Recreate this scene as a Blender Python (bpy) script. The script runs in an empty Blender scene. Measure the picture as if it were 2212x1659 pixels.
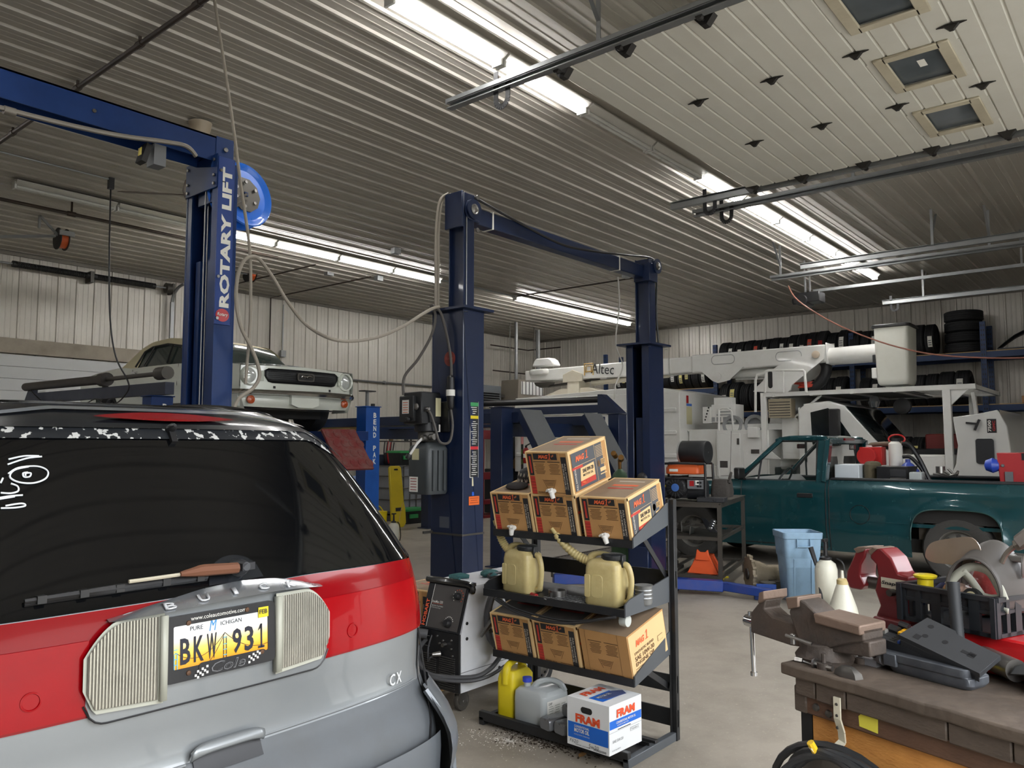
EXPO = 2.05; SKY = 2.5; TUBEST = 12.5
import bpy, bmesh, math, random
from mathutils import Vector as V, Matrix as MX
from math import sin, cos, pi, radians as R, sqrt, atan2, hypot
random.seed(7)
S = bpy.context.scene
COL = S.collection
# ---------------- camera model: world X runs along the tube lights, Y into the hall
CAMH = 1.58; FPX = 1704.0; CX, CY = 1106.0, 829.5
PIT = math.atan((965 - CY) / FPX); AZ = R(39.776)
FW = V((cos(AZ)*cos(PIT), sin(AZ)*cos(PIT), sin(PIT))); RT = V((sin(AZ), -cos(AZ), 0)); UP = RT.cross(FW)
C0 = V((0, 0, CAMH))
def ray(x, y): return FW + RT*((x-CX)/FPX) - UP*((y-CY)/FPX)
def onz(x, y, z): d = ray(x, y); return C0 + d*((z-CAMH)/d.z)
def onx(x, y, X): d = ray(x, y); return C0 + d*(X/d.x)
def ony(x, y, Y): d = ray(x, y); return C0 + d*(Y/d.y)
def dp(x, y, D): return C0 + ray(x, y)*D
# ---------------- materials
MATS = {}
def lin(c):
    return tuple(((u/255)/12.92 if u/255 <= .04045 else ((u/255+.055)/1.055)**2.4) for u in c) + (1,)
def mat(name, rgb, rough=.5, metal=0, var=.12, vs=6, bump=0, bs=40, dirt=None, da=.5, ds=3, coat=0, trans=0, alpha=1, spec=.5, rv=.1):
    if name in MATS: return MATS[name]
    m = bpy.data.materials.new(name); m.use_nodes = True; MATS[name] = m
    nt = m.node_tree; N = nt.nodes; L = nt.links; b = N['Principled BSDF']
    tc = N.new('ShaderNodeTexCoord')
    nz = N.new('ShaderNodeTexNoise'); nz.inputs['Scale'].default_value = vs; nz.inputs['Detail'].default_value = 5
    L.new(tc.outputs['Object'], nz.inputs['Vector'])
    c = lin(rgb); lo = tuple(max(0, v*(1-var)) for v in c[:3])+(1,); hi = tuple(min(1, v*(1+var)) for v in c[:3])+(1,)
    mx = N.new('ShaderNodeMix'); mx.data_type = 'RGBA'; mx.inputs[6].default_value = lo; mx.inputs[7].default_value = hi
    L.new(nz.outputs['Fac'], mx.inputs[0]); out = mx.outputs[2]
    if dirt:
        n2 = N.new('ShaderNodeTexNoise'); n2.inputs['Scale'].default_value = ds; n2.inputs['Detail'].default_value = 8; n2.inputs['Roughness'].default_value = .65
        L.new(tc.outputs['Object'], n2.inputs['Vector'])
        rp = N.new('ShaderNodeMapRange'); rp.inputs[1].default_value = .42; rp.inputs[2].default_value = .75; rp.inputs[4].default_value = da
        L.new(n2.outputs['Fac'], rp.inputs[0])
        m2 = N.new('ShaderNodeMix'); m2.data_type = 'RGBA'; m2.inputs[7].default_value = lin(dirt)
        L.new(rp.outputs[0], m2.inputs[0]); L.new(out, m2.inputs[6]); out = m2.outputs[2]
    L.new(out, b.inputs['Base Color'])
    b.inputs['Metallic'].default_value = metal; b.inputs['Roughness'].default_value = rough
    if rv:
        mr = N.new('ShaderNodeMapRange'); mr.inputs[3].default_value = max(.02, rough-rv); mr.inputs[4].default_value = min(1, rough+rv)
        L.new(nz.outputs['Fac'], mr.inputs[0]); L.new(mr.outputs[0], b.inputs['Roughness'])
    b.inputs['Specular IOR Level'].default_value = spec
    if coat: b.inputs['Coat Weight'].default_value = coat; b.inputs['Coat Roughness'].default_value = .04
    if trans: b.inputs['Transmission Weight'].default_value = trans
    if alpha < 1: b.inputs['Alpha'].default_value = alpha
    if bump:
        n3 = N.new('ShaderNodeTexNoise'); n3.inputs['Scale'].default_value = bs; n3.inputs['Detail'].default_value = 3
        L.new(tc.outputs['Object'], n3.inputs['Vector'])
        bp = N.new('ShaderNodeBump'); bp.inputs['Strength'].default_value = bump; bp.inputs['Distance'].default_value = .01
        L.new(n3.outputs['Fac'], bp.inputs['Height']); L.new(bp.outputs[0], b.inputs['Normal'])
    return m
def emis(name, rgb, st):
    if name in MATS: return MATS[name]
    m = bpy.data.materials.new(name); m.use_nodes = True; MATS[name] = m
    b = m.node_tree.nodes['Principled BSDF']; b.inputs['Base Color'].default_value = (.8, .8, .8, 1)
    b.inputs['Emission Color'].default_value = lin(rgb); b.inputs['Emission Strength'].default_value = st
    return m
# ---------------- mesh builder
_tc = {}
def textmesh(s, bold, shear):
    k = (s, bold, shear)
    if k not in _tc:
        cu = bpy.data.curves.new('t', 'FONT'); cu.body = s; cu.size = 1; cu.offset = bold; cu.shear = shear; cu.resolution_u = 2; cu.fill_mode = 'FRONT'
        o = bpy.data.objects.new('t', cu); me = bpy.data.meshes.new_from_object(o)
        vs = [v.co.copy() for v in me.vertices]; fs = [tuple(p.vertices) for p in me.polygons]
        bpy.data.objects.remove(o); bpy.data.curves.remove(cu); bpy.data.meshes.remove(me)
        _tc[k] = (vs, fs)
    return _tc[k]
class MB:
    def __init__(s, T=None): s.v = []; s.f = []; s.mi = []; s.T = T; s.m = 0
    def add(s, vs, fs, m=None):
        b = len(s.v); m = s.m if m is None else m
        s.v += [(s.T @ V(p)) if s.T else V(p) for p in vs]
        for f in fs: s.f.append(tuple(b+i for i in f)); s.mi.append(m)
        return s
    def box(s, c, d, m=None, rz=0, rx=0, ry=0, tp=1):       # centre, full size; tp tapers the top
        M = MX.Translation(V(c)) @ MX.Rotation(rz, 4, 'Z') @ MX.Rotation(ry, 4, 'Y') @ MX.Rotation(rx, 4, 'X')
        x, y, z = d[0]/2, d[1]/2, d[2]/2
        p = [(-x,-y,-z),(x,-y,-z),(x,y,-z),(-x,y,-z),(-x*tp,-y*tp,z),(x*tp,-y*tp,z),(x*tp,y*tp,z),(-x*tp,y*tp,z)]
        return s.add([M @ V(q) for q in p], [(3,2,1,0),(4,5,6,7),(0,1,5,4),(1,2,6,5),(2,3,7,6),(3,0,4,7)], m)
    def b2(s, a, b, m=None):                          # box by two corners
        return s.box([(a[i]+b[i])/2 for i in (0,1,2)], [abs(a[i]-b[i]) for i in (0,1,2)], m)
    def bar(s, a, b, w, h, m=None, up=(0,0,1)):        # rectangular bar a->b
        a, b = V(a), V(b); d = (b-a).normalized(); u = V(up)
        if abs(d.dot(u)) > .98: u = V((1,0,0))
        r = d.cross(u).normalized(); u = r.cross(d).normalized()
        P = []
        for q in (a, b):
            for i, j in ((-1,-1),(1,-1),(1,1),(-1,1)): P.append(q + r*(i*w/2) + u*(j*h/2))
        return s.add(P, [(3,2,1,0),(4,5,6,7),(0,1,5,4),(1,2,6,5),(2,3,7,6),(3,0,4,7)], m)
    def cyl(s, a, b, r0, r1=None, n=16, m=None, cap=True):
        a, b = V(a), V(b); r1 = r0 if r1 is None else r1
        return s.loft([ring(a, b-a, r0, n), ring(b, b-a, r1, n)], m, cap)
    def loft(s, rings, m=None, cap=True, closed=True):
        n = len(rings[0]); P = [p for r in rings for p in r]; F = []
        for k in range(len(rings)-1):
            for i in range(n if closed else n-1):
                j = (i+1) % n; F.append((k*n+i, k*n+j, (k+1)*n+j, (k+1)*n+i))
        if cap and closed:
            F.append(tuple(range(n-1, -1, -1))); F.append(tuple(range((len(rings)-1)*n, len(rings)*n)))
        return s.add(P, F, m)
    def tube(s, pts, r, n=8, m=None, smooth=0, closed=False):
        pts = [V(p) for p in pts]
        if smooth: pts = crom(pts, smooth, closed)
        k = len(pts); rs = r if isinstance(r, (list, tuple)) else [r]*k
        if len(rs) != k: rs = [lerpl(rs, i/(k-1)) for i in range(k)]
        rings = []; pu = None
        for i in range(k):
            d = (pts[min(i+1,k-1)]-pts[max(i-1,0)]) if not closed else pts[(i+1)%k]-pts[i-1]
            d = d.normalized() if d.length > 1e-9 else V((0,0,1))
            if pu is None:
                pu = V((0,0,1)) if abs(d.z) < .9 else V((1,0,0))
            rr = d.cross(pu)
            rr = rr.normalized() if rr.length > 1e-6 else V((1,0,0)); pu = rr.cross(d).normalized()
            rings.append([pts[i] + (rr*cos(a)+pu*sin(a))*rs[i] for a in [2*pi*j/n for j in range(n)]])
        if closed: rings.append(rings[0]); return s.loft(rings, m, False)
        return s.loft(rings, m)
    def lathe(s, prof, o=(0,0,0), ax=(0,0,1), n=24, m=None, cap=True):     # prof: (r, h)
        o = V(o); ax = V(ax).normalized()
        return s.loft([ring(o+ax*h, ax, max(r, 1e-4), n) for r, h in prof], m, cap)
    def prism(s, poly, f, t, m=None, n=None):          # poly of 2d points; f maps (u,v)->point ; t extrusion vector
        P = [V(f(*p)) for p in poly]; t = V(t); k = len(P)
        F = [tuple(range(k-1,-1,-1)), tuple(range(k, 2*k))] + [(i,(i+1)%k,(i+1)%k+k,i+k) for i in range(k)]
        return s.add(P+[p+t for p in P], F, m)
    def poly(s, pts, m=None): return s.add(pts, [tuple(range(len(pts)))], m)
    def ruled(s, us, lo, hi, nv, surf, m=None, flip=False):
        P = []; F = []; k = nv+1
        for u in us:
            a, b = lo(u), hi(u)
            for j in range(k): P.append(surf(u, a+(b-a)*j/nv))
        for i in range(len(us)-1):
            for j in range(nv):
                q = (i*k+j, (i+1)*k+j, (i+1)*k+j+1, i*k+j+1); F.append(q[::-1] if flip else q)
        return s.add(P, F, m)
    def text(s, t, o, ux, uy, h=None, w=None, m=None, bold=.01, shear=0, eps=.0015, anchor='c'):
        vs, fs = textmesh(t, bold, shear)
        if not vs: return s
        x0 = min(v.x for v in vs); x1 = max(v.x for v in vs); y0 = min(v.y for v in vs); y1 = max(v.y for v in vs)
        sy = (h/(y1-y0)) if h else None; sx = (w/(x1-x0)) if w else None
        sy = sy or sx; sx = sx or sy
        ux = V(ux).normalized(); uy = V(uy).normalized(); nn = ux.cross(uy)*eps; o = V(o)
        ox = (x0+x1)/2 if anchor == 'c' else x0; oy = (y0+y1)/2
        return s.add([o + ux*((v.x-ox)*sx) + uy*((v.y-oy)*sy) + nn for v in vs], fs, m)
    def one(s, o, ux, uy, w, h, m, sl=0):               # the figure 1 with flag and foot
        o = V(o); ux = V(ux).normalized(); uy = V(uy).normalized(); q = lambda a, b: o+ux*(a*w+sl*b*h)+uy*(b*h)
        for p in (((.0,-.5),(.25,-.5),(.25,.5),(.0,.5)), ((-.45,.22),(.0,.32),(.0,.5),(-.12,.44)), ((-.4,-.5),(.6,-.5),(.6,-.4),(-.4,-.4))): s.poly([q(*c) for c in p], m)
        return s
    def decal(s, o, ux, uy, w, h, m=None, eps=.001):    # flat rectangle centred at o
        ux = V(ux).normalized()*w/2; uy = V(uy).normalized()*h/2; o = V(o)+ux.cross(uy).normalized()*eps
        return s.add([o-ux-uy, o+ux-uy, o+ux+uy, o-ux+uy], [(0,1,2,3)], m)
    def build(s, name, mats, parent=None, bev=0, sm=38, sub=0, seg=1, solid=0):
        me = bpy.data.meshes.new(name)
        piv = V((0,0,0))
        if parent is None and s.v:
            xs = [p.x for p in s.v]; ys = [p.y for p in s.v]; zs = [p.z for p in s.v]
            piv = V(((min(xs)+max(xs))/2, (min(ys)+max(ys))/2, min(zs)))
        base = piv
        if parent is not None:
            base = ORG.get(parent.name, V((0,0,0)))
        me.from_pydata([tuple(p-base) for p in s.v], [], s.f)
        mats = mats if isinstance(mats, (list, tuple)) else [mats]
        for q in mats: me.materials.append(q)
        me.polygons.foreach_set('material_index', [min(i, len(mats)-1) for i in s.mi])
        bm = bmesh.new(); bm.from_mesh(me); bmesh.ops.remove_doubles(bm, verts=bm.verts, dist=1e-5)
        bmesh.ops.recalc_face_normals(bm, faces=bm.faces) if sm >= 0 else None
        bm.to_mesh(me); bm.free()
        me.polygons.foreach_set('use_smooth', [True]*len(me.polygons))
        me.set_sharp_from_angle(angle=R(abs(sm)))
        o = bpy.data.objects.new(name, me); COL.objects.link(o)
        if parent is None: o.location = base; ORG[o.name] = base
        else: o.parent = parent; ORG[o.name] = base
        if solid: md = o.modifiers.new('s', 'SOLIDIFY'); md.thickness = solid; md.offset = -1
        if sub: md = o.modifiers.new('u', 'SUBSURF'); md.levels = sub; md.render_levels = sub
        if bev:
            md = o.modifiers.new('b', 'BEVEL'); md.width = bev; md.segments = seg; md.limit_method = 'ANGLE'; md.angle_limit = R(40); md.harden_normals = False
        return o
ORG = {}
def ring(c, ax, r, n=16, r2=None):
    ax = V(ax).normalized(); u = V((0,0,1)) if abs(ax.z) < .9 else V((1,0,0))
    a = ax.cross(u).normalized(); b = ax.cross(a).normalized() * -1
    return [V(c) + a*(r*cos(2*pi*i/n)) + b*((r2 or r)*sin(2*pi*i/n)) for i in range(n)]
def crom(p, k, closed=False):
    out = []; n = len(p); rng = range(n if closed else n-1)
    for i in rng:
        g = (lambda j: p[j % n]) if closed else (lambda j: p[max(0, min(n-1, j))])
        a, b, c, d = g(i-1), g(i), g(i+1), g(i+2)
        for j in range(k):
            t = j/k
            out.append(.5*((2*b)+(c-a)*t+(2*a-5*b+4*c-d)*t*t+(3*b-a-3*c+d)*t**3))
    if not closed: out.append(p[-1])
    return out
def lerpl(l, t):
    x = t*(len(l)-1); i = min(int(x), len(l)-2) if len(l) > 1 else 0
    return l[i]+(l[min(i+1, len(l)-1)]-l[i])*(x-i)
def pl(pts):                                              # piecewise linear function through (u, value)
    def f(u):
        if u <= pts[0][0]: return pts[0][1]
        for (a, b), (c, d) in zip(pts, pts[1:]):
            if u <= c: return b+(d-b)*(u-a)/(c-a) if c > a else d
        return pts[-1][1]
    return f
def sp(pts):                                              # smooth version
    f = pl(pts)
    def g(u):
        e = (pts[-1][0]-pts[0][0])/60
        return (f(u-2*e)+2*f(u-e)+3*f(u)+2*f(u+e)+f(u+2*e))/9
    return g
def lin_(a, b, n): return [a+(b-a)*i/n for i in range(n+1)]
def tag(o, label=None, cat=None, group=None, kind=None):
    for k, v in (('label', label), ('category', cat), ('group', group), ('kind', kind)):
        if v: o[k] = v
    return o
def empty(name, loc, label=None, cat=None, group=None):
    o = bpy.data.objects.new(name, None); COL.objects.link(o); o.location = V(loc); o.empty_display_size = .1
    ORG[o.name] = V(loc)
    return tag(o, label, cat, group)
def struct(mb, name, mats, **k): return tag(mb.build(name, mats, **k), kind='structure')
def dup(root, off=None, rz=None, label=None, group=None, M=None):    # copy of a thing with its parts and sub-parts
    def cp(o, par):
        c = o.copy(); COL.objects.link(c)
        if par: c.parent = par
        for ch in [x for x in ALLCH.get(o.name, [])]: cp(ch, c)
        return c
    ALLCH.clear()
    for o in COL.objects:
        if o.parent: ALLCH.setdefault(o.parent.name, []).append(o)
    c = cp(root, None)
    if off is not None: c.location = root.location + V(off)
    if rz is not None: c.rotation_euler.z = root.rotation_euler.z + rz
    if label: c['label'] = label
    if group: c['group'] = group
    return c
ALLCH = {}
def arc(c, r, a0, a1, n, u=(1,0,0), w=(0,0,1)):
    return [V(c)+V(u)*(r*cos(a0+(a1-a0)*i/n))+V(w)*(r*sin(a0+(a1-a0)*i/n)) for i in range(n+1)]
def rrect(w, h, r, n=4, cx=0, cy=0):
    o = []
    for sx, sy, a in ((1,1,0),(-1,1,90),(-1,-1,180),(1,-1,270)):
        for i in range(n+1):
            t = R(a+90*i/n); o.append((cx+sx*(w/2-r)+r*cos(t), cy+sy*(h/2-r)+r*sin(t)))
    return o
# shared materials
BLACK = mat('black paint', (26,26,28), .45, dirt=(60,56,50), da=.25)
RUB = mat('rubber', (24,24,25), .75, var=.25, bump=.15, bs=60)
STEEL = mat('bare steel', (150,148,145), .35, 1, var=.2)
DSTEEL = mat('dull steel', (92,90,86), .5, .7, var=.3, dirt=(70,55,42), da=.3)
GALV = mat('galvanised steel', (150,152,152), .42, .75, var=.15)
CHROME = mat('chrome', (215,215,215), .1, 1, var=.05, rv=.05)
WHITE = mat('white paint', (222,222,218), .4, var=.05, dirt=(150,140,122), da=.2)
BLUE = mat('lift blue', (26,54,106), .45, var=.15, dirt=(14,28,60), da=.3, ds=4, spec=.25)
LBLUE = mat('bright blue', (34,105,190), .35, var=.08)
YEL = mat('yellow plastic', (222,200,30), .45, var=.08, dirt=(150,130,40), da=.25)
RED = mat('red paint', (165,30,32), .42, var=.15, dirt=(90,20,20), da=.2)
ORG_ = mat('orange paint', (215,95,40), .45)
PAPER = mat('paper white', (230,228,220), .7, var=.04)
PRINT = mat('print black', (28,28,30), .6, var=.05)
GREY = mat('grey plastic', (110,112,115), .5)
DGREY = mat('dark plastic', (44,45,48), .5, var=.1)
GREEN = mat('green plastic', (40,130,70), .45)
# ================= camera, world, render settings
cam = bpy.data.cameras.new('camera'); cam.sensor_width = 36; cam.lens = FPX/2212*36; cam.clip_start = .05; cam.clip_end = 200
co = bpy.data.objects.new('camera', cam); COL.objects.link(co)
co.matrix_world = MX.Translation(C0) @ MX((RT, UP, -FW)).transposed().to_4x4()
S.camera = co
S.view_settings.view_transform = 'Standard'; S.view_settings.look = 'None'; S.view_settings.gamma = 1; S.view_settings.use_curve_mapping = False
S.view_settings.exposure = EXPO
cy = S.cycles
cy.use_adaptive_sampling = True; cy.adaptive_threshold = .05; cy.max_bounces = 6; cy.diffuse_bounces = 4; cy.glossy_bounces = 4; cy.transmission_bounces = 5; cy.transparent_max_bounces = 6
cy.caustics_reflective = False; cy.caustics_refractive = False; cy.sample_clamp_indirect = 6; cy.use_denoising = True; cy.blur_glossy = .5
w = bpy.data.worlds.new('world'); S.world = w; w.use_nodes = True
w.node_tree.nodes['Background'].inputs[0].default_value = lin((240, 243, 248)); w.node_tree.nodes['Background'].inputs[1].default_value = SKY
def portal(x0, x1, z1):
    l = bpy.data.lights.new('portal', 'AREA'); l.shape = 'RECTANGLE'; l.size = x1-x0; l.size_y = z1; l.cycles.is_portal = True
    o = bpy.data.objects.new('door_daylight_portal', l); COL.objects.link(o); o.location = ((x0+x1)/2, -1.42, z1/2); o.rotation_euler = (R(90), 0, 0)
# ================= room shell
X0, X1, Y0, Y1, HC = -9.0, 19.3, -1.45, 14.9, 4.88
def ribs(a, b, per, h, off=0):                       # metal panel profile: one big rib and two small ones a period
    out = []; n = int((b-a)/per)+1
    for i in range(n):
        u = a+i*per+off
        for d, z in ((0,0),(.012,h),(.04,h),(.052,0),(.125,0),(.13,.004),(.145,.004),(.15,0),(.21,0),(.215,.004),(.23,.004),(.235,0)):
            if a <= u+d <= b: out.append((u+d, z))
    return [(a,0)]+out+[(b,0)]
CEIL = mat('ceiling metal', (182,177,167), .46, .12, var=.1, vs=.8, dirt=(128,120,108), da=.3, ds=.35, spec=.45)
WALLM = mat('wall metal', (205,200,190), .36, .15, var=.08, vs=1, dirt=(140,130,116), da=.3, ds=1)
def strip(mb, pr, f):
    P = []
    for u, z in pr: P += [f(u, z, 0), f(u, z, 1)]
    mb.add(P, [(2*i, 2*i+1, 2*i+3, 2*i+2) for i in range(len(pr)-1)])
mb = MB(); strip(mb, ribs(Y0, Y1, .305, .02, .05), lambda u, z, e: (X0 if e == 0 else X1, u, HC-z)); struct(mb, 'ceiling', CEIL, sm=10)
mb = MB(); strip(mb, ribs(X0, X1, .305, .02, .07), lambda u, z, e: (u, Y1-z, 0 if e == 0 else HC)); struct(mb, 'wall_far', WALLM, sm=10)
mb = MB(); strip(mb, ribs(Y0, Y1, .305, .02), lambda u, z, e: (X1-z, u, 0 if e == 0 else HC)); struct(mb, 'wall_right', WALLM, sm=10)
mb = MB(); mb.b2((X0-.1, Y0, 0), (X0, Y1, HC)); struct(mb, 'wall_left', WALLM)
mb = MB(); xs = X0
OPEN = [(-.6, 3.2), (4.45, 7.98)]
for a, b in OPEN: mb.b2((xs, Y0-.15, 0), (a, Y0, HC)); mb.b2((a, Y0-.15, 3.95), (b, Y0, HC)); xs = b; portal(a, b, 3.95)
mb.b2((xs, Y0-.15, 0), (X1, Y0, HC)); struct(mb, 'wall_near', WALLM)
# concrete floor
fm = mat('concrete', (160,152,139), .5, var=.24, vs=1.1, dirt=(92,83,72), da=.5, ds=2.2, bump=.12, bs=30, spec=.35)
nt = fm.node_tree; bs = nt.nodes['Principled BSDF']; src = bs.inputs['Base Color'].links[0].from_socket
tc = nt.nodes['Texture Coordinate']; vo = nt.nodes.new('ShaderNodeTexNoise'); vo.inputs['Scale'].default_value = 55; vo.inputs['Detail'].default_value = 3
nt.links.new(tc.outputs['Object'], vo.inputs['Vector']); mr = nt.nodes.new('ShaderNodeMapRange'); mr.inputs[1].default_value = .63; mr.inputs[2].default_value = .72
nt.links.new(vo.outputs['Fac'], mr.inputs[0]); mm = nt.nodes.new('ShaderNodeMix'); mm.data_type = 'RGBA'; mm.inputs[7].default_value = lin((176,166,148))
nt.links.new(mr.outputs[0], mm.inputs[0]); nt.links.new(src, mm.inputs[6]); nt.links.new(mm.outputs[2], bs.inputs['Base Color'])
mb = MB(); mb.b2((X0, Y0, -.2), (X1, Y1, 0)); struct(mb, 'floor', fm)
mb = MB(); mb.b2((-40, -60, -.3), (60, Y0, -.02)); struct(mb, 'ground', mat('yard concrete', (150,148,142), .8))
mb = MB(); mb.loft([[(-45+5*i, -19+1.5*sin(i*1.9)-y, z*(1+.25*sin(i*2.3))) for i in range(23)] for z, y in ((-.3,0),(2.5,-.4),(4.2,.6),(5.2,2.5))], closed=False, cap=False); tag(mb.build('unseen_treeline', mat('tree green', (62,68,52), .9, var=.5, vs=2)), 'unseen dark line of trees beyond the yard outside the open doors', 'trees', kind='stuff')  # out of view; added to dim the low sky in the van's reflections
mb = MB()
for y in (6.55, 6.85): mb.b2((4.6, y-.02, 0), (12, y+.02, .006))
for i in range(90): mb.b2((4.6+i*.082, 6.57, .001), (4.63+i*.082, 6.83, .004))
struct(mb, 'trim_1', mat('drain iron', (60,54,48), .7, .3))
TRIMM = mat('trim metal', (128,122,112), .45, .2, dirt=(80,74,66))
mb = MB(); mb.b2((X0, Y1-.05, 4.8), (X1, Y1-.022, HC-.02)); mb.b2((X1-.05, Y0, 4.8), (X1-.022, Y1, HC-.02)); struct(mb, 'trim_2', TRIMM)
# far wall: white sectional door, its head board, torsion springs and tracks
ztop = ony(100, 772, Y1).z
mb = MB()
for k in range(7):
    for j in range(3):
        z = ztop-.61*(k+1)+.2033*j; mb.b2((2.2, Y1-.09, z+.002), (7.2, Y1-.03, z+.2015))
struct(mb, 'door_1', mat('door white', (214,216,216), .45, var=.03), bev=.004)
mb = MB(); mb.b2((1.8, Y1-.1, ztop+.02), (7.55, Y1-.022, ztop+.27)); struct(mb, 'trim_3', mat('head board', (176,166,150), .6, dirt=(110,98,84)))
sh = empty('torsion_spring_shaft', (5, Y1-.2, 4.2), 'torsion shaft with two black springs above the white door on the far wall', 'garage door hardware')
a, b = ony(-120, 556, Y1-.2), ony(382, 618, Y1-.2)
zs = (a.z+b.z)/2; mb = MB(); mb.cyl((a.x, Y1-.2, zs), (b.x, Y1-.2, zs), .016); mb.build('shaft', GALV, sh)
for x0, x1 in ((30, 190), (205, 332)):
    p, q = ony(x0, 590, Y1-.2), ony(x1, 605, Y1-.2); mb = MB()
    n = 46; mb.tube([(p.x+(q.x-p.x)*i/(n*8), Y1-.2+.048*cos(i*pi/4), zs+.048*sin(i*pi/4)) for i in range(n*8+1)], .009, 5)
    mb.cyl((p.x-.03, Y1-.2, zs), (p.x+.03, Y1-.2, zs), .055, n=12); mb.cyl((q.x-.03, Y1-.2, zs), (q.x+.03, Y1-.2, zs), .055, n=12)
    mb.build('spring', BLACK, sh)
mb = MB(); p = ony(197, 597, Y1-.2); mb.b2((p.x-.03, Y1-.26, zs-.12), (p.x+.03, Y1-.03, zs+.08)); mb.b2((b.x-.1, Y1-.25, zs-.1), (b.x-.06, Y1-.03, zs+.1)); mb.cyl((b.x-.22, Y1-.2, zs), (b.x-.12, Y1-.2, zs), .1, n=20); mb.build('bracket', DSTEEL, sh)
mb = MB(); xt = ony(372, 660, Y1-.15).x; mb.bar((xt, Y1-.15, .0), (xt, Y1-.15, zs-.25), .05, .07); mb.tube([(xt, Y1-.15, zs-.25), (xt, Y1-.2, zs-.1), (xt, Y1-.4, zs+.02), (xt, Y1-.6, zs+.05)], .03, 6, smooth=4)
tag(mb.build('door_track', GALV), 'galvanised upright track beside the white far door', 'garage door track')
# ================= fluorescent fixtures: 4 ft twin tubes end to end in two rows
TUBE = emis('lit tube', (252, 251, 250), TUBEST); DEAD = mat('dark tube', (205,205,200), .3)
FIX = mat('fixture enamel', (205,203,196), .4)
def fixture(x, y, lit, lab, grp, tn=2):
    o = empty('fluorescent_light', (x+.61, y, HC-.03), lab, 'ceiling light', grp); z = HC-.03
    mb = MB(); mb.prism([(-.1,-.025),(-.045,-.065),(.045,-.065),(.1,-.025),(.1,-.015),(.04,0),(-.04,0),(-.1,-.015)], lambda a, c: (x+.01, y+a, z+c), (1.2, 0, 0)); mb.build('housing', FIX, o)
    for s in (-1, 1)[:tn]:
        mb = MB(); mb.cyl((x+.03, y+s*.026, z-.086), (x+1.195, y+s*.026, z-.086), .0195, n=10); mb.build('tube', TUBE if lit else DEAD, o)
    mb = MB()
    for xx in (x+.012, x+1.195):
        mb.b2((xx-.01, y-.05, z-.112), (xx+.012, y+.05, z-.03))
    mb.build('socket', WHITE, o); return o
row1 = [(3.6, 1), (4.83, 1), (6.06, 0), (7.29, 0)] + [(8.42+1.225*i, 1) for i in range(6)]
names1 = ['lit twin tube light at the top of the picture beside the steel rail', 'lit twin tube light crossed by the end of the open door rail', 'unlit twin tube light next in line after the two lit ones', 'unlit twin tube light just before the rail end with looped straps', 'lit twin tube light with the two rail ends and looped straps below it']
for i, (x, l) in enumerate(row1): fixture(x, 4.15, l, names1[i] if i < 5 else 'lit twin tube light in the unbroken run over the green pickup', None if i < 5 else 'run of lit tubes over the green pickup')
for i, x in enumerate((3.35, 4.58, 5.81-1.2+1.2)): fixture(x, 10.75, i == 2, ['unlit tube light at left end of the row above the old white coupe', 'unlit tube light meeting the blue lift post in the far row', 'lit tube light just right of the blue lift post with printed cover'][i], None)
for i, x in enumerate((7.04, 8.27, 9.5)): fixture(x, 10.75, 1, 'lit tube light in the left run of the far row', 'left run of lit tubes in far row')
for i in range(4): fixture(13.0+1.17*i, 10.75, 1, 'lit tube light in the right run of far row above the boom', 'right run of lit tubes in far row')
mb = MB(); mb.cyl((10.75, 10.75, HC-.06), (13.0, 10.75, HC-.06), .02, n=8); mb.b2((9.0, 12.0, HC-.08), (9.15, 12.1, HC-.02)); tag(mb.build('light_conduit', GALV), 'thin conduit joining the two runs of far tube lights', 'conduit')
for i, (x, y) in enumerate(((-.09, 4.15), (-1.32, 4.15), (-2.55, 4.15), (.9, 10.75), (-.35, 10.75), (-1.6, 10.75), (-2.85, 10.75))): fixture(x, y, 1, 'added lit twin tube light, unseen, left of the picture edge in the %s row' % ('near' if y < 5 else 'far'), 'added lit tubes beyond the left edge, %s row' % ('near' if y < 5 else 'far'))  # unseen fixtures, added to brighten the left side of the hall
# ================= ceiling pipes and conduits
PIPE = mat('black pipe', (52,44,38), .6, .3, dirt=(90,70,55))
def pipe(name, pts, r, lab, cat='pipe', m=PIPE, sm=0):
    mb = MB(); mb.tube(pts, r, 8, smooth=sm); return tag(mb.build(name, m), lab, cat)
p = onz(225, 150, 4.8)
mb = MB(); mb.tube([(p.x, 1.5, 4.8), (p.x, 11.5, 4.8)], .022, 8)
for y in (4.4, 5.3, 6.2, 7.4, 9): mb.cyl((p.x, y-.04, 4.8), (p.x, y+.04, 4.8), .03, n=8); mb.b2((p.x-.01, y-.01, 4.8), (p.x+.01, y+.01, 4.87))
tag(mb.build('gas_pipe', PIPE), 'dark iron pipe running across the ceiling ribs at upper left', 'pipe')
q = onz(200, 472, 4.7); mb = MB(); mb.tube([(-1, q.y, 4.7), (7.4, q.y, 4.7)], .024, 8)
for x in (2.5, 4.2, 5.9): mb.cyl((x-.05, q.y, 4.7), (x+.05, q.y, 4.7), .034, n=8); mb.b2((x-.01, q.y-.01, 4.7), (x+.01, q.y+.01, 4.87))
tag(mb.build('air_pipe', PIPE), 'long black pipe below the unlit tubes passing behind blue lift post', 'pipe')
e = onz(240, 388, 4.84); pipe('conduit', [(-1, e.y, 4.84), (e.x, e.y, 4.84)], .012, 'thin conduit ending where the black cord drops', 'conduit', GALV)
mb = MB(); mb.tube([(e.x, e.y, 4.84), (e.x, e.y, 4.7)]+[(dp(x, y, d)) for x, y, d in ((236,560,8.9),(238,690,8.9),(250,770,8.9),(275,820,8.9),(280,842,8.9))], .009, 6, smooth=6); mb.b2((e.x-.03, e.y-.03, 4.72), (e.x+.03, e.y+.03, 4.86))
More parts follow.
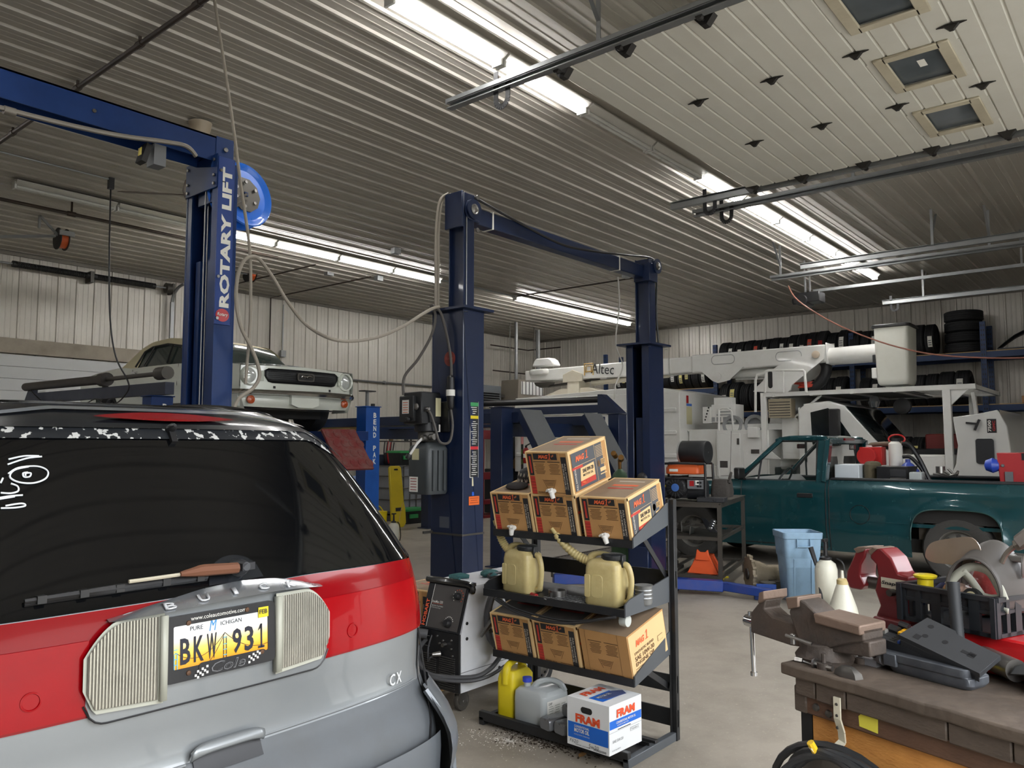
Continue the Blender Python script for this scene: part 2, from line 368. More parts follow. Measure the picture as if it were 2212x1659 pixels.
tag(mb.build('drop_cable', DGREY), 'thin black cord hanging from ceiling to the hydraulic beam', 'cord')
for i, (x0, y0, x1, y1, l) in enumerate(((540,606,697,575,'thin dark pipe running to the far wall right of the printed post'),(620,636,818,601,'thin dark pipe above the hose with small ceiling box'),(1118,640,1372,589,'thin conduit reaching the second post of middle lift'))):
    a = onz(x0, y0, 4.8); b = onz(x1, y1, 4.8); b.x = a.x
    pts = [(a.x, b.y, 4.8), (a.x, a.y, 4.8)]
    if i < 2: pts += [(a.x, Y1-.06, 4.8), (a.x, Y1-.06, 2.6)]
    pipe('conduit', pts, .014, l, 'conduit')
a = ony(613, 660, Y1-.06); mb = MB(); mb.tube([(a.x, Y1-.05, 4.7), (a.x, Y1-.05, 3.66)], .012, 6); mb.b2((a.x-.06, Y1-.1, 3.54), (a.x+.06, Y1-.03, 3.68)); tag(mb.build('switch_box', GALV), 'grey electrical box at the end of a conduit on far wall', 'electrical box')
a = ony(900, 832, Y1-.08); mb = MB(); mb.tube([(8.6, Y1-.08, a.z), (X1-1, Y1-.08, a.z)], .022, 8)
for x in (10.2, 12.9, 15.6): mb.b2((x-.02, Y1-.1, a.z-.04), (x+.02, Y1-.02, a.z+.04))
tag(mb.build('air_pipe', GALV), 'level grey pipe fixed along the far wall behind the old coupe', 'pipe')
for i, (xx, lab) in enumerate(((1115, 'slim vent stack rising to the ceiling left of the wall corner'), (1162, 'thicker vent stack rising near the wall corner'))):
    a = ony(xx, 720, 13.2 + .4*i); pipe('vent_stack', [(a.x, a.y, 2.9), (a.x+.0, a.y, HC)], .045+.02*i, lab, 'vent pipe', GALV)
for (x, y, xx, yy) in ((1060,745,1140,728),(1065,800,1140,790)):
    a = ony(x, y, 14.5); b = ony(xx, yy, 14.5); b.z = a.z
    pipe('gas_pipe', [a, b, (b.x, 13.3, b.z)], .018, 'black iron pipe run on far wall %s the vent stacks' % ('high behind' if y < 760 else 'lower behind'), 'pipe')
# ceiling junction boxes
for i, (x, y, lab) in enumerate(((855,541,'grey ceiling box above the middle lift post'),(818,600,'grey ceiling box at end of the dark pipe'),(1352,594,'grey ceiling box with pale cord beside second lift post'))):
    a = onz(x, y, HC-.05); mb = MB(); mb.b2((a.x-.07, a.y-.05, HC-.11), (a.x+.07, a.y+.05, HC-.02)); tag(mb.build('junction_box', GALV), lab, 'electrical box')
a = onz(1335, 598, 4.78); mb = MB(); mb.tube([a, ony(1338,660,a.y), ony(1330,740,a.y), ony(1345,790,a.y), ony(1330,830,a.y), ony(1327,862,a.y)], .014, 6, smooth=5)
tag(mb.build('drop_cable', mat('pale cord', (196,194,188), .5)), 'pale cord hanging in front of the white boom near second lift post', 'cord')
# ceiling fan
a = onz(433, 262, HC); f = empty('ceiling_fan', (a.x, a.y, HC-.02), 'ceiling fan on a down rod, mostly behind the printed blue post', 'fan')
FAN = mat('fan brown', (92,80,68), .5, .3)
mb = MB(); mb.lathe([(.02,-.2),(.075,-.19),(.11,-.02),(.115,0)], (a.x, a.y, HC-.02)); mb.build('canopy', mat('canopy tan', (176,162,140), .45), f)
mb = MB(); mb.cyl((a.x, a.y, HC-.2), (a.x, a.y, HC-.6), .013, n=10); mb.build('rod', FAN, f)
mb = MB(); mb.lathe([(.02,-.84),(.12,-.82),(.15,-.74),(.13,-.64),(.03,-.60)], (a.x, a.y, HC)); mb.build('motor', FAN, f)
for k in range(3):
    t = R(139+120*k); d = V((cos(t), sin(t), 0)); n = V((-sin(t), cos(t), 0)); mb = MB(); c = V((a.x, a.y, HC-.77))
    mb.loft([[c+d*r+n*(-w)+V((0,0,.012)), c+d*r+n*w+V((0,0,-.012)), c+d*r+n*w+V((0,0,-.018)), c+d*r-n*w+V((0,0,.006))] for r, w in ((.12,.03),(.25,.06),(.7,.065),(.75,.04))]); mb.build('blade', FAN, f)
# hose reels on wall brackets
for (x, y, Y, lab) in ((133, 517, 12.2, 'small cord reel on a ceiling bracket at far left'), (540, 592, 13.4, 'small cord reel on a ceiling bracket right of the printed post')):
    a = ony(x, y, Y); o = empty('cord_reel', a, lab, 'reel')
    mb = MB(); mb.cyl((a.x-.05, a.y, a.z), (a.x+.05, a.y, a.z), .13, n=20, m=0); mb.cyl((a.x-.06, a.y, a.z), (a.x-.05, a.y, a.z), .16, n=20, m=1); mb.cyl((a.x+.05, a.y, a.z), (a.x+.06, a.y, a.z), .16, n=20, m=1); mb.build('drum', [ORG_, BLACK], o)
    mb = MB(); mb.b2((a.x-.1, a.y-.2, a.z+.02), (a.x+.1, a.y-.17, a.z+.09)); mb.bar((a.x, a.y, a.z), (a.x-.3, a.y, HC-.02), .03, .03); mb.bar((a.x-.3, a.y, a.z+.1), (a.x-.3, a.y, HC-.02), .03, .03)
    mb.bar((a.x, a.y, a.z+.05), (a.x-.9, a.y+1.2, a.z+.05), .04, .04) if x < 200 else None; mb.build('bracket', GALV, o)
# ================= open sectional door under the ceiling
ZD = 4.32
d = empty('overhead_door', (6.2, 1.2, ZD), 'cream sectional door rolled up flat under the ceiling, with three windows', 'garage door')
DP = mat('door cream', (204,202,192), .45, var=.04, vs=2, dirt=(170,160,138), da=.15)
joints = [3.33, 2.745, 2.15, 1.553, .957, .36, -.24, -.84]
for k in range(7):
    y1, y0 = joints[k], joints[k+1]; mb = MB(); pr = []
    n = 4; hh = (y1-y0)/n
    for j in range(n):
        a = y0+hh*j; pr += [(a+.001, .012), (a+.012, 0), (a+hh-.012, 0), (a+hh-.001, .012)]
    pr = pr+[(y1-.001, .05), (y0+.001, .05)]
    xa, xb = 4.5, 7.93
    if k != 3: mb.prism(pr, lambda u, z: (xa, u, ZD+z), (xb-xa, 0, 0))
    else:
        wx = [(x-.27, x+.27) for x in (5.0, 6.13, 7.26)]; c = xa
        for a, b in wx+[(xb, xb)]:
            mb.prism(pr, lambda u, z: (c, u, ZD+z), (a-c, 0, 0))
            if b > a:
                for ya, yb in ((y0+.001, y0+.115), (y1-.115, y1-.001)): mb.b2((a, ya, ZD), (b, yb, ZD+.05))
            c = b
    pnl = mb.build('panel', DP, d, sm=15)
    if k == 3:
        for a, b in wx:
            mb = MB(); ya, yb = y0+.115, y1-.115
            for q in (((a-.06, ya-.06), (b+.06, ya+.02)), ((a-.06, yb-.02), (b+.06, yb+.06)), ((a-.06, ya), (a+.02, yb)), ((b-.02, ya), (b+.06, yb))): mb.b2((q[0][0], q[0][1], ZD-.018), (q[1][0], q[1][1], ZD+.002))
            fr = mb.build('window_frame', mat('window frame cream', (190,182,160), .5, dirt=(130,118,96)), d, bev=.006)
            mb = MB(); mb.b2((a, ya, ZD+.015), (b, yb, ZD+.02)); 
            if abs(a-5.86) < .02: mb.decal(((a+b)/2-.03, (ya+yb)/2-.02, ZD+.015), (1,0,0), (0,-1,0), .12, .05, 1)
            mb.build('pane', [mat('window pane', (86,92,96), .08, var=.25, vs=5), PAPER], fr)
HINGE = mat('hinge steel', (58,56,54), .45, .6)
for k in range(1, 6):
    for x in (5.61, 6.71):
        y = joints[k]; mb = MB()
        mb.prism([(-.15,0),(-.03,-.028),(.03,-.028),(.15,0),(.03,.028),(-.03,.028)], lambda u, v: (x+v*.8, y+u*.6, ZD-.004), (0,0,-.006))
        mb.prism([(-.05,-.005),(-.012,-.045),(.012,-.045),(.05,-.005)], lambda u, v: (x-.015, y+u, ZD+v), (.03,0,0)); mb.build('hinge', HINGE, d)
for k in range(0, 7):
    for x, sx in ((4.52, -1), (7.9, 1)):
        y = joints[k]-(.06 if k == 0 else 0); mb = MB(); mb.prism([(-.07,0),(-.02,-.06),(.02,-.06),(.07,0)], lambda u, v: (x-.03, y+u, ZD+v), (.06,0,0)); mb.cyl((x-.02, y, ZD-.03), (x+sx*.09, y, ZD-.03), .008, n=8); mb.cyl((x+sx*.07, y, ZD-.03), (x+sx*.1, y, ZD-.03), .024, n=12); mb.build('roller_hinge', HINGE, d)
def rail(x, ya, yb, z, lab, hang=(), sx=1, strap=None, arm=True):
    o = empty('door_rail', (x, ya, z), lab, 'garage door track')
    mb = MB(); mb.prism([(-.028,-.03),(.028,-.03),(.028,.03),(.02,.03),(.02,-.022),(-.02,-.022),(-.02,.03),(-.028,.03)], lambda u, v: (x+v*sx, ya, z+u), (0, yb-ya, 0)); mb.build('track', GALV, o)
    mb = MB(); mb.bar((x, ya+.02, z+.055), (x, yb, z+.055), .045, .004); mb.bar((x+.02*sx, ya+.02, z+.035), (x+.02*sx, yb, z+.035), .004, .045); mb.build('stiffener_angle', GALV, o)
    for y in hang:
        mb = MB(); mb.bar((x, y, z+.04), (x, y, HC), .035, .005); mb.bar((x, y, z+.2), (x+.3*sx, y, HC), .03, .004); mb.build('hanger', GALV, o)
    if strap is not None:
        y = strap; mb = MB(); P = [(x-.0, y+.06, z+.13)]+[(x, y+.06*cos(t), z-.09+.07*sin(t)) for t in [-pi*i/10 for i in range(11)]]+[(x, y-.06, z+.02)]
        for a, b in zip(P, P[1:]): mb.bar(a, b, .045, .006, up=(1,0,0))
        mb.build('bumper_spring', BLACK, o)
    return o
rail(4.42, 4.34, -1.2, ZD, 'near steel rail of the open cream door, its end below the lit tubes', (2.9, .4), -1, 3.78)
rail(8.0, 4.27, -1.2, ZD, 'far steel rail of the open cream door', (2.2, .2), 1, 3.8)
rail(8.43, 4.2, -1.2, ZD, 'bare steel rail just beyond the open cream door', (2.4, .2), -1, 3.8)
rail(12.0, 4.22, -1.2, ZD, 'bare rail with tall hanger, left one of the distant rails', (2.4,), 1)
rail(12.55, 4.9, -1.2, ZD, 'bare rail with plate at its end, above the opener', (4.75, 1.8), -1)
a = onz(1745, 640, 4.25); op = empty('door_opener', (a.x, a.y, 4.2), 'black chain door opener hanging at the end of its rail', 'door opener')
mb = MB(); mb.b2((a.x-.16, a.y-.25, 4.12), (a.x+.16, a.y+.2, 4.3)); mb.cyl((a.x-.2, a.y+.05, 4.16), (a.x+.2, a.y+.05, 4.16), .1, n=14); mb.cyl((a.x+.08, a.y+.2, 4.2), (a.x+.08, a.y+.3, 4.2), .06, n=12); mb.build('motor', BLACK, op, bev=.01)
mb = MB(); mb.bar((a.x, a.y-.1, 4.33), (a.x, -1.3, 4.33), .05, .05); mb.bar((a.x, 1.6, 4.34), (a.x, 1.6, HC), .03, .01); mb.build('chain_rail', GALV, op)
mb = MB(); mb.bar((a.x-.12, a.y, 4.3), (a.x-.12, a.y, HC), .03, .005); mb.bar((a.x+.12, a.y, 4.3), (a.x+.12, a.y, HC), .03, .005); mb.build('hanger', GALV, op)
rail(16.05, 4.1, -1.2, ZD, 'bare rail furthest along, near the tyre rack wall', (3.4, 1.5), 1, 3.9)
a = onz(1703, 618, ZD); mb = MB(); mb.tube([a]+[onx(x, y, 12.6) for x, y in ((1725,650),(1800,697),(1900,738),(2000,763),(2100,772),(2212,773),(2400,765))], .011, 6, smooth=5)
tag(mb.build('air_hose', mat('hose tan red', (150,98,82), .5)), 'thin reddish hose sagging from the rail past the white bucket', 'hose')
# closed doors in the near wall (behind the viewer)
for i, (xa, xb) in enumerate(((8.5, 11.95), (12.6, 16.0))):
    mb = MB()
    for k in range(7): mb.b2((xa, Y0-.02, .02+.57*k), (xb, Y0+.03, .58+.57*k))
    struct(mb, 'door_%d' % (i+2), DP, bev=.008)
# ================= silver minivan, rear towards the viewer
VX = 1.18
van = empty('minivan', (VX, 4.2, 0), 'silver grey minivan seen from behind with black glass and red tail lamps', 'car')
SIL = mat('van silver', (136,140,142), .34, .35, var=.04, coat=.6, dirt=(140,138,130), da=.15)
CLAD = mat('van cladding grey', (88,92,96), .5, .1, var=.06, dirt=(78,78,76), da=.5, ds=5)
VGL = mat('van black glass', (8,9,11), .05, var=.1, spec=.5, rv=.02)
VDK = mat('van dark trim', (26,29,33), .22, var=.2, coat=.5)
REDL = mat('van red lens', (132,5,14), .2, var=.05, coat=.25, rv=.03, spec=.25)
REDB = mat('van red lens bright', (150,5,14), .22, var=.14, vs=14, coat=.2, rv=.05, spec=.2)
hw = sp([(.2,.88),(.4,.925),(.62,.935),(.95,.93),(1.05,.915),(1.2,.865),(1.35,.815),(1.5,.75),(1.6,.69),(1.66,.62),(1.72,.5)])
yc_a = sp([(.2,2.08),(.34,1.94),(.6,1.93),(.68,1.97),(.76,2.03),(.93,2.02),(1.1,2.024),(1.25,2.03),(1.45,2.165),(1.6,2.285),(1.66,2.35),(1.70,2.48)])
yc_b = pl([(1.1,2.024),(1.178,2.027),(1.19,2.032),(1.6,2.287),(1.63,2.31),(1.66,2.35),(1.69,2.43),(1.72,2.55)])
yc = lambda z: yc_a(z) if z < 1.1 else yc_b(z)
def VS(x, z, off=0):          # rear skin; x from the centre line, beyond the half width it runs on along the flank
    h = hw(z); a = abs(x); n = 4.2; d = .34 + .12*max(0, min(1, (z-1.15)/.4))
    def pt(a):
        if a >= h: return V((h, yc(z)+d+a-h, z))
        return V((a, yc(z)+d*(1-(1-(a/h)**n)**(1/n))+.035*(a/h)**2*(1 if a < h else 1), z))
    p = pt(a)
    if off:
        e = .004; q = pt(a+e)-pt(max(0,a-e)); nrm = V((q.y, -q.x, 0)).normalized(); p = p + nrm*off
    return V((VX+(p.x if x >= 0 else -p.x), p.y, p.z))
def vpx(x, y):                # where a sight line meets the rear skin -> (x from centre, z)
    Y = 2.1
    for i in range(14):
        p = ony(x, y, Y); Y = .5*Y+.5*VS(p.x-VX, p.z).y
    return p.x-VX, p.z
def side_us(n=26):
    us = [sin(pi/2*i/n)**.7 for i in range(n+1)]
    return us
LEN = 4.65
def vring(z):
    h = hw(z); P = []
    us = [i/14*.8 for i in range(14)]+[.8+.2*(1-(1-i/12)**2.2) for i in range(13)]
    R_ = [VS(u*h, z) for u in us]
    fr = 2.0+LEN-(.75 if z > 1.0 else .02)-(max(0, z-1.05)*.9)
    y0 = R_[-1].y
    R_ += [V((VX+h*(1 if t < .9 else .86), y0+(fr-y0)*t, z)) for t in (.08,.25,.45,.65,.82,.95,1)]
    L_ = [V((2*VX-p.x, p.y, p.z)) for p in R_[:0:-1]]
    return L_+R_
zs = [.22,.3,.36,.42,.5,.58,.63,.66,.69,.72,.755]; zs2 = [.755,.8,.86,.92,.98,1.04,1.1,1.14,1.165]; zs3 = [1.165,1.19,1.24,1.3,1.36,1.42,1.48,1.54,1.59,1.62]; zs4 = [1.62,1.64,1.66,1.68,1.70,1.715]
mb = MB()
for k, zz in enumerate((zs, zs2, zs3, zs4)):
    mb.loft([vring(z) for z in zz], k, cap=False, closed=True)
r = vring(1.715); cc = V((VX, 4.1, 1.735)); mb.loft([r, [p.lerp(cc, .35)+V((0,0,.012)) for p in r], [p.lerp(cc, .9)+V((0,0,.004)) for p in r]], 3)
r = vring(.22); mb.poly(r[::-1], 0)
mb.build('body', [CLAD, SIL, VDK, VDK], van, sm=50)
# bonnet and windscreen side (towards the hall)
mb = MB(); yf = 2.0+LEN
mb.loft([[V((VX+s*.78, yf-.9, 1.0)), V((VX+s*.76, yf-.3, .98)), V((VX+s*.7, yf+.08, .8)), V((VX+s*.7, yf+.1, .4)), V((VX+s*.74, yf-.9, .4))] for s in (-1,-.5,.5,1)]); mb.build('bonnet', SIL, van)
def patch(name, us, lo, hi, off, m, par=van, nv=8, **k):
    mb = MB(); mb.ruled(us, lo, hi, nv, lambda u, z: VS(u, z, off)); return mb.build(name, m, par, **k)
def both(f):
    for s in (1, -1): f(s)
# rear window
gb = sp([(-.85,1.19),(-.5,1.192),(0,1.197),(.3,1.205),(.7,1.198),(.86,1.188)])
def gh(u):
    a = abs(u); return 1.612 if a < .5 else 1.612-(a-.5)*1.02 if a < .86 else 1.25
us = lin_(-.853, .853, 60)
gl = patch('rear_window', us, lambda u: gb(u)-.008, lambda u: max(gb(u)+.012, min(1.612, 1.612-max(0, abs(u)-.56)**1.0*1.02-.0)), .008, VGL, nv=14)
# peeling strip along the top edge of the window
PEEL = mat('peeling film', (30,32,36), .5); nt = PEEL.node_tree; nz = [n for n in nt.nodes if n.type == 'TEX_NOISE'][0]; nz.inputs['Scale'].default_value = 38; nz.inputs['Detail'].default_value = 6
mr = nt.nodes.new('ShaderNodeMapRange'); mr.inputs[1].default_value = .555; mr.inputs[2].default_value = .57
nt.links.new(nz.outputs['Fac'], mr.inputs[0]); mxn = [n for n in nt.nodes if n.type == 'MIX'][0]; mxn.inputs[6].default_value = lin((26,29,33)); mxn.inputs[7].default_value = lin((196,196,192)); nt.links.new(mr.outputs[0], mxn.inputs[0])
patch('peeling_strip', lin_(-.6, .6, 40), lambda u: 1.603-max(0, abs(u)-.5)*.5, lambda u: 1.634-max(0, abs(u)-.5)*.62, .012, PEEL, nv=3)
patch('gutter', lin_(-.66, .66, 40), lambda u: 1.634-max(0, abs(u)-.5)*.62, lambda u: 1.648-max(0, abs(u)-.5)*.62, .02, VDK, nv=2)
# white marker writing on the glass
MARK = mat('white marker', (236,240,244), .6)
mb = MB()
def stroke(pts, r=.0023, sm=5):
    P = [VS(*vpx(x, y), off=.0125) for x, y in pts]; mb.tube(P, r, 5, smooth=sm)
for s_ in ([(15,1003),(55,990),(88,986)],[(17,992),(50,985),(82,985)],[(16,1023),(38,1010),(78,1007),(100,1017),(96,1033),(70,1043),(38,1041),(20,1030),(30,1015),(60,1008)],[(58,1020),(48,1022),(50,1030),(62,1029),(64,1022),(54,1022),(53,1028)],[(5,1032),(0,1043)],[(22,1044),(36,1050),(37,1060),(22,1065),(0,1064)],[(-10,1076),(20,1071),(47,1069)],[(-10,1078),(0,1077),(30,1072)],[(0,1097),(30,1096),(52,1092),(44,1087),(10,1092)]): stroke(s_)
mb.build('marker_writing', MARK, gl)
# top brake lamp in its spoiler
def bl(u): return 1.656+.004*0+(.0 if abs(u) < 0 else 0)+.010*(abs(u)/.22)**2
patch('brake_lamp', lin_(-.215, .215, 30), lambda u: 1.657+.010*min(1, (abs(u)/.215)**2), lambda u: 1.684-.0155*(abs(u)/.215)**2, .03, REDL, nv=4)
patch('spoiler_edge', lin_(-.55, .55, 30), lambda u: 1.688-max(0, abs(u)-.3)*.15, lambda u: 1.698-max(0, abs(u)-.3)*.16, .016, SIL, nv=2)
both(lambda s: patch('pillar_trim', [s*u for u in lin_(.6, 1.15, 16)], lambda u: 1.2 if abs(u) > .84 else 1.6-(abs(u)-.56)*1.02+.004, lambda u: 1.2+.012 if abs(u) > .99 else max(1.21, 1.62-(abs(u)-.56)*.9), .004, VDK))
mb = MB(); p = VS(-.02, 1.632, .02); mb.lathe([(.014,0),(.012,.02),(.004,.03)], p, (0,-1,.4), 10); mb.bar(p, VS(-.02, 1.592, .016), .018, .014); mb.build('washer_nozzle', BLACK, van)
# tail lamps: long red band with bright lower field, split at the corner
def redlamp(s):
    o = patch('tail_lamp', [s*u for u in lin_(.12, .985, 60)], lambda u: .934+.0*u, lambda u: gb(u)-.012 if abs(u) > .2 else gb(u)-.012, .006, REDL, nv=10)
    patch('lower_lens', [s*u for u in lin_(.34, .80, 24)], lambda u: .94, lambda u: 1.115-.0*u, .010, REDB, o, nv=6)
    patch('corner_lens', [s*u for u in lin_(.90, 1.3, 24)], lambda u: .93, lambda u: 1.175-max(0, abs(u)-1.0)*.5, .012, REDL, o, nv=6)
    mb = MB(); mb.tube([VS(s*.46+.02*cos(a), 1.0+.02*sin(a), .010) for a in lin_(0, 2*pi, 18)[:-1]], .003, 5, closed=True); mb.build('bulb_ring', REDB, o)
    mb = MB(); mb.tube([VS(s*.885, z, .004) for z in lin_(.93, 1.185, 10)], .004, 5); mb.build('lamp_gap', BLACK, o)
both(redlamp)
# number plate recess panel
rp = [(-.365,.0)]
def plo(u):
    a = abs(u-.005); return .915 if a < .30 else .915+(.05-sqrt(max(0, .05**2-(a-.30)**2)))
def phi(u):
    a = abs(u-.005); return 1.168 if a < .25 else 1.168-.11*((a-.25)/.1)**2
patch('plate_panel', lin_(-.345, .355, 50), plo, phi, .012, SIL, nv=8)
mb = MB(); mb.tube([VS(u, plo(u)-.001, .012) for u in lin_(-.35, .36, 50)], .0025, 5); mb.build('panel_gap', BLACK, van)
# reversing lamps: ribbed clear lenses in grey frames
LENS = mat('clear lens', (216,214,204), .22, .85, var=.1, vs=18, coat=.8)
def revlamp(s):
    a0, a1 = .172, .352
    lo = lambda u: .945+.012*((abs(u)-a0)/(a1-a0)) if abs(u) < .33 else .957+(abs(u)-.33)*2.2
    hi = lambda u: 1.15-.0*u if abs(u) < .26 else 1.15-.075*((abs(u)-.26)/.092)**2
    o = patch('reversing_lamp', [s*u for u in lin_(a0-.008, a1+.004, 18)], lambda u: lo(u)-.012, lambda u: hi(u)+.008, .024, mat('lamp frame', (176,176,162), .45), nv=5)
    n = 44; mb = MB(); us = []; 
    for i in range(n+1): us.append(s*(a0+.008+(a1-a0-.012)*i/n))
    mb.ruled(us, lo, hi, 8, lambda u, z: VS(u, z, .029 + (.0035 if int(round((abs(u)-a0-.008)/((a1-a0-.012)/n))) % 2 else 0)))
    mb.build('lens', LENS, o, sm=50)
    mb = MB(); mb.ruled([s*u for u in lin_(a0-.012, a0+.004, 2)], lambda u: .94, lambda u: 1.15, 2, lambda u, z: VS(u, z, .038)); mb.build('lens_edge', mat('lamp frame', (176,176,162), .45), o, solid=.02)
both(revlamp)
# bright arch over the plate with the maker's letters
ct = sp([(-.30,1.158),(-.2,1.176),(-.05,1.198),(.06,1.205),(.18,1.198),(.27,1.178),(.33,1.160)])
cb = sp([(-.30,1.154),(-.2,1.158),(0,1.168),(.15,1.17),(.27,1.163),(.33,1.156)])
ALU = mat('brushed arch', (178,182,186), .25, .8, var=.05)
mb = MB(); us = lin_(-.30, .33, 40); bulge = lambda u: .012+.030*sqrt(max(0, 1-((u-.015)/.32)**2))
fa = lambda t: (1-t)**.8
mb.ruled(us, cb, ct, 6, lambda u, z: VS(u, z, .008+bulge(u)*fa((z-cb(u))/max(1e-4, ct(u)-cb(u)))))
mb.ruled(us, lambda u: 0, lambda u: 1, 2, lambda u, t: VS(u, cb(u), .008+bulge(u)*(1-t))); ar = mb.build('badge_arch', ALU, van, sm=60)
for i, ch in enumerate('BUICK'):
    u = -.155+.09*i; t_ = .42; z = cb(u)+(ct(u)-cb(u))*t_; SF = lambda a, b: VS(a, b, .008+bulge(a)*fa((b-cb(a))/max(1e-4, ct(a)-cb(a)))); q = SF(u+.008, z)-SF(u-.008, z); q2 = SF(u, z+.008)-SF(u, z-.008)
    mb = MB(); mb.text(ch, SF(u, z), q, q2, h=.024, w=.03 if ch != 'I' else .012, bold=.015, eps=.006); mb.build('letter', mat('letter silver', (214,216,218), .35, .4), ar, solid=.003)
# licence plate and its black frame
pc = V((VX-.005, 2.005, 1.058)); px_, pz_ = V((1,0,0)), V((0,.06,1)).normalized()
def PP(u, v, d=0): return pc + px_*u + pz_*v + V((0,-1,.06))*d
YL = mat('plate yellow', (250,196,60), .4); PW = mat('plate white', (232,234,232), .35)
pm = bpy.data.materials.new('plate sunset'); pm.use_nodes = True; MATS['ps'] = pm; N = pm.node_tree.nodes; b = N['Principled BSDF']; b.inputs['Roughness'].default_value = .35
tcn = N.new('ShaderNodeTexCoord'); sx = N.new('ShaderNodeSeparateXYZ'); cr = N.new('ShaderNodeValToRGB'); mr = N.new('ShaderNodeMapRange'); mr.inputs[1].default_value = .985; mr.inputs[2].default_value = 1.13
pm.node_tree.links.new(tcn.outputs['Object'], sx.inputs[0]); pm.node_tree.links.new(sx.outputs[2], mr.inputs[0]); pm.node_tree.links.new(mr.outputs[0], cr.inputs[0]); pm.node_tree.links.new(cr.outputs[0], b.inputs['Base Color'])
e = cr.color_ramp.elements; e[0].color = lin((196,110,40)); e[1].position = .72; e[1].color = lin((238,240,238)); q = cr.color_ramp.elements.new(.3); q.color = lin((250,176,40)); q = cr.color_ramp.elements.new(.48); q.color = lin((255,216,110))
mb = MB(); mb.T = None
P_ = rrect(.30, .15, .008); mb.prism(P_, lambda u, v: PP(u, v, .008), V((0,-.002,0)), 0)
D = mat('plate ink', (24,26,40), .5); CY_ = mat('plate cyan', (70,180,215), .5)
for i, ch in enumerate('BKW'): mb.text(ch, PP(-.106+.037*i, -.008, .0105), px_, pz_, h=.066, w=.028, m=1, bold=.02, eps=.001)
for i, ch in enumerate('93'): mb.text(ch, PP(.042+.037*i, -.008, .0105), px_, pz_, h=.066, w=.028, m=1, bold=.02, eps=.001)
mb.one(PP(.115, -.008, .0115), px_, pz_, .02, .066, 1)
mb.text('PURE', PP(-.075, .046, .0105), px_, pz_, h=.011, m=1, bold=.0, eps=.001); mb.text('M', PP(-.028, .046, .0105), px_, pz_, h=.03, w=.022, m=2, bold=.0, shear=.3, eps=.001); mb.text('ICHIGAN', PP(.025, .046, .0105), px_, pz_, h=.011, m=1, bold=.0, eps=.001)
for bx, bt in ((.006, .01), (-.132, -.012)):
    for dx in (-.004, .004): mb.decal(PP(bx+dx, -.03+bt/2, .0105), px_, pz_, .002, .06+bt, 1 if bx > 0 else 3)
    for dz in (-.04, -.02, 0, .02+bt/2): mb.decal(PP(bx, dz*.7-.01, .0107), px_, pz_, .01, .002, 3)
def catn(u0, v0, u1, v1, sag):
    for i in range(12):
        f = lambda t: (u0+(u1-u0)*t, v0+(v1-v0)*t-sag*4*t*(1-t)); a = f(i/12); b_ = f((i+1)/12); mb.bar(PP(*a, .0108), PP(*b_, .0108), .0006, .0012, 1)
catn(-.132, -.008, .006, .02, .035); catn(.006, .02, .14, -.03, .02); catn(.006, .02, -.05, -.055, .01)
mb.decal(PP(-.02, -.064, .0106), px_, pz_, .26, .004, 1); mb.decal(PP(-.12, -.062, .0108), px_, pz_, .035, .005, 3); mb.decal(PP(.125, -.058, .0108), px_, pz_, .03, .005, 3)
mb.decal(PP(.123, .056, .0128), px_, pz_, .032, .028, 4); mb.text('FEB', PP(.122, .058, .0145), px_, pz_, h=.012, m=1, bold=.01)
lp = mb.build('licence_plate', [pm, D, mat('plate blue', (60,140,200), .5), CY_, YEL], van)
mb = MB(); out = rrect(.322, .166, .014, cy=0); inn = rrect(.276, .108, .004, cy=.004); k = len(out)
V_ = [PP(u, v, .012) for u, v in out]+[PP(u, v, .012) for u, v in inn]+[PP(u, v, -.004) for u, v in out]+[PP(u, v, .006) for u, v in inn]
mb.add(V_, [(i, (i+1)%k, k+(i+1)%k, k+i) for i in range(k)]+[(i, 2*k+i, 2*k+(i+1)%k, (i+1)%k) for i in range(k)]+[(k+i, k+(i+1)%k, 3*k+(i+1)%k, 3*k+i) for i in range(k)])
mb.prism(rrect(.2, .036, .01, cx=.03, cy=-.063), lambda u, v: PP(u, v, .0125), V((0,-.001,0)))
mb.text('www.coleautomotive.com', PP(-.012, .072, .0122), px_, pz_, w=.16, h=.011, m=1, bold=.0, eps=.001)
mb.text('Cole', PP(.015, -.064, .014), px_, pz_, w=.1, h=.026, m=2, bold=.02, shear=.25, eps=.001); mb.text('Cole', PP(.015, -.064, .0148), px_, pz_, w=.094, h=.022, m=0, bold=-.005, shear=.25, eps=.001)
for s in (-1, 1):
    for i in range(6):
        for j in range(3):
            if (i+j) % 2 == 0: mb.decal(PP(.015+s*(.062+.0065*i), -.072+.0075*j+.002*i*s, .0138), px_, pz_, .006, .006, 1)
for u, v in ((-.098,.062),(.072,.07),(-.098,-.064),(.118,-.052)): mb.lathe([(.007,0),(.006,.003),(.001,.004)], PP(u, v, .012), (0,-1,0), 10, 3)
mb.build('plate_frame', [BLACK, PAPER, mat('frame grey line', (120,120,122), .5), mat('rusty screw', (96,70,52), .6, .5)], van)
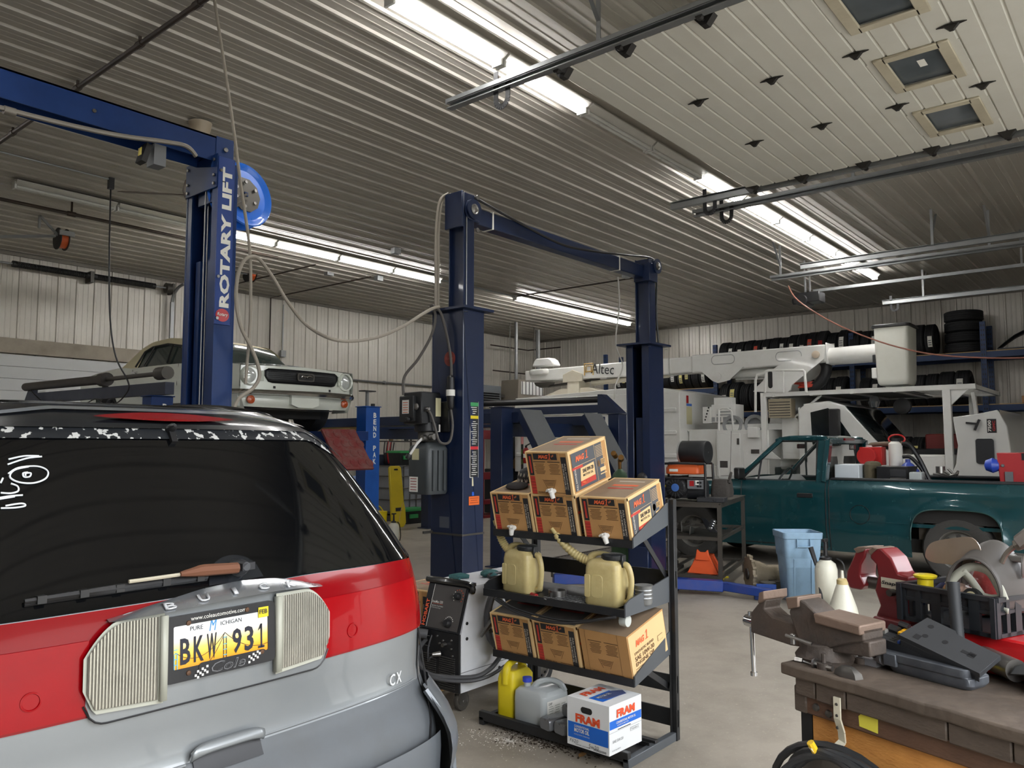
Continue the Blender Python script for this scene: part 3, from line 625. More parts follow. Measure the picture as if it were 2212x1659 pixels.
# wiper
wa = [vpx(x, y) for x, y in ((48,1297),(250,1268),(440,1243))]
mb = MB(); mb.tube([VS(*w_, off=.02) for w_ in wa], [.006,.011,.007], 6, smooth=6); mb.tube([VS(a, b_-.008, .012) for a, b_ in wa], .005, 5, smooth=6)
for t in (.08,.3,.5,.75,.95): 
    i = min(1, int(t*2)); f = t*2-i; a = [wa[i][j]+(wa[i+1][j]-wa[i][j])*f for j in (0,1)]; p = VS(a[0], a[1], .02); mb.box(p, (.02,.02,.018))
wp = mb.build('wiper', BLACK, van)
ap = [vpx(x, y) for x, y in ((262,1252),(330,1243),(372,1237))]; ah = [vpx(x, y) for x, y in ((370,1236),(420,1228),(492,1223))]
mb = MB(); mb.tube([VS(*q, off=.045) for q in ap], .005, 6, smooth=4); mb.build('wiper_arm', mat('cream arm', (190,182,160), .6), wp)
P = [VS(*q, off=.05) for q in ah]; mb = MB(); mb.tube([P[0], P[0].lerp(P[1], .6), P[1], P[2]], [.006,.013,.016,.015], 8, smooth=4); mb.build('arm_cover', mat('rusty arm', (120,78,56), .75, .2, var=.2), wp)
p = VS(*vpx(508,1228), off=.0); mb = MB(); mb.lathe([(.026,0),(.024,.03),(.012,.06)], p, (0,-1,.2), 14); mb.bar(VS(*vpx(495,1221), off=.05), VS(*vpx(524,1217), off=.045), .032, .02); mb.build('arm_pivot', DGREY, wp)
mb = MB(); c = vpx(500, 1224); mb.ruled(lin_(c[0]-.085, c[0]+.085, 16), lambda u: gb(u)+.006, lambda u: gb(u)+.006+sqrt(max(0, .085**2-(u-c[0])**2))*.8, 4, lambda u, z: VS(u, z, .0095)); mb.build('pivot_patch', VDK, gl)
# handle, creases, badge
HX = (-.08, .135)
mb = MB(); mb.ruled(lin_(HX[0], HX[1], 16), lambda u: .772-.01*abs((u-.03)/.1)**4, lambda u: .80-.012*abs((u-.03)/.108)**6, 5, lambda u, z: VS(u, z, .018+.012*sin(pi*(z-.76)/.04))); h_ = mb.build('tailgate_handle', SIL, van, solid=.01)
mb = MB(); mb.ruled(lin_(HX[0]+.01, HX[1]-.004, 12), lambda u: .722, lambda u: .772, 4, lambda u, z: VS(u, z, .006)); mb.build('handle_recess', DGREY, h_)
mb = MB()
mb.tube([VS(u, .765 if u < .5 else .765-.01*(u-.5), .004) for u in lin_(.14, .8, 20)], .004, 5); mb.tube([VS(u, .752, .004) for u in lin_(-.8, -.09, 20)], .004, 5); mb.build('crease', SIL, van)
for s in (-1, 1): mb = MB(); mb.tube([VS(s*(.86 if z > .93 else .835), z, .003) for z in lin_(.66, .93, 12)]+[VS(s*(.835+max(0, .66-z)*-.6), z, .003) for z in lin_(.655, .5, 5)], .0035, 5); mb.build('tailgate_gap', BLACK, van)
cxp = vpx(850, 1465); q = VS(cxp[0]+.02, cxp[1])-VS(cxp[0]-.02, cxp[1]); mb = MB()
for i, ch in enumerate('CX'): mb.text(ch, VS(cxp[0]-.018+.036*i, cxp[1], .007), q, (0,0,1), h=.038, w=.03, bold=.015, eps=.003)
mb.build('badge', mat('badge silver', (222,224,226), .35, .3), van)
# bumper with its corner blade
def bump(s):
    mb = MB(); mb.ruled([s*u for u in lin_(.80, 1.5, 20)], lambda u: .36, lambda u: .745-.06*max(0, 1-abs(abs(u)-.85)*6)*0, 8, lambda u, z: VS(u, z, .03+.05*sin(pi*min(1, max(0, (.745-z)/.40)))*1)); 
    mb.tube([VS(s*(.80+.05*sin(t*2.2)), .73-.30*t, .035+.04*t) for t in lin_(0, 1, 10)], .012, 6); mb.build('bumper_corner', mat('bumper grey', (104,109,114), .38, .25, coat=.3), van)
both(bump)
mb = MB(); mb.ruled(lin_(-.82, .82, 40), lambda u: .3, lambda u: .60+.0*u, 6, lambda u, z: VS(u, z, .03)); mb.build('bumper', mat('bumper grey', (128,133,137), .38, .25, coat=.3), van)
# wheels, roof rail, mirrors-side glass
def wheel(mb, c, ax, r, w, rim=.62, mt=0, mr=1, n=28):
    c = V(c); ax = V(ax).normalized(); h = w/2
    mb.lathe([(r*rim,-h*.9),(r*.8,-h),(r*.94,-h*.95),(r,-h*.7),(r,h*.7),(r*.94,h*.95),(r*.8,h),(r*rim,h*.9)], c, ax, n, mt, cap=False)
    mb.lathe([(r*rim,-h*.9),(r*rim*.92,-h*.6),(r*rim*.85,h*.3),(r*rim*.5,h*.55),(r*.16,h*.75),(.001,h*.78)], c, ax, n, mr, cap=False)
    mb.lathe([(r*rim,h*.9),(r*rim*.94,h*.82),(r*rim*.85,h*.3)], c, ax, n, mr, cap=False)
    for i in range(8):
        a = 2*pi*i/8; u = V((0,0,1)) if abs(ax.z) < .9 else V((1,0,0)); p = ax.cross(u).normalized(); q = ax.cross(p)
        cc = c+(p*cos(a)+q*sin(a))*r*rim*.68+ax*h*.36; mb.cyl(cc, cc+ax*.012*(-1 if False else 1), r*.07, n=8, m=0)
for x in (-1, 1):
    for y in (2.95, 5.75):
        mb = MB(); wheel(mb, (VX+x*.80, y, .345), (x,0,0), .345, .22); mb.build('wheel', [RUB, mat('alloy', (150,152,154), .35, .7)], van)
for s in (-1, 1):
    mb = MB(); mb.tube([V((VX+s*.56, 2.66, 1.66)), V((VX+s*.575, 2.76, 1.70)), V((VX+s*.58, 3.3, 1.745)), V((VX+s*.57, 4.5, 1.75)), V((VX+s*.56, 4.6, 1.72))], .02, 8, smooth=6); mb.build('roof_rail', VDK, van)
    mb = MB(); h = .885; mb.ruled(lin_(2.7, 5.2, 16), lambda y: 1.2, lambda y: 1.55-max(0, y-4.6)*.5, 5, lambda y, z: V((VX+s*(hw(z)+.006), y, z))); mb.build('side_window', VGL, van)
# ================= two-post lifts
def bolts(mb, pts, ax, r=.012, m=1):
    for p in pts: mb.cyl(p, V(p)+V(ax)*.012, r, n=8, m=m)
CABLE = mat('steel cable', (150,150,150), .4, .8); HOSE = mat('grey hose', (150,142,130), .6, var=.1)
# --- lift with the printed sign, bay of the minivan
ll = empty('two_post_lift', (2.9, 5.16, 0), 'blue two-post lift with large white lettering down its post, behind the minivan', 'car lift')
xa, xb, ya, yb, zt = 2.81, 2.96, 5.0, 5.42, 3.57
mb = MB(); t = .012
mb.b2((xb-t, ya, 0), (xb, yb, zt)); mb.b2((xa, ya, 0), (xb, ya+t, zt)); mb.b2((xa, yb-t, 0), (xb, yb, zt)); mb.b2((xa, ya, 0), (xa+t, ya+.075, zt)); mb.b2((xa, yb-.075, 0), (xa+t, yb, zt))
mb.b2((xa-.12, ya-.1, 0), (xb+.1, yb+.1, .02)); post = mb.build('post', BLUE, ll, bev=.003)
mb = MB(); mb.b2((xa+.03, ya+.1, .02), (xb-.03, ya+.16, 2.9)); mb.b2((xa+.03, yb-.16, .02), (xb-.03, yb-.1, 2.9)); mb.b2((xb-.06, ya+.1, .02), (xb-.02, yb-.1, 3.4)); mb.build('carriage_guide', BLUE, ll)
mb = MB(); mb.b2((xa-.012, ya-.005, 3.38), (xa, yb+.005, 3.62)); bolts(mb, [(xa-.012, ya+.03+.36*i, z) for i in (0,1) for z in (3.41, 3.47, 3.58)], (-1,0,0)); mb.build('top_bracket', [BLUE, STEEL], ll, bev=.003)
mb = MB(); mb.b2((xa+.02, ya+.06, 3.3), (xb-.005, yb-.12, 3.765)); mb.b2((xa+.01, ya+.055, 3.56), (xb-.005, ya+.06, 3.765)); bolts(mb, [(xa+.08, ya+.055, 3.68)], (0,-1,0), .018); mb.build('extension', [BLUE, STEEL], ll, bev=.003)
mb = MB(); z0, z1 = 3.58, 3.76
for q in (((-.7, ya+.06, z1-.012), (xb-.02, yb-.14, z1)), ((-.7, ya+.06, z0), (xb-.02, ya+.07, z1)), ((-.7, yb-.15, z0), (xb-.02, yb-.14, z1))): mb.b2(*q)
for x in (.2, 1.1, 2.0): mb.cyl((x, ya+.06, 3.67), (x, ya+.052, 3.67), .012, n=10, m=1)
mb.build('cross_beam', [BLUE, DSTEEL], ll)
mb = MB(); mb.b2((-.96, ya, 0), (-.72, yb, zt)); mb.b2((-1.05, ya-.1, 0), (-.62, yb+.1, .02)); mb.build('far_post', BLUE, ll, bev=.003)
mb = MB(); mb.tube([(-.6, ya+.05, 3.5), (1.2, ya+.03, 3.5), (2.0, ya+.02, 3.53), (2.45, ya+.03, 3.60), (2.6, ya+.05, 3.62), (2.68, ya+.07, 3.58)], .016, 8, smooth=5); mb.cyl((1.5, ya+.03, 3.5), (1.56, ya+.03, 3.5), .026, n=10)
mb.build('hydraulic_hose', mat('grey pipe', (140,134,126), .45, .4), ll)
p = ony(335, 338, ya+.1); mb = MB(); mb.b2((p.x-.03, p.y-.05, p.z-.07), (p.x+.05, p.y+.05, p.z+.07), 1); mb.box((p.x-.08, p.y-.01, p.z-.01), (.035, .09, .13), 0, ry=R(15)); mb.decal((p.x-.1, p.y, p.z), (0,-1,0), (0,0,1), .05, .06, 2); mb.bar((p.x, p.y, p.z+.07), (p.x, p.y, 3.6), .03, .03); mb.build('limit_switch', [BLACK, GREY, YEL], ll)
for y, n in ((ya+.16, 0), (ya+.21, 1)): mb = MB(); mb.cyl((xa+.0+.05*n, y, .3), (xa+.05*n, y, 3.4), .005, n=6); mb.build('cable', CABLE, ll)
mb = MB(); mb.b2((xa-.004, ya-.012, 2.42), (xb-.03, ya-.001, 3.60)); mb.b2((xb-.036, ya-.012, 2.42), (xb-.03, ya+.1, 3.60)); ox = (xa+xb-.03)/2+.003
SIGNB = mat('sign blue', (46,70,134), .5, spec=.3)
mb.text('ROTARY LIFT', (ox, ya-.012, 3.035), (0,0,1), (-1,0,0), w=.99, h=.074, m=1, bold=.045, shear=0)
bolts(mb, [(xa+.012, ya-.012, z) for z in (2.46, 2.75, 3.5)], (0,-1,0), .011, 2)
sg = mb.build('sign', [SIGNB, PAPER, STEEL], ll)
mb = MB(); mb.prism([(.05*cos(2*pi*i/24), .045*sin(2*pi*i/24)) for i in range(24)], lambda u, v: (ox-.01+u, ya-.014, 2.485+v), (0,-.002,0)); mb.text('Rotary', (ox-.01, ya-.017, 2.487), (1,0,0), (0,0,1), w=.08, h=.03, m=1, bold=.02, shear=.2); mb.build('oval_badge', [mat('badge red', (190,30,36), .4), PAPER], sg)
# hose reel on top of the post
rc = dp(519, 425, 5.75); hr = empty('hose_reel', rc, 'bright blue round hose reel fixed to the printed lift post', 'reel')
RB = mat('reel blue', (30,112,225), .3, var=.05, coat=.4)
ax = V((.12,-.98,.1)).normalized()
mb = MB()
for h in (-.045, .045): g = 1 if h > 0 else -1; mb.lathe([(.02,h-.004),(.18,h-.004),(.205,h+.015*g),(.228,h+.022*g),(.236,h+.014*g),(.226,h-.003*g),(.198,h),(.02,h)], rc, ax, 40)
mb.build('flange', RB, hr); mb = MB(); mb.lathe([(.1,-.045),(.1,.045)], rc, ax, 24, cap=False); mb.build('drum', DSTEEL, hr)
mb = MB(); mb.lathe([(.13,.052),(.13,.06),(.02,.062)], rc, ax, 10)
s = ax.cross(V((0,0,1))).normalized()
for a in (.4,1.5,2.6,3.7,4.8,5.9): q = rc+ax*.062+s*(.09*cos(a))+V((0,0,.09*sin(a))); mb.cyl(q, q+ax*.012, .012, n=8, m=1)
for dz in (0,-.05): mb.bar(rc+ax*.07+V((0,0,dz)), rc+ax*.075+s*.2+V((0,0,dz-.14)), .022, .015)
mb.build('spring_case', [DSTEEL, STEEL], hr)
mb = MB(); mb.bar(rc+ax*-.06, (xb-.01, yb-.02, rc.z-.06), .08, .05); mb.bar(rc+ax*.07, rc+ax*-.07, .03, .03); mb.build('bracket', BLUE, hr)
# hose dropping from the ceiling, looped and slung across to the middle lift
hp = [onz(463,0,4.8), ony(486,150,5.05), ony(506,290,4.95), ony(520,400,4.9), ony(535,500,4.9), ony(541,570,4.9), ony(541,680,4.9), ony(535,770,4.9), ony(530,830,4.9)]
mb = MB(); mb.tube(hp, .011, 8, smooth=6); tag(mb.build('hanging_hose', HOSE), 'grey hose hanging straight down beside the blue reel', 'hose')
hp = [(502,895),(515,862),(545,840),(560,815),(556,785),(541,748),(520,705),(510,650),(513,600),(525,566),(541,555),(560,560),(590,600),(620,650),(660,700),(710,730),(760,737),(820,727),(870,705),(910,680),(935,666),(948,663)]
mb = MB(); mb.tube([ony(x, y, 4.84 if i < 15 else 4.84-.1*(i-14)/7) if i < 15 else dp(x, y, 5.72+.115*(i-15)) for i, (x, y) in enumerate(hp)], .013, 8, smooth=5)
tag(mb.build('slung_hose', HOSE), 'grey hose looped over itself and slung across to the middle lift post', 'hose')
# --- middle lift
ml = empty('two_post_lift', (6.2, 4.5, 0), 'dark blue two-post lift in the middle with a high beam joining both posts', 'car lift')
NB = mat('navy blue', (21,36,68), .36, var=.12, dirt=(10,20,44), da=.3, ds=3, coat=.2)
def cpost(x0, x1, y0, y1, z, openx):     # C section post, open towards +x or -x
    mb = MB(); t = .012; bx = x0 if openx > 0 else x1-t; lx = x1-t if openx > 0 else x0
    mb.b2((bx, y0, 0), (bx+t, y1, z)); mb.b2((x0, y0, 0), (x1, y0+t, z)); mb.b2((x0, y1-t, 0), (x1, y1, z))
    mb.b2((lx, y0, 0), (lx+t, y0+.09, z)); mb.b2((lx, y1-.09, 0), (lx+t, y1, z)); mb.b2((x0-.1, y0-.1, 0), (x1+.1, y1+.1, .022)); return mb
NX0, NX1, NY0, NY1, ZP = 4.62, 4.79, 4.36, 4.72, 2.70
cpost(NX0, NX1+.08, NY0, NY1, ZP, 1).build('post', NB, ml, bev=.004)
FX0, FX1, FY0, FY1 = 7.55, 7.87, 4.34, 4.63
cpost(FX0, FX1, FY0, FY1, ZP, -1).build('post', NB, ml, bev=.004)
mb = MB(); mb.b2((FX0+.03, FY0+.1, .3), (FX1-.05, FY1-.1, 1.9)); mb.b2((FX0-.02, FY0+.03, .12), (FX1-.04, FY1-.03, .5)); mb.build('carriage', NB, ml, bev=.004)
mb = MB(); mb.b2((NX0-.05, NY0-.06, ZP), (NX1+.14, NY1+.06, ZP+.02)); bolts(mb, [(NX0, NY0-.03, ZP-.03), (NX1+.08, NY0-.03, ZP-.03), (NX1+.08, NY1+.02, ZP+.02)], (0,0,.06), .02); mb.build('top_plate', [NB, STEEL], ml)
mb = MB(); mb.b2((FX0-.08, FY0-.07, ZP), (FX1+.06, FY1+.07, ZP+.02)); bolts(mb, [(FX1+.02, FY0-.03, ZP-.03), (FX0-.03, FY0-.03, ZP-.03)], (0,0,.06), .02); mb.build('top_plate', [NB, STEEL], ml)
ZE = 3.68
def extpost(x0, x1, y0, y1):
    mb = MB(); t = .01; mb.b2((x0, y0, ZP), (x1, y0+t, ZE)); mb.b2((x0, y1-t, ZP), (x1, y1, ZE)); mb.b2((x0+.03, y0, ZP), (x0+.04, y1, ZE)); return mb.build('extension', NB, ml, bev=.003)
extpost(NX0+.02, NX1-.02, NY0+.02, NY1-.17); extpost(FX0+.08, FX1-.1, FY0+.03, FY1-.08)
def pulley(c, sx=1):
    mb = MB(); c = V(c); mb.lathe([(.085,-.02),(.085,-.012),(.07,-.006),(.07,.006),(.085,.012),(.085,.02)], c, (0,-1,0), 28); mb.build('pulley', NB, ml)
    mb = MB(); mb.lathe([(.045,.0),(.045,.026),(.036,.028),(.03,.022),(.012,.03),(.001,.03)], c, (0,-1,0), 20); mb.build('pulley_hub', STEEL, ml)
pulley((NX0+.1, NY0-.01, ZE-.14)); pulley((FX0+.2, FY0-.0, ZE-.08))
mb = MB(); mb.b2((NX1-.06, NY0+.06, ZE-.22), (FX0+.1, NY0+.17, ZE-.08)); mb.build('cross_beam', NB, ml, bev=.006)
mb = MB(); mb.b2((NX0-.02, NY0-.0, ZE-.3), (NX0, NY0+.2, ZE)); mb.b2((NX0, NY0+.03, ZE-.22), (NX1+.06, NY0+.2, ZE-.2)); mb.build('end_bracket', NB, ml, bev=.003); mb = MB(); mb.b2((FX0+.04, FY0-.0, ZE-.26), (FX1-.1, FY0+.2, ZE-.06)); bolts(mb, [(NX1-.01, NY0-.002, ZE-.02), (NX1-.01, NY0-.002, ZE-.3)], (0,-1,0), .022); mb.build('end_bracket', [NB, STEEL], ml, bev=.003)
mb = MB(); mb.tube([(NX1, NY0+.05, ZE), (5.2, NY0+.05, ZE-.06), (6.0, NY0+.04, ZE-.16), (6.6, NY0+.04, ZE-.12), (7.3, NY0+.04, ZE-.03), (7.75, NY0+.04, ZE+.02), (FX1-.03, NY0+.03, ZE-.1), (FX1-.05, NY0+.03, 3.1), (FX1-.0, NY0+.03, ZP)], .012, 6, smooth=6); mb.build('cable', BLACK, ml)
for x in (5.05, 7.1): mb = MB(); mb.b2((x-.008, NY0+.055, ZE-.225), (x+.008, NY0+.175, ZE-.07)); mb.build('cable_tie', PAPER, ml)
mb = MB(); mb.cyl((NX0+.05, NY0+.015, ZP), (NX0+.05, NY0+.015, ZE-.1), .006, n=6); mb.build('lift_rope', CABLE, ml)
mb = MB()
for d in (0,.03): mb.tube([(NX0+.04-d, NY1-.17, ZE+.02), (NX0-.03-d, NY1-.14, ZE-.06), (NX0-.05-d, NY1-.12, ZE-.3), (NX0-.05-d, NY1-.12, ZP+.3), (NX0-.05-d, NY1-.12, ZP)], .011, 6, smooth=5)
mb.build('hydraulic_hose', HOSE, ml)
# decals on the near post
W_ = PAPER
mb = MB(); mb.prism([(.062*cos(2*pi*i/24), .062*sin(2*pi*i/24)) for i in range(24)], lambda u, v: (NX0, NY1-.21+u, 2.30+v), (-.002,0,0)); mb.text('Rotary', (NX0-.003, NY1-.21, 2.30), (0,-1,0), (0,0,1), w=.09, h=.035, m=1, shear=.2); mb.build('round_badge', [mat('faded red', (140,60,50), .6), mat('dull red', (180,90,78), .6)], ml)
lx = (NX0+NX1+.08)/2+.01; mb = MB(); mb.decal((lx, NY0, 1.64), (1,0,0), (0,0,1), .104, .62, 1); mb.decal((lx, NY0-.001, 1.64), (1,0,0), (0,0,1), .094, .61, 0)
for z, h, m in ((1.925,.03,2),(1.82,.025,3),(1.57,.025,4)): mb.decal((lx, NY0-.002, z), (1,0,0), (0,0,1), .094, h, m)
for i in range(34):
    z = 1.90-.0165*i
    if abs(z-1.82) > .02 and abs(z-1.57) > .02: mb.decal((lx-.006+.004*(i % 3), NY0-.002, z), (1,0,0), (0,0,1), .07-.012*(i % 4), .005, 1)
mb.build('safety_label', [PRINT, PAPER, mat('label green', (60,150,90), .5), YEL, mat('label red', (200,40,50), .5)], ml)
mb = MB(); mb.decal((lx, NY0, 1.295), (1,0,0), (0,0,1), .05, .065); mb.build('paper_sticker', mat('old paper', (222,214,180), .7), ml)
mb = MB(); mb.decal((lx+.005, NY0, 1.20), (1,0,0), (0,0,1), .06, .03); mb.build('blue_sticker', mat('sticker blue', (30,90,200), .5), ml)
mb = MB(); mb.decal((lx, NY0-.001, 1.145), (1,0,0), (0,0,1), .125, .07)
for i in range(3): mb.decal((lx, NY0-.002, 1.165-.018*i), (1,0,0), (0,0,1), .1-.02*(i % 2), .005, 1)
mb.build('orange_sticker', [mat('sticker orange', (238,112,40), .5), mat('orange ink', (170,60,20), .6)], ml)
mb = MB(); mb.decal((NX0, NY0+.2, .97), (0,-1,0), (0,0,1), .11, .09); mb.build('data_plate', mat('data plate', (92,98,110), .4, .4), ml)
mb = MB(); mb.b2((NX0-.006, NY0-.006, .87), (NX1+.085, NY1+.006, .885)); mb.bar((NX0-.1, NY1-.02, .885), (NX0, NY1-.02, .885), .02, .02); mb.build('weld_strip', DSTEEL, ml)
p = onx(1390, 1033, FX0+.02); mb = MB(); mb.lathe([(.02,-.02),(.035,-.01),(.06,0),(.065,.02),(.05,.04),(.03,.05),(.03,.07),(.001,.075)], p, (-1,-.3,0), 16); mb.build('arm_lock_gear', BLACK, ml)
# power unit
pu = empty('power_unit', (4.5, 4.62, 1.15), 'black motor and tank unit hung on the near post of middle lift', 'hydraulic pump'); k = V((4.51, 4.63, 0))
mb = MB(); mb.b2((4.36, 4.57, 1.76), (4.58, 4.78, 2.02)); mb.b2((4.33, 4.63, 1.78), (4.38, 4.80, 1.99)); mb.b2((4.6, 4.5, 1.7), (4.63, 4.7, 1.95)); mb.cyl((4.5, 4.65, 1.70), (4.5, 4.65, 1.78), .1, n=20)
mb.decal((4.33, 4.72, 1.9), (0,-1,0), (0,0,1), .08, .11, 1)
for i in range(5): mb.decal((4.3285, 4.72, 1.935-.02*i), (0,-1,0), (0,0,1), .06, .005, 2)
mb.decal((4.55, 4.57, 1.90), (1,0,0), (0,0,1), .06, .15, 3); mb.decal((4.54, 4.57, 1.73), (1,0,0), (0,0,1), .07, .06, 1)
mb.cyl((4.36, 4.62, 1.9), (4.34, 4.62, 1.9), .03, n=12, m=4); mb.cyl((4.33, 4.68, 1.80), (4.30, 4.68, 1.80), .022, n=10)
mb.build('motor', [mat('unit black', (28,29,31), .42), PAPER, ORG_, mat('old label', (206,200,160), .6), STEEL], pu, bev=.008)
mb = MB(); mb.lathe([(.09,1.62),(.07,1.64),(.07,1.72)], (4.5, 4.65, 0), n=16); mb.cyl((4.44, 4.6, 1.65), (4.40, 4.6, 1.65), .025, n=10, m=1); mb.cyl((4.46, 4.56, 1.66), (4.46, 4.52, 1.66), .025, n=10, m=1); mb.build('valve_block', [DSTEEL, STEEL], pu)
mb = MB(); mb.loft([[(4.51+u, 4.64+v, z) for u, v in rrect(.24*s, .24*s, .035)] for z, s in ((1.20,.94),(1.215,1),(1.56,1),(1.585,.92),(1.62,.5))])
for a in (-.06, .0, .06): mb.b2((4.51+a-.012, 4.508, 1.23), (4.51+a+.012, 4.521, 1.55))
mb.decal((4.389, 4.66, 1.52), (0,-1,0), (0,0,1), .08, .09, 1); mb.decal((4.389, 4.68, 1.28), (0,-1,0), (0,0,1), .1, .12, 2)
for i in range(5): mb.decal((4.3875, 4.68, 1.325-.022*i), (0,-1,0), (0,0,1), .07, .005, 3)
mb.build('tank', [mat('tank grey', (64,68,70), .45), mat('old label', (206,200,160), .6), PAPER, RED], pu)
mb = MB(); mb.tube([(4.42, 4.6, 1.66), (4.36, 4.62, 1.60), (4.33, 4.66, 1.52)], .01, 6, m=0); mb.lathe([(.022,-.02),(.026,0),(.02,.02)], (4.32, 4.67, 1.50), (-.3,.3,-1), 10, 1); mb.build('lever', [WHITE, BLACK], pu)
pc_ = [(4.60, 4.52, 2.26), (4.60, 4.50, 2.20)]
mb = MB(); mb.tube([(4.50, 4.60, ZP+.04), (4.56, 4.56, 2.68), (4.57, 4.5, 2.5), (4.59, 4.47, 2.3), (4.59, 4.46, 2.13)], .012, 7, smooth=5); mb.lathe([(.012,.10),(.03,.08),(.034,0),(.036,-.06),(.03,-.1),(.03,-.16),(.014,-.18)], (4.58, 4.46, 2.06), n=14, m=1); mb.lathe([(.0345,-.05),(.037,-.05),(.037,.0),(.0345,.0)], (4.58, 4.46, 2.04), n=14, m=2)
mb.tube([(4.58, 4.46, 1.9), (4.585, 4.44, 1.75), (4.56, 4.45, 1.62), (4.5, 4.5, 1.62), (4.47, 4.53, 1.75), (4.44, 4.55, 1.85), (4.40, 4.57, 1.88)], .011, 7, 0, smooth=5); mb.lathe([(.02,0),(.02,.03),(.012,.04)], (4.41, 4.57, 1.88), (0,-1,0), 10, 3); mb.build('power_cord', [mat('cord grey', (84,80,76), .6), BLACK, PAPER, STEEL], pu)
mb = MB(); mb.tube([(4.5, 4.62, ZP+.04), (4.54, 4.6, 2.66), (4.52, 4.62, 2.5), (4.45, 4.7, 2.3), (4.37, 4.78, 2.15), (4.36, 4.78, 2.0)], .012, 7, smooth=5); mb.build('feed_hose', mat('cord grey', (84,80,76), .6), pu)
# swing arms
def arm(pts, pad):
    mb = MB()
    for i, (a, b) in enumerate(zip(pts, pts[1:])): mb.bar(a, b, .13-.03*i, .11-.025*i)
    mb.build('swing_arm', mat('arm blue', (28,62,140), .42, dirt=(110,80,60), da=.25, ds=6), ml, bev=.006)
    if pad: p = V(pad); mb = MB(); mb.cyl(p, p+V((0,0,.12)), .025, n=12); mb.lathe([(.02,.1),(.06,.125),(.07,.15),(.06,.15)], p, n=16); mb.build('arm_pad', DSTEEL, ml)
arm([(7.7, 4.3, .12), (8.02, 3.75, .10), (7.97, 3.2, .09)], None)
a = onz(1330, 1262, .14); b = onz(1195, 1250, .14); arm([(7.62, 4.7, .14), V(b)], (b.x, b.y, .16))
arm([(4.95, 4.4, .12), (5.35, 3.9, .1)], None); arm([(4.95, 4.7, .12), (5.4, 5.3, .1)], None)
# ================= four-post lifts
def post4(par, x, y, z, letters=False, m=NB):
    mb = MB(); mb.b2((x-.12, y-.10, .0), (x+.12, y+.10, z)); mb.b2((x-.17, y-.15, 0), (x+.17, y+.15, .015)); mb.b2((x-.135, y-.115, z), (x+.135, y+.115, z+.012)); o = mb.build('post', m, par, bev=.004)
    if letters:
        mb = MB()
        for i, ch in enumerate('BEND PAK'):
            if ch != ' ': mb.text(ch, (x+.03, y-.10, z-.11-.088*i), (1,0,0), (0,0,1), h=.07, w=.05, bold=.03)
        mb.build('lettering', PAPER, o)
    return o
l1 = empty('four_post_lift', (5.5, 10.4, 0), 'blue four-post lift carrying the white coupe, its name in white letters on the posts', 'car lift')
MB1 = mat('post blue', (28,82,160), .4, var=.15, dirt=(16,44,100), da=.4, ds=4)
post4(l1, 6.94, 8.3, 2.11, True, MB1); post4(l1, 4.05, 8.3, 2.11, True, BLUE); post4(l1, 4.05, 12.5, 2.11, False, BLUE); post4(l1, 6.94, 12.5, 2.11, False, BLUE)
mb = MB(); mb.b2((6.9, 8.28, 2.12), (6.93, 8.32, 2.32), 1); mb.b2((6.82, 8.24, 2.32), (7.02, 8.36, 2.335), 0); mb.b2((6.98, 8.26, 2.12), (7.02, 8.3, 2.16)); mb.build('post_cap', [BLACK, GALV], l1)
for x in (5.12, 6.5): mb = MB(); mb.b2((x-.24, 8.05, 1.66), (x+.24, 12.7, 1.78)); mb.build('runway', BLUE, l1, bev=.005)
for y in (8.3, 12.5): mb = MB(); mb.b2((4.15, y-.06, 1.5), (6.85, y+.06, 1.66)); mb.build('cross_member', BLUE, l1)
for x in (6.24, 4.9):
    mb = MB(); mb.T = MX.Translation((x, 8.03, 1.80)) @ MX.Rotation(R(52), 4, 'X'); mb.b2((-.26, -.62, -.03), (.26, 0, 0))
    for i in range(4):
        for j in range(4): mb.lathe([(.06,0),(.055,.006),(.0,.008)], (-.18+.12*i+.05*(j % 2), -.08-.15*j, 0), n=12)
    mb.build('ramp', mat('ramp red', (118,42,42), .7, var=.2, dirt=(118,104,94), da=.75, ds=9), l1)
# long hydraulic beam along the left side
mb = MB(); mb.bar((4.1, 8.15, 2.20), (4.1, 12.0, 2.24), .1, .13); mb.prism([(0,0),(.0,.27),(.08,.27),(.32,-.02)], lambda u, v: (4.07, 12.1+u-.15, 2.14+v), (.08,0,0)); mb.b2((4.0, 12.0, 2.1), (4.2, 12.6, 2.13)); mb.build('side_beam', mat('beam navy', (36,42,62), .45), l1)
mb = MB(); mb.cyl((4.05, 9.6, 2.37), (4.05, 12.1, 2.40), .055, n=14); mb.cyl((4.05, 9.55, 2.37), (4.05, 9.7, 2.37), .08, n=14); mb.build('cylinder', mat('cylinder brown', (56,50,46), .5), l1)
mb = MB(); mb.cyl((4.05, 8.2, 2.36), (4.05, 9.6, 2.37), .025, n=10); mb.cyl((4.05, 8.1, 2.36), (4.05, 8.3, 2.36), .07, n=14); mb.build('piston_rod', DSTEEL, l1)
mb = MB(); mb.tube([onx(x, y, 4.02) for x, y in ((63,838),(80,858),(100,870),(132,865),(160,878),(180,876),(206,862),(230,876),(256,868),(276,845),(279,832)) ], .008, 6, smooth=4); mb.build('hydraulic_hose', BLACK, l1)
l2 = empty('four_post_lift', (9.5, 9, 0), 'empty dark blue four-post lift with two grey drive-on ramps hanging down', 'car lift')
for x, y in ((8.04, 6.87), (10.92, 6.87), (8.04, 11.2), (10.92, 11.2)): post4(l2, x, y, 2.10)
for x in (8.36, 10.0): mb = MB(); mb.b2((x-.23, 6.65, 1.90), (x+.23, 11.5, 2.04)); mb.build('runway', NB, l2, bev=.005)
for y in (6.95, 11.1): mb = MB(); mb.b2((8.12, y, 1.72), (10.84, y+.15, 1.92)); mb.build('cross_member', NB, l2)
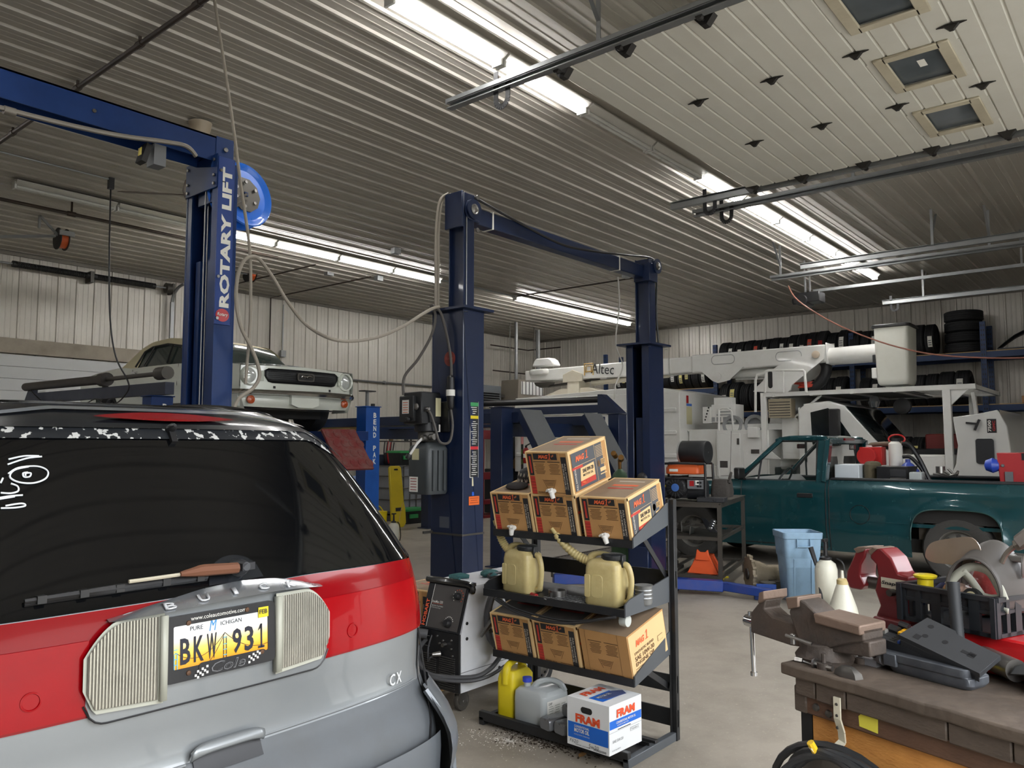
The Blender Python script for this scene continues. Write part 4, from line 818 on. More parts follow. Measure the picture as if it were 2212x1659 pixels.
TRD = mat('tread plate', (80,82,84), .45, .5, var=.25, vs=60, bump=.5, bs=90)
for x in (8.13, 9.62):
    mb = MB(); mb.T = MX.Translation((x+.22, 6.62, 2.08)) @ MX.Rotation(R(58), 4, 'X'); mb.b2((-.23, -1.3, -.012), (.23, 0, 0), 1); mb.b2((-.23, -1.3, -.1), (-.21, -.02, -.012)); mb.b2((.21, -1.3, -.1), (.23, -.02, -.012)); mb.build('drive_ramp', [NB, TRD], l2)
mb = MB(); mb.b2((10.88, 7.05, 2.14), (10.98, 10.3, 2.27)); mb.prism([(0,0),(.38,.32),(.46,.32),(.46,.0)], lambda u, v: (10.86, 6.75+u, 2.12+v), (.16,0,0)); mb.build('side_beam', NB, l2)
mb = MB(); mb.cyl((10.93, 7.2, 2.36), (10.93, 10.4, 2.38), .055, n=14); mb.build('cylinder', BLACK, l2)
mb = MB(); mb.b2((10.1, 11.52, 2.04), (10.4, 11.8, 2.1)); mb.build('stop_plate', NB, l2)
mb = MB(); mb.b2((8.15, 10.2, 1.78), (8.6, 11.45, 1.9)); mb.build('timber', mat('timber', (170,146,96), .7), l2)
# ================= white coupe on the first four-post lift
mu = empty('vintage_coupe', (5.83, 10.5, 1.78), 'white 1960s coupe with cream soft top and blue bonnet stripes raised on the lift', 'car')
OX, OY, OZ = 5.83, 8.17, 1.78
CW = mat('coupe white', (226,230,220), .22, var=.03, coat=.8); CRM = mat('cream canvas', (214,204,170), .7)
def L3(x, y, z): return V((OX+x, OY+y, OZ+z))
def msurf(s): return lambda y, z: L3(s*((.865-.10*max(0, (.55-z)/.35)**1.6-.05*max(0, (z-.72)/.2))*(1-.05*max(0, (.9-y)/.9)**2-.06*max(0, (y-3.5)/1.1)**2)), y, z)
def arch(w, r, base): return lambda y: max([base]+[.31+sqrt(max(0, r*r-(y-c)**2)) if abs(y-c) < r else base for c in w])
lo = arch((.86, 3.60), .37, .24); hi = sp([(.1,.76),(.5,.80),(1.4,.86),(2.2,.88),(2.9,.88),(3.2,.92),(4.0,.88),(4.58,.82)])
us = sorted(lin_(.12, 4.58, 70)+[.86+.3699*cos(pi*i/24) for i in range(25)]+[3.6+.3699*cos(pi*i/24) for i in range(25)]+[.4899,1.2301,3.2299,3.9701])
mb = MB()
for s in (-1, 1): mb.ruled(us, lo, hi, 8, msurf(s))
hs = [.12]+lin_(.3, 1.45, 8); X_ = [-1,-.9,-.6,-.3,0,.3,.6,.9,1]
crown = lambda x, y: hi(y)+.045*(1-x*x)*min(1, (y)/.5)
mb.loft([[L3(x*(msurf(1)(y, hi(y)).x-OX), y-.10*(1-x*x)*max(0, 1-y/.3), crown(x, y)) for x in X_] for y in hs], cap=False, closed=False)
mb.loft([[L3(x*(msurf(1)(y, hi(y)).x-OX), y, hi(y)+.02*(1-x*x)) for x in X_] for y in lin_(3.0, 4.58, 6)], cap=False, closed=False)
mb.loft([[L3(x*.8, 4.58, z) for x in X_] for z in (.3,.5,.82)], cap=False, closed=False)
mb.poly([L3(-.7,.1,.26), L3(.7,.1,.26), L3(.7,4.5,.26), L3(-.7,4.5,.26)])
mb.b2(L3(-.8, .9, .5), L3(.8, 3.5, .55)); mb.build('body', CW, mu, sm=35)
ff = lambda x: .02+.10*(abs(x)/.7)**2
mb = MB(); mb.ruled(lin_(-.8,.8,24), lambda x: .46, lambda x: .775-.02*abs(x), 4, lambda x, z: L3(x, ff(x), z)); mb.ruled(lin_(-.82,.82,24), lambda x: .26+.02*abs(x), lambda x: .43, 5, lambda x, z: L3(x, ff(x)+.06-.05*sin((z-.26)/.17*2.6), z)); mb.prism([(-.2,.42),(-.2,.31),(-.1,.275),(.1,.275),(.2,.31),(.2,.42)], lambda u, v: L3(u, -.01, v), (0,.05,0)); mb.build('front_panel', CW, mu)
mb = MB(); g = [(-.50,.735),(.50,.735),(.54,.70),(.50,.58),(.46,.56),(-.46,.56),(-.50,.58),(-.54,.70)]; mb.ruled(lin_(-.54,.54,20), lambda x: .56+.02*max(0, abs(x)-.46)/.08*7*.14+max(0, abs(x)-.48)*1.2, lambda x: .735-max(0, abs(x)-.5)*.8, 3, lambda x, z: L3(x, ff(x)-.012, z)); gr = mb.build('grille', mat('grille black', (16,17,20), .4), mu, solid=.015)
for i in range(7): mb = MB(); z = .585+.022*i; mb.tube([L3(x, ff(x)-.014, z) for x in lin_(-.49,.49,10)], .0025, 4); mb.build('grille_bar', mat('bar grey', (70,72,76), .4, .5), gr)
mb = MB(); mb.prism(rrect(.25,.1,.03), lambda u, v: L3(u, -.012, .65+v), (0,.02,0), 1); mb.prism(rrect(.21,.07,.02), lambda u, v: L3(u, -.014, .65+v), (0,.01,0), 0)
mb.tube([L3(x, -.02, .65+z) for x, z in ((-.08,.0),(-.06,.018),(-.03,.012),(.0,.008),(.03,.02),(.06,.022),(.085,.014))], .008, 5, 2, smooth=3)
for x in (-.05,-.01,.02,.05): mb.tube([L3(x, -.02, .66), L3(x-.012, -.02, .635)], .005, 4, 2)
mb.build('emblem', [BLACK, DSTEEL, CHROME], gr)
for s in (-1, 1):
    mb = MB(); mb.lathe([(.125,.16),(.125,.0),(.115,-.035),(.1,-.03),(.098,0)], L3(s*.685, .12, .64), (0,1,0), 24, cap=False); b_ = mb.build('headlamp_bucket', CW, mu)
    mb = MB(); mb.lathe([(.098,.01),(.092,-.012),(.06,-.03),(.001,-.036)], L3(s*.685, .13, .64), (0,1,0), 24); mb.build('headlamp', mat('lamp glass', (220,224,222), .08, .35, var=.25, vs=30), b_)
    for i in range(3): mb = MB(); mb.tube([L3(s*(.55+.018*i), .06, z) for z in (.58,.64,.70)], .008, 5); mb.build('vent', CW, mu)
    mb = MB(); mb.lathe([(.05,.02),(.05,-.005),(.04,-.012),(.001,-.02)], L3(s*.685, .1, .355), (0,1,0), 16); mb.build('side_lamp', mat('amber lens', (190,84,40), .2, coat=.6), mu)
    mb = MB(); x0, x1 = s*.06, s*.26
    mb.loft([[L3(x, y-.10*(1-x*x)*max(0, 1-y/.3), crown(x/.8, y)+.003) for x in (x0, (x0+x1)/2, x1)] for y in hs], cap=False, closed=False); mb.build('stripe', mat('stripe blue', (52,92,130), .25, coat=.6), mu)
mb = MB(); mb.loft([[L3(x, ff(x)-.06+.2*max(0, abs(x)-.8)*4+a*.03*1, .445+b*.035*(1+.15*sin(x*3))) for a, b in ((1,1),(-.4,.9),(-1,0.1),(-.5,-.7),(1,-.9))] for x in lin_(-.9,.9,20)]); mb.build('bumper', CHROME, mu)
mb = MB(); mb.prism([(-.42,0),(.42,0),(.42,-.03),(-.42,-.03)], lambda u, v: L3(u, ff(u)-.005, .525+v), (0,.02,0)); mb.build('lower_intake', BLACK, mu)
# greenhouse
pr = [(1.42,.87),(1.62,1.12),(1.80,1.25),(2.2,1.30),(2.7,1.28),(2.95,1.20),(3.2,1.0),(3.35,.90)]
def rf(y0, y1, n, m, nm, x=.60, lo_=None):
    f = sp(pr); mb = MB(); mb.loft([[L3(a*(.78-.20*(f(y)-.88)/.42), y, f(y)-.035*(abs(a)**2.5)) for a in X_] for y in lin_(y0, y1, n)], cap=False, closed=False); return mb.build(nm, m, mu)
GLS = mat('car glass', (60,72,70), .04, var=.2, vs=2, spec=.8, coat=.5)
rf(1.42, 1.76, 5, GLS, 'windscreen'); rf(1.76, 3.35, 14, CRM, 'soft_top')
for s in (-1, 1):
    f = sp(pr); mb = MB(); mb.ruled(lin_(1.55, 2.85, 14), lambda y: .87, lambda y: f(y)-.11, 4, lambda y, z: L3(s*(.78-.19*(z-.88)/.42), y, z)); q = mb.build('side_window', GLS, mu); mb = MB(); mb.ruled(lin_(1.62, 3.3, 20), lambda y: max(.88, f(y)-.115), lambda y: f(y)-.025, 3, lambda y, z: L3(s*(.795-.19*(z-.88)/.42), y, z)); mb.build('top_edge', CRM, mu)
    mb = MB(); mb.ruled(lin_(2.78, 3.3, 8), lambda y: .88, lambda y: f(y)-.03, 4, lambda y, z: L3(s*(.79-.19*(z-.88)/.42), y, z)); mb.build('quarter_panel', CRM, mu)
    mb = MB(); mb.tube([L3(s*(.795-.19*(z-.88)/.42), y, z) for y, z in ((1.5,.89),(1.74,1.12),(2.2,1.185),(2.6,1.175),(2.78,1.12),(2.84,.9))], .016, 6); mb.tube([L3(s*(.80-.19*(z-.88)/.42), y, z) for y, z in ((2.55,1.17),(2.60,.9))], .012, 6); mb.tube([L3(s*.80, 1.92, .9), L3(s*.70, 1.98, 1.15)], .012, 6); mb.build('window_frame', BLACK, mu)
    mb = MB(); mb.b2(L3(s*.86, 2.62, .80), L3(s*.885, 2.76, .825)); mb.cyl(L3(s*.86, 2.65, .79), L3(s*.89, 2.65, .79), .022, n=10); mb.build('door_handle', CHROME, mu)
    mb = MB(); mb.tube([msurf(s)(y, z)+V((s*.002,0,0)) for y, z in ((1.55,.3),(1.52,.6),(1.55,.86))], .004, 4); mb.tube([msurf(s)(y, z)+V((s*.002,0,0)) for y, z in ((2.8,.3),(2.84,.6),(2.82,.86))], .004, 4); mb.tube([msurf(s)(y, .34+.03*(y-1.2)/2) for y in lin_(1.25, 3.2, 6)], .012, 5); mb.build('door_gap', DSTEEL, mu)
    for y in (.86, 3.60): mb = MB(); wheel(mb, L3(s*.70, y, .315), (s,0,0), .315, .20, .56); mb.build('wheel', [RUB, STEEL], mu)
mb = MB(); mb.b2(L3(-.6,.5,.16), L3(.6,.75,.3)); mb.b2(L3(-.25,.7,.12), L3(.25,1.6,.3)); mb.tube([L3(-.7,.86,.3), L3(-.2,.9,.2), L3(.2,.9,.2), L3(.7,.86,.3)], .03, 6); mb.build('underbody', mat('underbody', (30,28,26), .7), mu)
# ================= black oil rack with cartons
RK = MX(((0,1,0,3.45),(-1,0,0,3.10),(0,0,1,0),(0,0,0,1)))      # local: x to the right along the front, y to the back, z up
rk = empty('oil_rack', (3.7, 2.62, 0), 'black steel rack with three sloping shelves holding oil cartons and jugs', 'rack')
RB_ = mat('rack black', (30,31,33), .45, var=.15, dirt=(78,74,70), da=.2, ds=8); RG = mat('rack worn grey', (84,88,92), .42, .2, var=.15)
def rmb(): return MB(RK)
for x in (0.0, .95):
    mb = rmb(); mb.b2((x-.004, .485, 0), (x+.03, .52, 1.29)); mb.b2((x-.004, .47, 0), (x+.004, .52, 1.29)); mb.build('post', RB_, rk, bev=.002)
for z in (.86, .30, .12): mb = rmb(); mb.b2((0, .495, z-.05), (.98, .505, z+.04)); mb.build('cross_bar', RB_, rk)
mb = rmb(); mb.b2((-.02, 0, .03), (.97, .03, .075)); mb.b2((-.02, .0, .025), (.97, .30, .033)); mb.b2((-.02, .27, .03), (.97, .30, .06)); mb.build('base_shelf', RB_, rk, bev=.002)
for x in (-.02, .94): mb = rmb(); mb.b2((x, 0, 0), (x+.035, .53, .045)); mb.build('base_bar', RB_ if x < 0 else RG, rk, bev=.003)
def shelf(y0, z0, y1, z1, h0, h1, name):
    mb = rmb(); mb.bar((.475, y0, z0), (.475, y1, z1), .95, .008, up=(0,0,1)); mb.b2((0, y0-.006, z0-.012), (.95, y0+.004, z0+.028)); o = mb.build(name, RB_, rk)
    for x in (0, .945):
        mb = rmb(); mb.prism([(y0,z0-.01),(y1,z1-.01),(y1,z1+h1),(y0+.04,z0+h0+.02),(y0,z0+h0)], lambda u, v: (x, u, v), (.008,0,0)); mb.build('side_plate', RB_ if x < .1 else RG, o)
    return o
shelf(.105, 1.07, .49, 1.165, .04, .115, 'top_shelf'); shelf(.02, .735, .49, .745, .05, .13, 'middle_shelf'); shelf(.105, .375, .49, .47, .04, .115, 'lower_shelf')
for z0, z1 in ((.86, 1.14), (.28, .44)):
    for x in (.05, .93): mb = rmb(); mb.bar((x, .49, z0), (x, .2, z1), .03, .006, up=(1,0,0)); mb.build('brace', RB_, rk)
CARD = mat('cardboard', (188,142,88), .75, var=.08, vs=9, dirt=(150,108,66), da=.25, ds=6); CARDL = mat('cardboard edge', (226,192,138), .75, var=.05)
CBLK = mat('carton black', (40,40,42), .6); CORG = mat('carton orange', (228,104,60), .6); CRED = mat('carton red', (190,58,46), .6); CGRY = mat('carton slate', (78,80,84), .6); CTOP = mat('carton top', (150,128,104), .7, var=.2, vs=14, dirt=(110,98,88), da=.4); CINK = mat('carton ink', (96,66,40), .7)
def carton(M, w, L, h, lab, grade, tap=None, grp=None, side=True, plain=False, gname='oil_carton', dusty=False):
    org = M @ V((w/2, L/2, 0)); o = empty(gname, org, lab, 'carton', grp)
    mb = MB(M); X, Y, Z = V((1,0,0)), V((0,1,0)), V((0,0,1)); F = V((0,0,0))
    mb.b2((0,0,0), (w, L, h), 0)
    e = .012
    if not plain:
        for q in (((-.001,-.001,h-e*.5),(w+.001,L+.001,h+.001)),): mb.b2(*q, 1)
        mb.decal((w/2, L/2, h+.001), X, Y, w-.03, L-.03, 6)
        for k, (a, b_, c) in enumerate(((.80,.02,5),(.6,.05,3),(.45,.03,4))): mb.decal((w*.55, L*a, h+.002), X, Y, w*.55, L*b_*1.6, c)
        mb.b2((-.001,-.0015,0), (.006,.004,h), 1); mb.b2((w-.012,-.0012,0), (w+.0012,.012,h), 1); mb.b2((w-.001, L-.01, 0), (w+.0012, L, h), 1); mb.b2((w-.001, 0, 0), (w+.0012, L, .008), 1); mb.b2((w-.001, 0, h-.016), (w+.0012, L, h), 1)
        mb.decal((.029, 0, h*.70), X, Z, .032, h*.5, 2); mb.decal((.029, 0, h*.22), X, Z, .034, h*.42, 4)
        for k in range(5): mb.decal((.029, -.0006, h*(.08+.07*k)), X, Z, .034, .0015, 2)
        mb.decal((.029, -.0006, h*.70), X, Z, .012, h*.4, 4); mb.decal((w-.034, 0, h*.46), X, Z, .036, h*.86, 2)
        mb.text('FULL SYNTHETIC', (w-.028, -.001, h*.44), -Z, X, w=h*.6, h=.009, m=5, bold=.02); mb.text('SAE %s MOTOR OIL' % grade, (w-.043, -.001, h*.44), -Z, X, w=h*.6, h=.009, m=5, bold=.02)
        mb.b2((.052,-.002,h*.80), (w-.06,0,h*.985), 0); mb.decal((w*.47, -.002, h*.895), X, Z, w*.56, h*.145, 2); mb.text('MAG', (w*.43, -.0032, h*.895), X, Z, w=w*.23, h=.022, m=3, bold=.05, shear=.25); mb.one((w*.575, -.0045, h*.90), X, Z, .022, .032, 3, .2)
        for a in range(3):
            for b in range(2): mb.decal((w*.63+.006*a, -.003, h*(.89+.02*b)+.003*a), X, Z, .004, .005, 3 if (a+b) % 2 else 0)
    else:
        mb.decal((.02, 0, h*.5), X, Z, .004, h, 5) if False else None; mb.decal((w*.8, 0, h*.5), X, Z, .0015, h, 7); mb.decal((.035, 0, h*.5), X, Z, .0015, h, 7)
    for c in (.18, .52):
        for k in range(8): mb.decal((w*(c+.13)-.0, 0, h*(.72-.032*k)), X, Z, w*(.25-.03*((k*7+int(c*10)) % 3)), .0028, 7)
        mb.decal((w*(c+.13), 0, h*.77), X, Z, w*.29, .004, 2 if not plain else 7)
    for k in range(4): mb.decal((w*.49, 0, h*(.34-.035*k)), X, Z, w*(.26-.03*k), .003, 7)
    for s in (-1, 1): mb.bar((w*.49+s*.046, -.0006, h*.36), (w*.49+s*.022, -.0006, h*.16), .0015, .0012, 7)
    mb.text('ENVIRO BOX', (w*.32, -.0006, h*.055), X, Z, w=w*.26, h=.009, m=7, bold=.02); mb.decal((w*.68, 0, h*.06), X, Z, w*.3, .003, 7)
    if side:
        sx = w+.0012
        if not plain:
            mb.decal((sx, L*.46, h*.5), Y, Z, L*.80, h*.86, 8); mb.text('MAG', (sx+.001, L*.27, h*.78), Y, Z, w=L*.23, h=.032, m=3, bold=.05, shear=.3); mb.one((sx+.0025, L*.44, h*.80), Y, Z, .03, .046, 3, .2)
            mb.decal((sx+.001, L*.18, h*.58), Y, Z, L*.27, .014, 4); mb.decal((sx+.001, L*.66, h*.5), Y, Z, .002, h*.86, 1); mb.decal((sx+.001, L*.38, h*.615), Y, Z, L*.54, .002, 1)
            mb.text('FULL SYNTHETIC', (sx+.001, L*.11, h*.33), Z, -Y, w=h*.48, h=.014, m=5, bold=.02)
            mb.add([(sx+.0025, L*.2, h*.14), (sx+.0025, L*.60, h*.14), (sx+.0025, L*.60, h*.56), (sx+.0025, L*.25, h*.54)], [(0,1,2,3)], 1); mb.add([(sx+.0035, L*.2, h*.14), (sx+.0035, L*.60, h*.14), (sx+.0035, L*.60, h*.26), (sx+.0035, L*.21, h*.25)], [(0,1,2,3)], 4)
            mb.text('SAE '+grade, (sx+.003, L*.43, h*.46), Y, Z, w=L*.28, h=.022, m=2, bold=.03); mb.text('MOTOR OIL', (sx+.003, L*.42, h*.36), Y, Z, w=L*.26, h=.013, m=2, bold=.01); mb.text('PMAX', (sx+.004, L*.31, h*.2), Y, Z, w=L*.14, h=.015, m=3, bold=.04, shear=.2)
            for k in range(8): mb.decal((sx+.001, L*.78, h*(.87-.035*k)), Y, Z, L*.19, .002, 1)
            mb.prism([(.016*cos(t), .02*sin(t)) for t in lin_(0, 2*pi, 14)[:-1]], lambda u, v: (sx, L*.72+u, h*.46+v), (.001,0,0), 0); mb.decal((sx+.001, L*.84, h*.48), Y, Z, .04, .03, 1); mb.decal((sx+.001, L*.82, h*.30), Y, Z, .055, .022, 1); mb.decal((sx+.001, L*.82, h*.2), Y, Z, .06, .006, 1)
            for k in range(6): mb.decal((sx+.002, L*.84-.016+.0062*k, h*.48), Y, Z, .0025, .026, 7)
        else:
            mb.decal((sx, L*.5, h*.5), Y, Z, L*.96, h*.94, 1); mb.text('MAG', (sx+.001, L*.30, h*.72), Y, Z, w=L*.24, h=.034, m=3, bold=.05, shear=.3); mb.one((sx+.0025, L*.48, h*.75), Y, Z, .03, .046, 3, .2)
            for k, t in enumerate(('SYNTHETIC BLEND', 'SAE 10W-30', 'ENGINE OIL')): mb.text(t, (sx+.001, L*.38, h*(.52-.12*k)), Y, Z, w=L*.52, h=(.014,.024,.02)[k], m=7, bold=.02)
            for k in range(3): mb.decal((sx+.001, L*.35, h*(.18-.045*k)), Y, Z, L*.5, .003, 7)
            mb.decal((sx+.001, L*.82, h*.45), Y, Z, .05, .03, 7); mb.decal((sx+.002, L*.82, h*.45), Y, Z, .046, .026, 1)
            mb.decal((w/2, L/2, h), X, Y, w, L, 6)
    mb.build('box', [CARD, CARDL, CBLK, CORG, CRED, mat('carton white ink', (210,200,184), .6), CTOP if not dusty else mat('dusty top', (104,98,92), .8, var=.2), CINK, CGRY], o, bev=0)
    if tap:
        a, z, t = tap; mb = MB(M @ MX.Translation((a, 0, z)) @ MX.Rotation(t, 4, 'Y')); mb.tube([(0,.01,0),(0,-.02,0),(0,-.03,-.008),(0,-.032,-.035)], [.012,.014,.015,.012], 10, smooth=3); mb.lathe([(.017,-.005),(.017,.012),(.012,.016)], (0,-.03,.006), n=12); mb.loft([[(x-.008, -.05+.03*(i/4)-.002, .018-.002*i+z_) for x, z_ in ((0,0),(.016,0),(.016,.008),(0,.008))] for i in range(5)]); mb.b2((-.022,-.046,.012), (.022,-.030,.020)); mb.build('spigot', mat('spigot white', (232,230,224), .35, var=.03), o, bev=.003)
    return o
def tilted(x, y, z, a=14.4, rz=0): return RK @ MX.Translation((x, y, z)) @ MX.Rotation(R(rz), 4, 'Z') @ MX.Rotation(R(a), 4, 'X')
cw, cl, ch = .292, .36, .236
G1 = None
carton(tilted(.012, .118, 1.085), cw, cl, ch, 'brown oil carton at the left end of the top shelf, black cloth on it', '5W-20', (.145, .03, .2))
carton(tilted(.318, .118, 1.085), cw, cl, ch, 'brown oil carton in the middle of the top shelf, under another', '0W-20')
carton(tilted(.648, .118, 1.085), cw, cl, ch, 'brown oil carton at the right end of top shelf against grey plate', '5W-30', (.145, .03, -.3))
T0 = RK @ MX.Translation((.318, .118, 1.085)) @ MX.Rotation(R(14.4), 4, 'X') @ MX.Translation((.005, .0, ch+.003)) @ MX.Rotation(R(-2), 4, 'Z')
carton(T0, .298, cl, .243, 'brown oil carton topmost of the rack, standing alone on the top row', '0W-20', (.17, .025, -.3))
carton(tilted(.012, .118, .392), cw, cl, ch, 'brown oil carton at the left end of the lower shelf', '5W-20', dusty=True)
carton(tilted(.325, .118, .392), cw, cl, ch, 'brown oil carton in the middle of the lower shelf', '5W-20', dusty=True)
carton(tilted(.640, .118, .392, rz=-2), .30, cl, ch, 'plain brown oil carton with pale printed side at right of lower shelf', '10W-30', plain=True)
WK = MX.Translation((3.62, 4.07, 0)) @ MX(((0,1,0,0),(-1,0,0,0),(0,0,1,0),(0,0,0,1)))
carton(WK, .36, .4, .325, 'oil carton on the floor behind the welder, under another carton', '5W-20')
carton(WK @ MX.Translation((.0,.0,.327)), .36, .4, .325, 'oil carton stacked behind the welder beside the van tail lamp', '5W-20')
# black cloth on the left carton
M = tilted(.012, .118, 1.085) @ MX.Translation((.12, .06, ch+.004)); mb = MB(M)
pts = [(-.05,-.01),(.0,-.03),(.07,-.02),(.10,.02),(.08,.07),(.03,.09),(-.03,.07),(-.06,.03)]
mb.loft([[(a*s, b*s+.03*(1-s), z+.006*sin(i*2.1)) for i, (a, b) in enumerate(pts)] for s, z in ((1,0),(1.02,.012),(.8,.026),(.4,.03))]); tag(mb.build('black_cloth', mat('black cloth', (38,34,34), .85, bump=.4, bs=30), sub=1), 'crumpled black cloth lying on the left top carton', 'cloth')
# oil jugs
JUG = mat('jug cream', (196,180,126), .42, var=.12, vs=10, dirt=(150,124,76), da=.5, ds=9, coat=.1); nt = JUG.node_tree
JUG.node_tree.nodes['Principled BSDF'].inputs['Subsurface Weight'].default_value = .15; JUG.node_tree.nodes['Principled BSDF'].inputs['Subsurface Radius'].default_value = (.02,.015,.008)
def jug(x, y, rz, lab, sp_dir):
    M = RK @ MX.Translation((x, y, .746)) @ MX.Rotation(R(rz), 4, 'Z'); o = empty('oil_jug', M @ V((0,0,0)), lab, 'jug')
    mb = MB(M)
    def sec(sx, sy, z, r=.03, cx=0): return [(cx+u, v, z) for u, v in rrect(sx, sy, r)]
    mb.loft([sec(.19,.14,0,.02), sec(.205,.155,.012), sec(.205,.155,.1), sec(.2,.15,.19), sec(.19,.145,.215), sec(.15,.12,.235,.03,-.005), sec(.10,.09,.245,.03,.02)])
    mb.prism([(u, v) for u, v in rrect(.07,.12,.02)], lambda u, v: (-.02+u, -.0785, .10+v), (0,.004,0)); mb.prism([(u, v) for u, v in rrect(.035,.12,.01)], lambda u, v: (-.078+u, -.0785, .10+v), (0,.004,0))
    b = mb.build('body', JUG, o, bev=.004)
    mb = MB(M); mb.tube([(.075,0,.215),(.12,0,.21),(.142,0,.15),(.14,0,.08),(.128,0,.03),(.1,0,.02)], [.014,.017,.016,.015,.017,.014], 10, smooth=5); mb.build('handle', JUG, o)
    mb = MB(M); mb.lathe([(.058,.235),(.062,.245),(.062,.262),(.05,.268),(.001,.27)], (.035,0,0), n=24); mb.b2((.09,-.02,.2), (.104,.02,.265)); mb.build('lid', mat('lid black', (34,36,38), .4), o, bev=.003)
    mb = MB(M); mb.tube([(-.085,0,.17),(-.10,0,.235),(-.06,0,.262),(-.0,0,.262),(.03,0,.25)], [.026,.022,.014,.012,.016], 10, smooth=4); mb.build('spout_base', JUG, o)
    d = V(sp_dir); n = 60; pts = []; rs = []
    for i in range(n+1):
        t = i/n; p = V((-.095,0,.215))+d*t+V((0,0,.035*sin(t*pi)*-1)); pts.append(p); rs.append((.024-.006*t)+(.0035 if (i//2) % 2 else 0) if t < .9 else .012)
    mb = MB(M); mb.tube(pts, rs, 12); mb.build('spout_hose', JUG, o); return o
jug(.17, .17, -4, 'cream oil jug with short spout at left of the middle shelf', (-.11, -.03, .18)); jug(.755, .16, 4, 'cream oil jug with long corrugated spout and big handle at right of middle shelf', (-.235, -.03, .165))
# small things on the middle shelf
mb = MB(RK @ MX.Translation((.44,.14,.752))); mb.lathe([(.05,0),(.05,.035),(.047,.035),(.047,0)], n=28, cap=False); mb.b2((-.004,-.07,.01), (.004,-.045,.028)); tag(mb.build('ring_clamp', STEEL), 'steel band clamp lying between the two cream jugs', 'clamp')
mb = MB(RK @ MX.Translation((.34,.06,.76))); mb.tube([(-.02,.0,.0),(.03,-.02,.0)], .012, 8, 0); mb.tube([(.03,-.02,.0),(.12,-.05,-.004)], .003, 6, 1); tag(mb.build('screwdriver', [RED, STEEL]), 'red handled screwdriver on the middle rack shelf', 'screwdriver')
mb = MB(RK @ MX.Translation((.5,.1,.756)))
for i in range(9): mb.bar((-.09+.03*i, -.06, 0), (-.09+.03*i, .09, 0), .003, .003)
for i in range(6): mb.bar((-.1, -.06+.03*i, 0), (.17, -.06+.03*i, 0), .003, .003)
tag(mb.build('wire_grate', GALV), 'flat wire grate lying on the middle rack shelf', 'grate')
mb = MB(RK @ MX.Translation((.93,.24,.755))); mb.lathe([(.04,0),(.045,.01),(.045,.09),(.05,.1)], n=20)
for z in (.03,.05,.07): mb.lathe([(.046,z),(.048,z+.005),(.046,z+.01)], n=20)
tag(mb.build('duct_piece', GALV), 'short ribbed metal duct piece behind the right cream jug', 'duct')
mb = MB(RK @ MX.Translation((.10,.02,.72))); mb.tube([(0,-.02,.0),(.15,-.03,-.05),(.35,-.03,-.075),(.55,-.03,-.06),(.75,-.02,-.01),(.8,0,.0)], .008, 7, smooth=5); mb.tube([(0,-.0,.0),(.15,-.02,-.035),(.35,-.02,-.055),(.55,-.02,-.05),(.78,0,-.005)], .006, 7, smooth=5); tag(mb.build('sagging_tube', BLACK), 'thin black tube sagging below the front of the middle shelf', 'tube')
mb = MB(RK @ MX.Translation((.88,.1,.69))); mb.lathe([(.03,0),(.032,.02),(.03,.04)], ax=(1,0,0), n=18); tag(mb.build('glass_bulb', mat('clear bulb', (200,205,200), .08, var=.1, coat=.5)), 'small clear round lamp under the right end of middle shelf', 'lamp')
# bottom shelf: yellow jug, clear jug, silver bottles, white oil box
M = RK @ MX.Translation((.105,.18,.034)) @ MX.Rotation(R(8), 4, 'Z'); o = empty('yellow_jug', M @ V((0,0,0)), 'yellow plastic oil jug on the bottom of the rack, leftmost', 'jug')
mb = MB(M); sec = lambda sx, sy, z, r=.025, cx=0, cy=0: [(cx+u, cy+v, z) for u, v in rrect(sx, sy, r)]
mb.loft([sec(.10,.22,0), sec(.115,.235,.015), sec(.115,.235,.15), sec(.115,.235,.22), sec(.11,.2,.25,.03,0,-.01), sec(.09,.16,.27,.03,0,-.02)]); mb.build('body', YEL, o, bev=.003)
mb = MB(M); mb.tube([(0,-.105,.2),(0,-.10,.27),(0,-.07,.30),(0,.0,.31),(0,.05,.30),(0,.08,.25)], [.025,.025,.02,.018,.02,.028], 10, smooth=4); mb.build('handle', YEL, o)
mb = MB(M); mb.cyl((0,.075,.25), (0,.085,.335), .022, n=16); mb.build('cap', BLACK, o)
CLR = mat('cloudy plastic', (218,224,224), .22, var=.05, dirt=(190,196,196), da=.3, trans=.35, coat=.2); CLR.node_tree.nodes['Principled BSDF'].inputs['IOR'].default_value = 1.3
M = RK @ MX.Translation((.32,.145,.034)) @ MX.Rotation(R(-6), 4, 'Z'); o = empty('clear_jug', M @ V((0,0,0)), 'cloudy clear fluid jug with blue cap and printed side label', 'jug')
mb = MB(M); mb.loft([sec(.22,.20,0,.03), sec(.24,.215,.015,.03), sec(.24,.215,.15,.03), sec(.235,.21,.185,.03), sec(.20,.19,.205,.04), sec(.05,.15,.212,.02)]); mb.build('body', CLR, o, bev=.003)
mb = MB(M); mb.loft([sec(.232,.208,.006,.03), sec(.232,.208,.125,.03)]); mb.build('fluid', mat('fluid grey', (180,194,200), .1, var=.02), o)
mb = MB(M); mb.tube([(-.03,-.03,.2),(.0,-.02,.235),(.05,.02,.25),(.09,.06,.23),(.10,.08,.19)], [.02,.016,.015,.016,.02], 8, smooth=4); mb.build('handle', CLR, o)
mb = MB(M); mb.cyl((-.06,-.05,.2), (-.06,-.05,.235), .02, n=14, m=1); mb.cyl((-.06,-.05,.233), (-.06,-.05,.256), .027, n=18); mb.build('cap', [mat('cap blue', (52,72,190), .4), CLR], o)
mb = MB(M); mb.decal((.121, .0, .095), (0,1,0), (0,0,1), .16, .14); mb.text('DEF', (.1215, -.055, .15), (0,1,0), (0,0,1), h=.012, m=1)
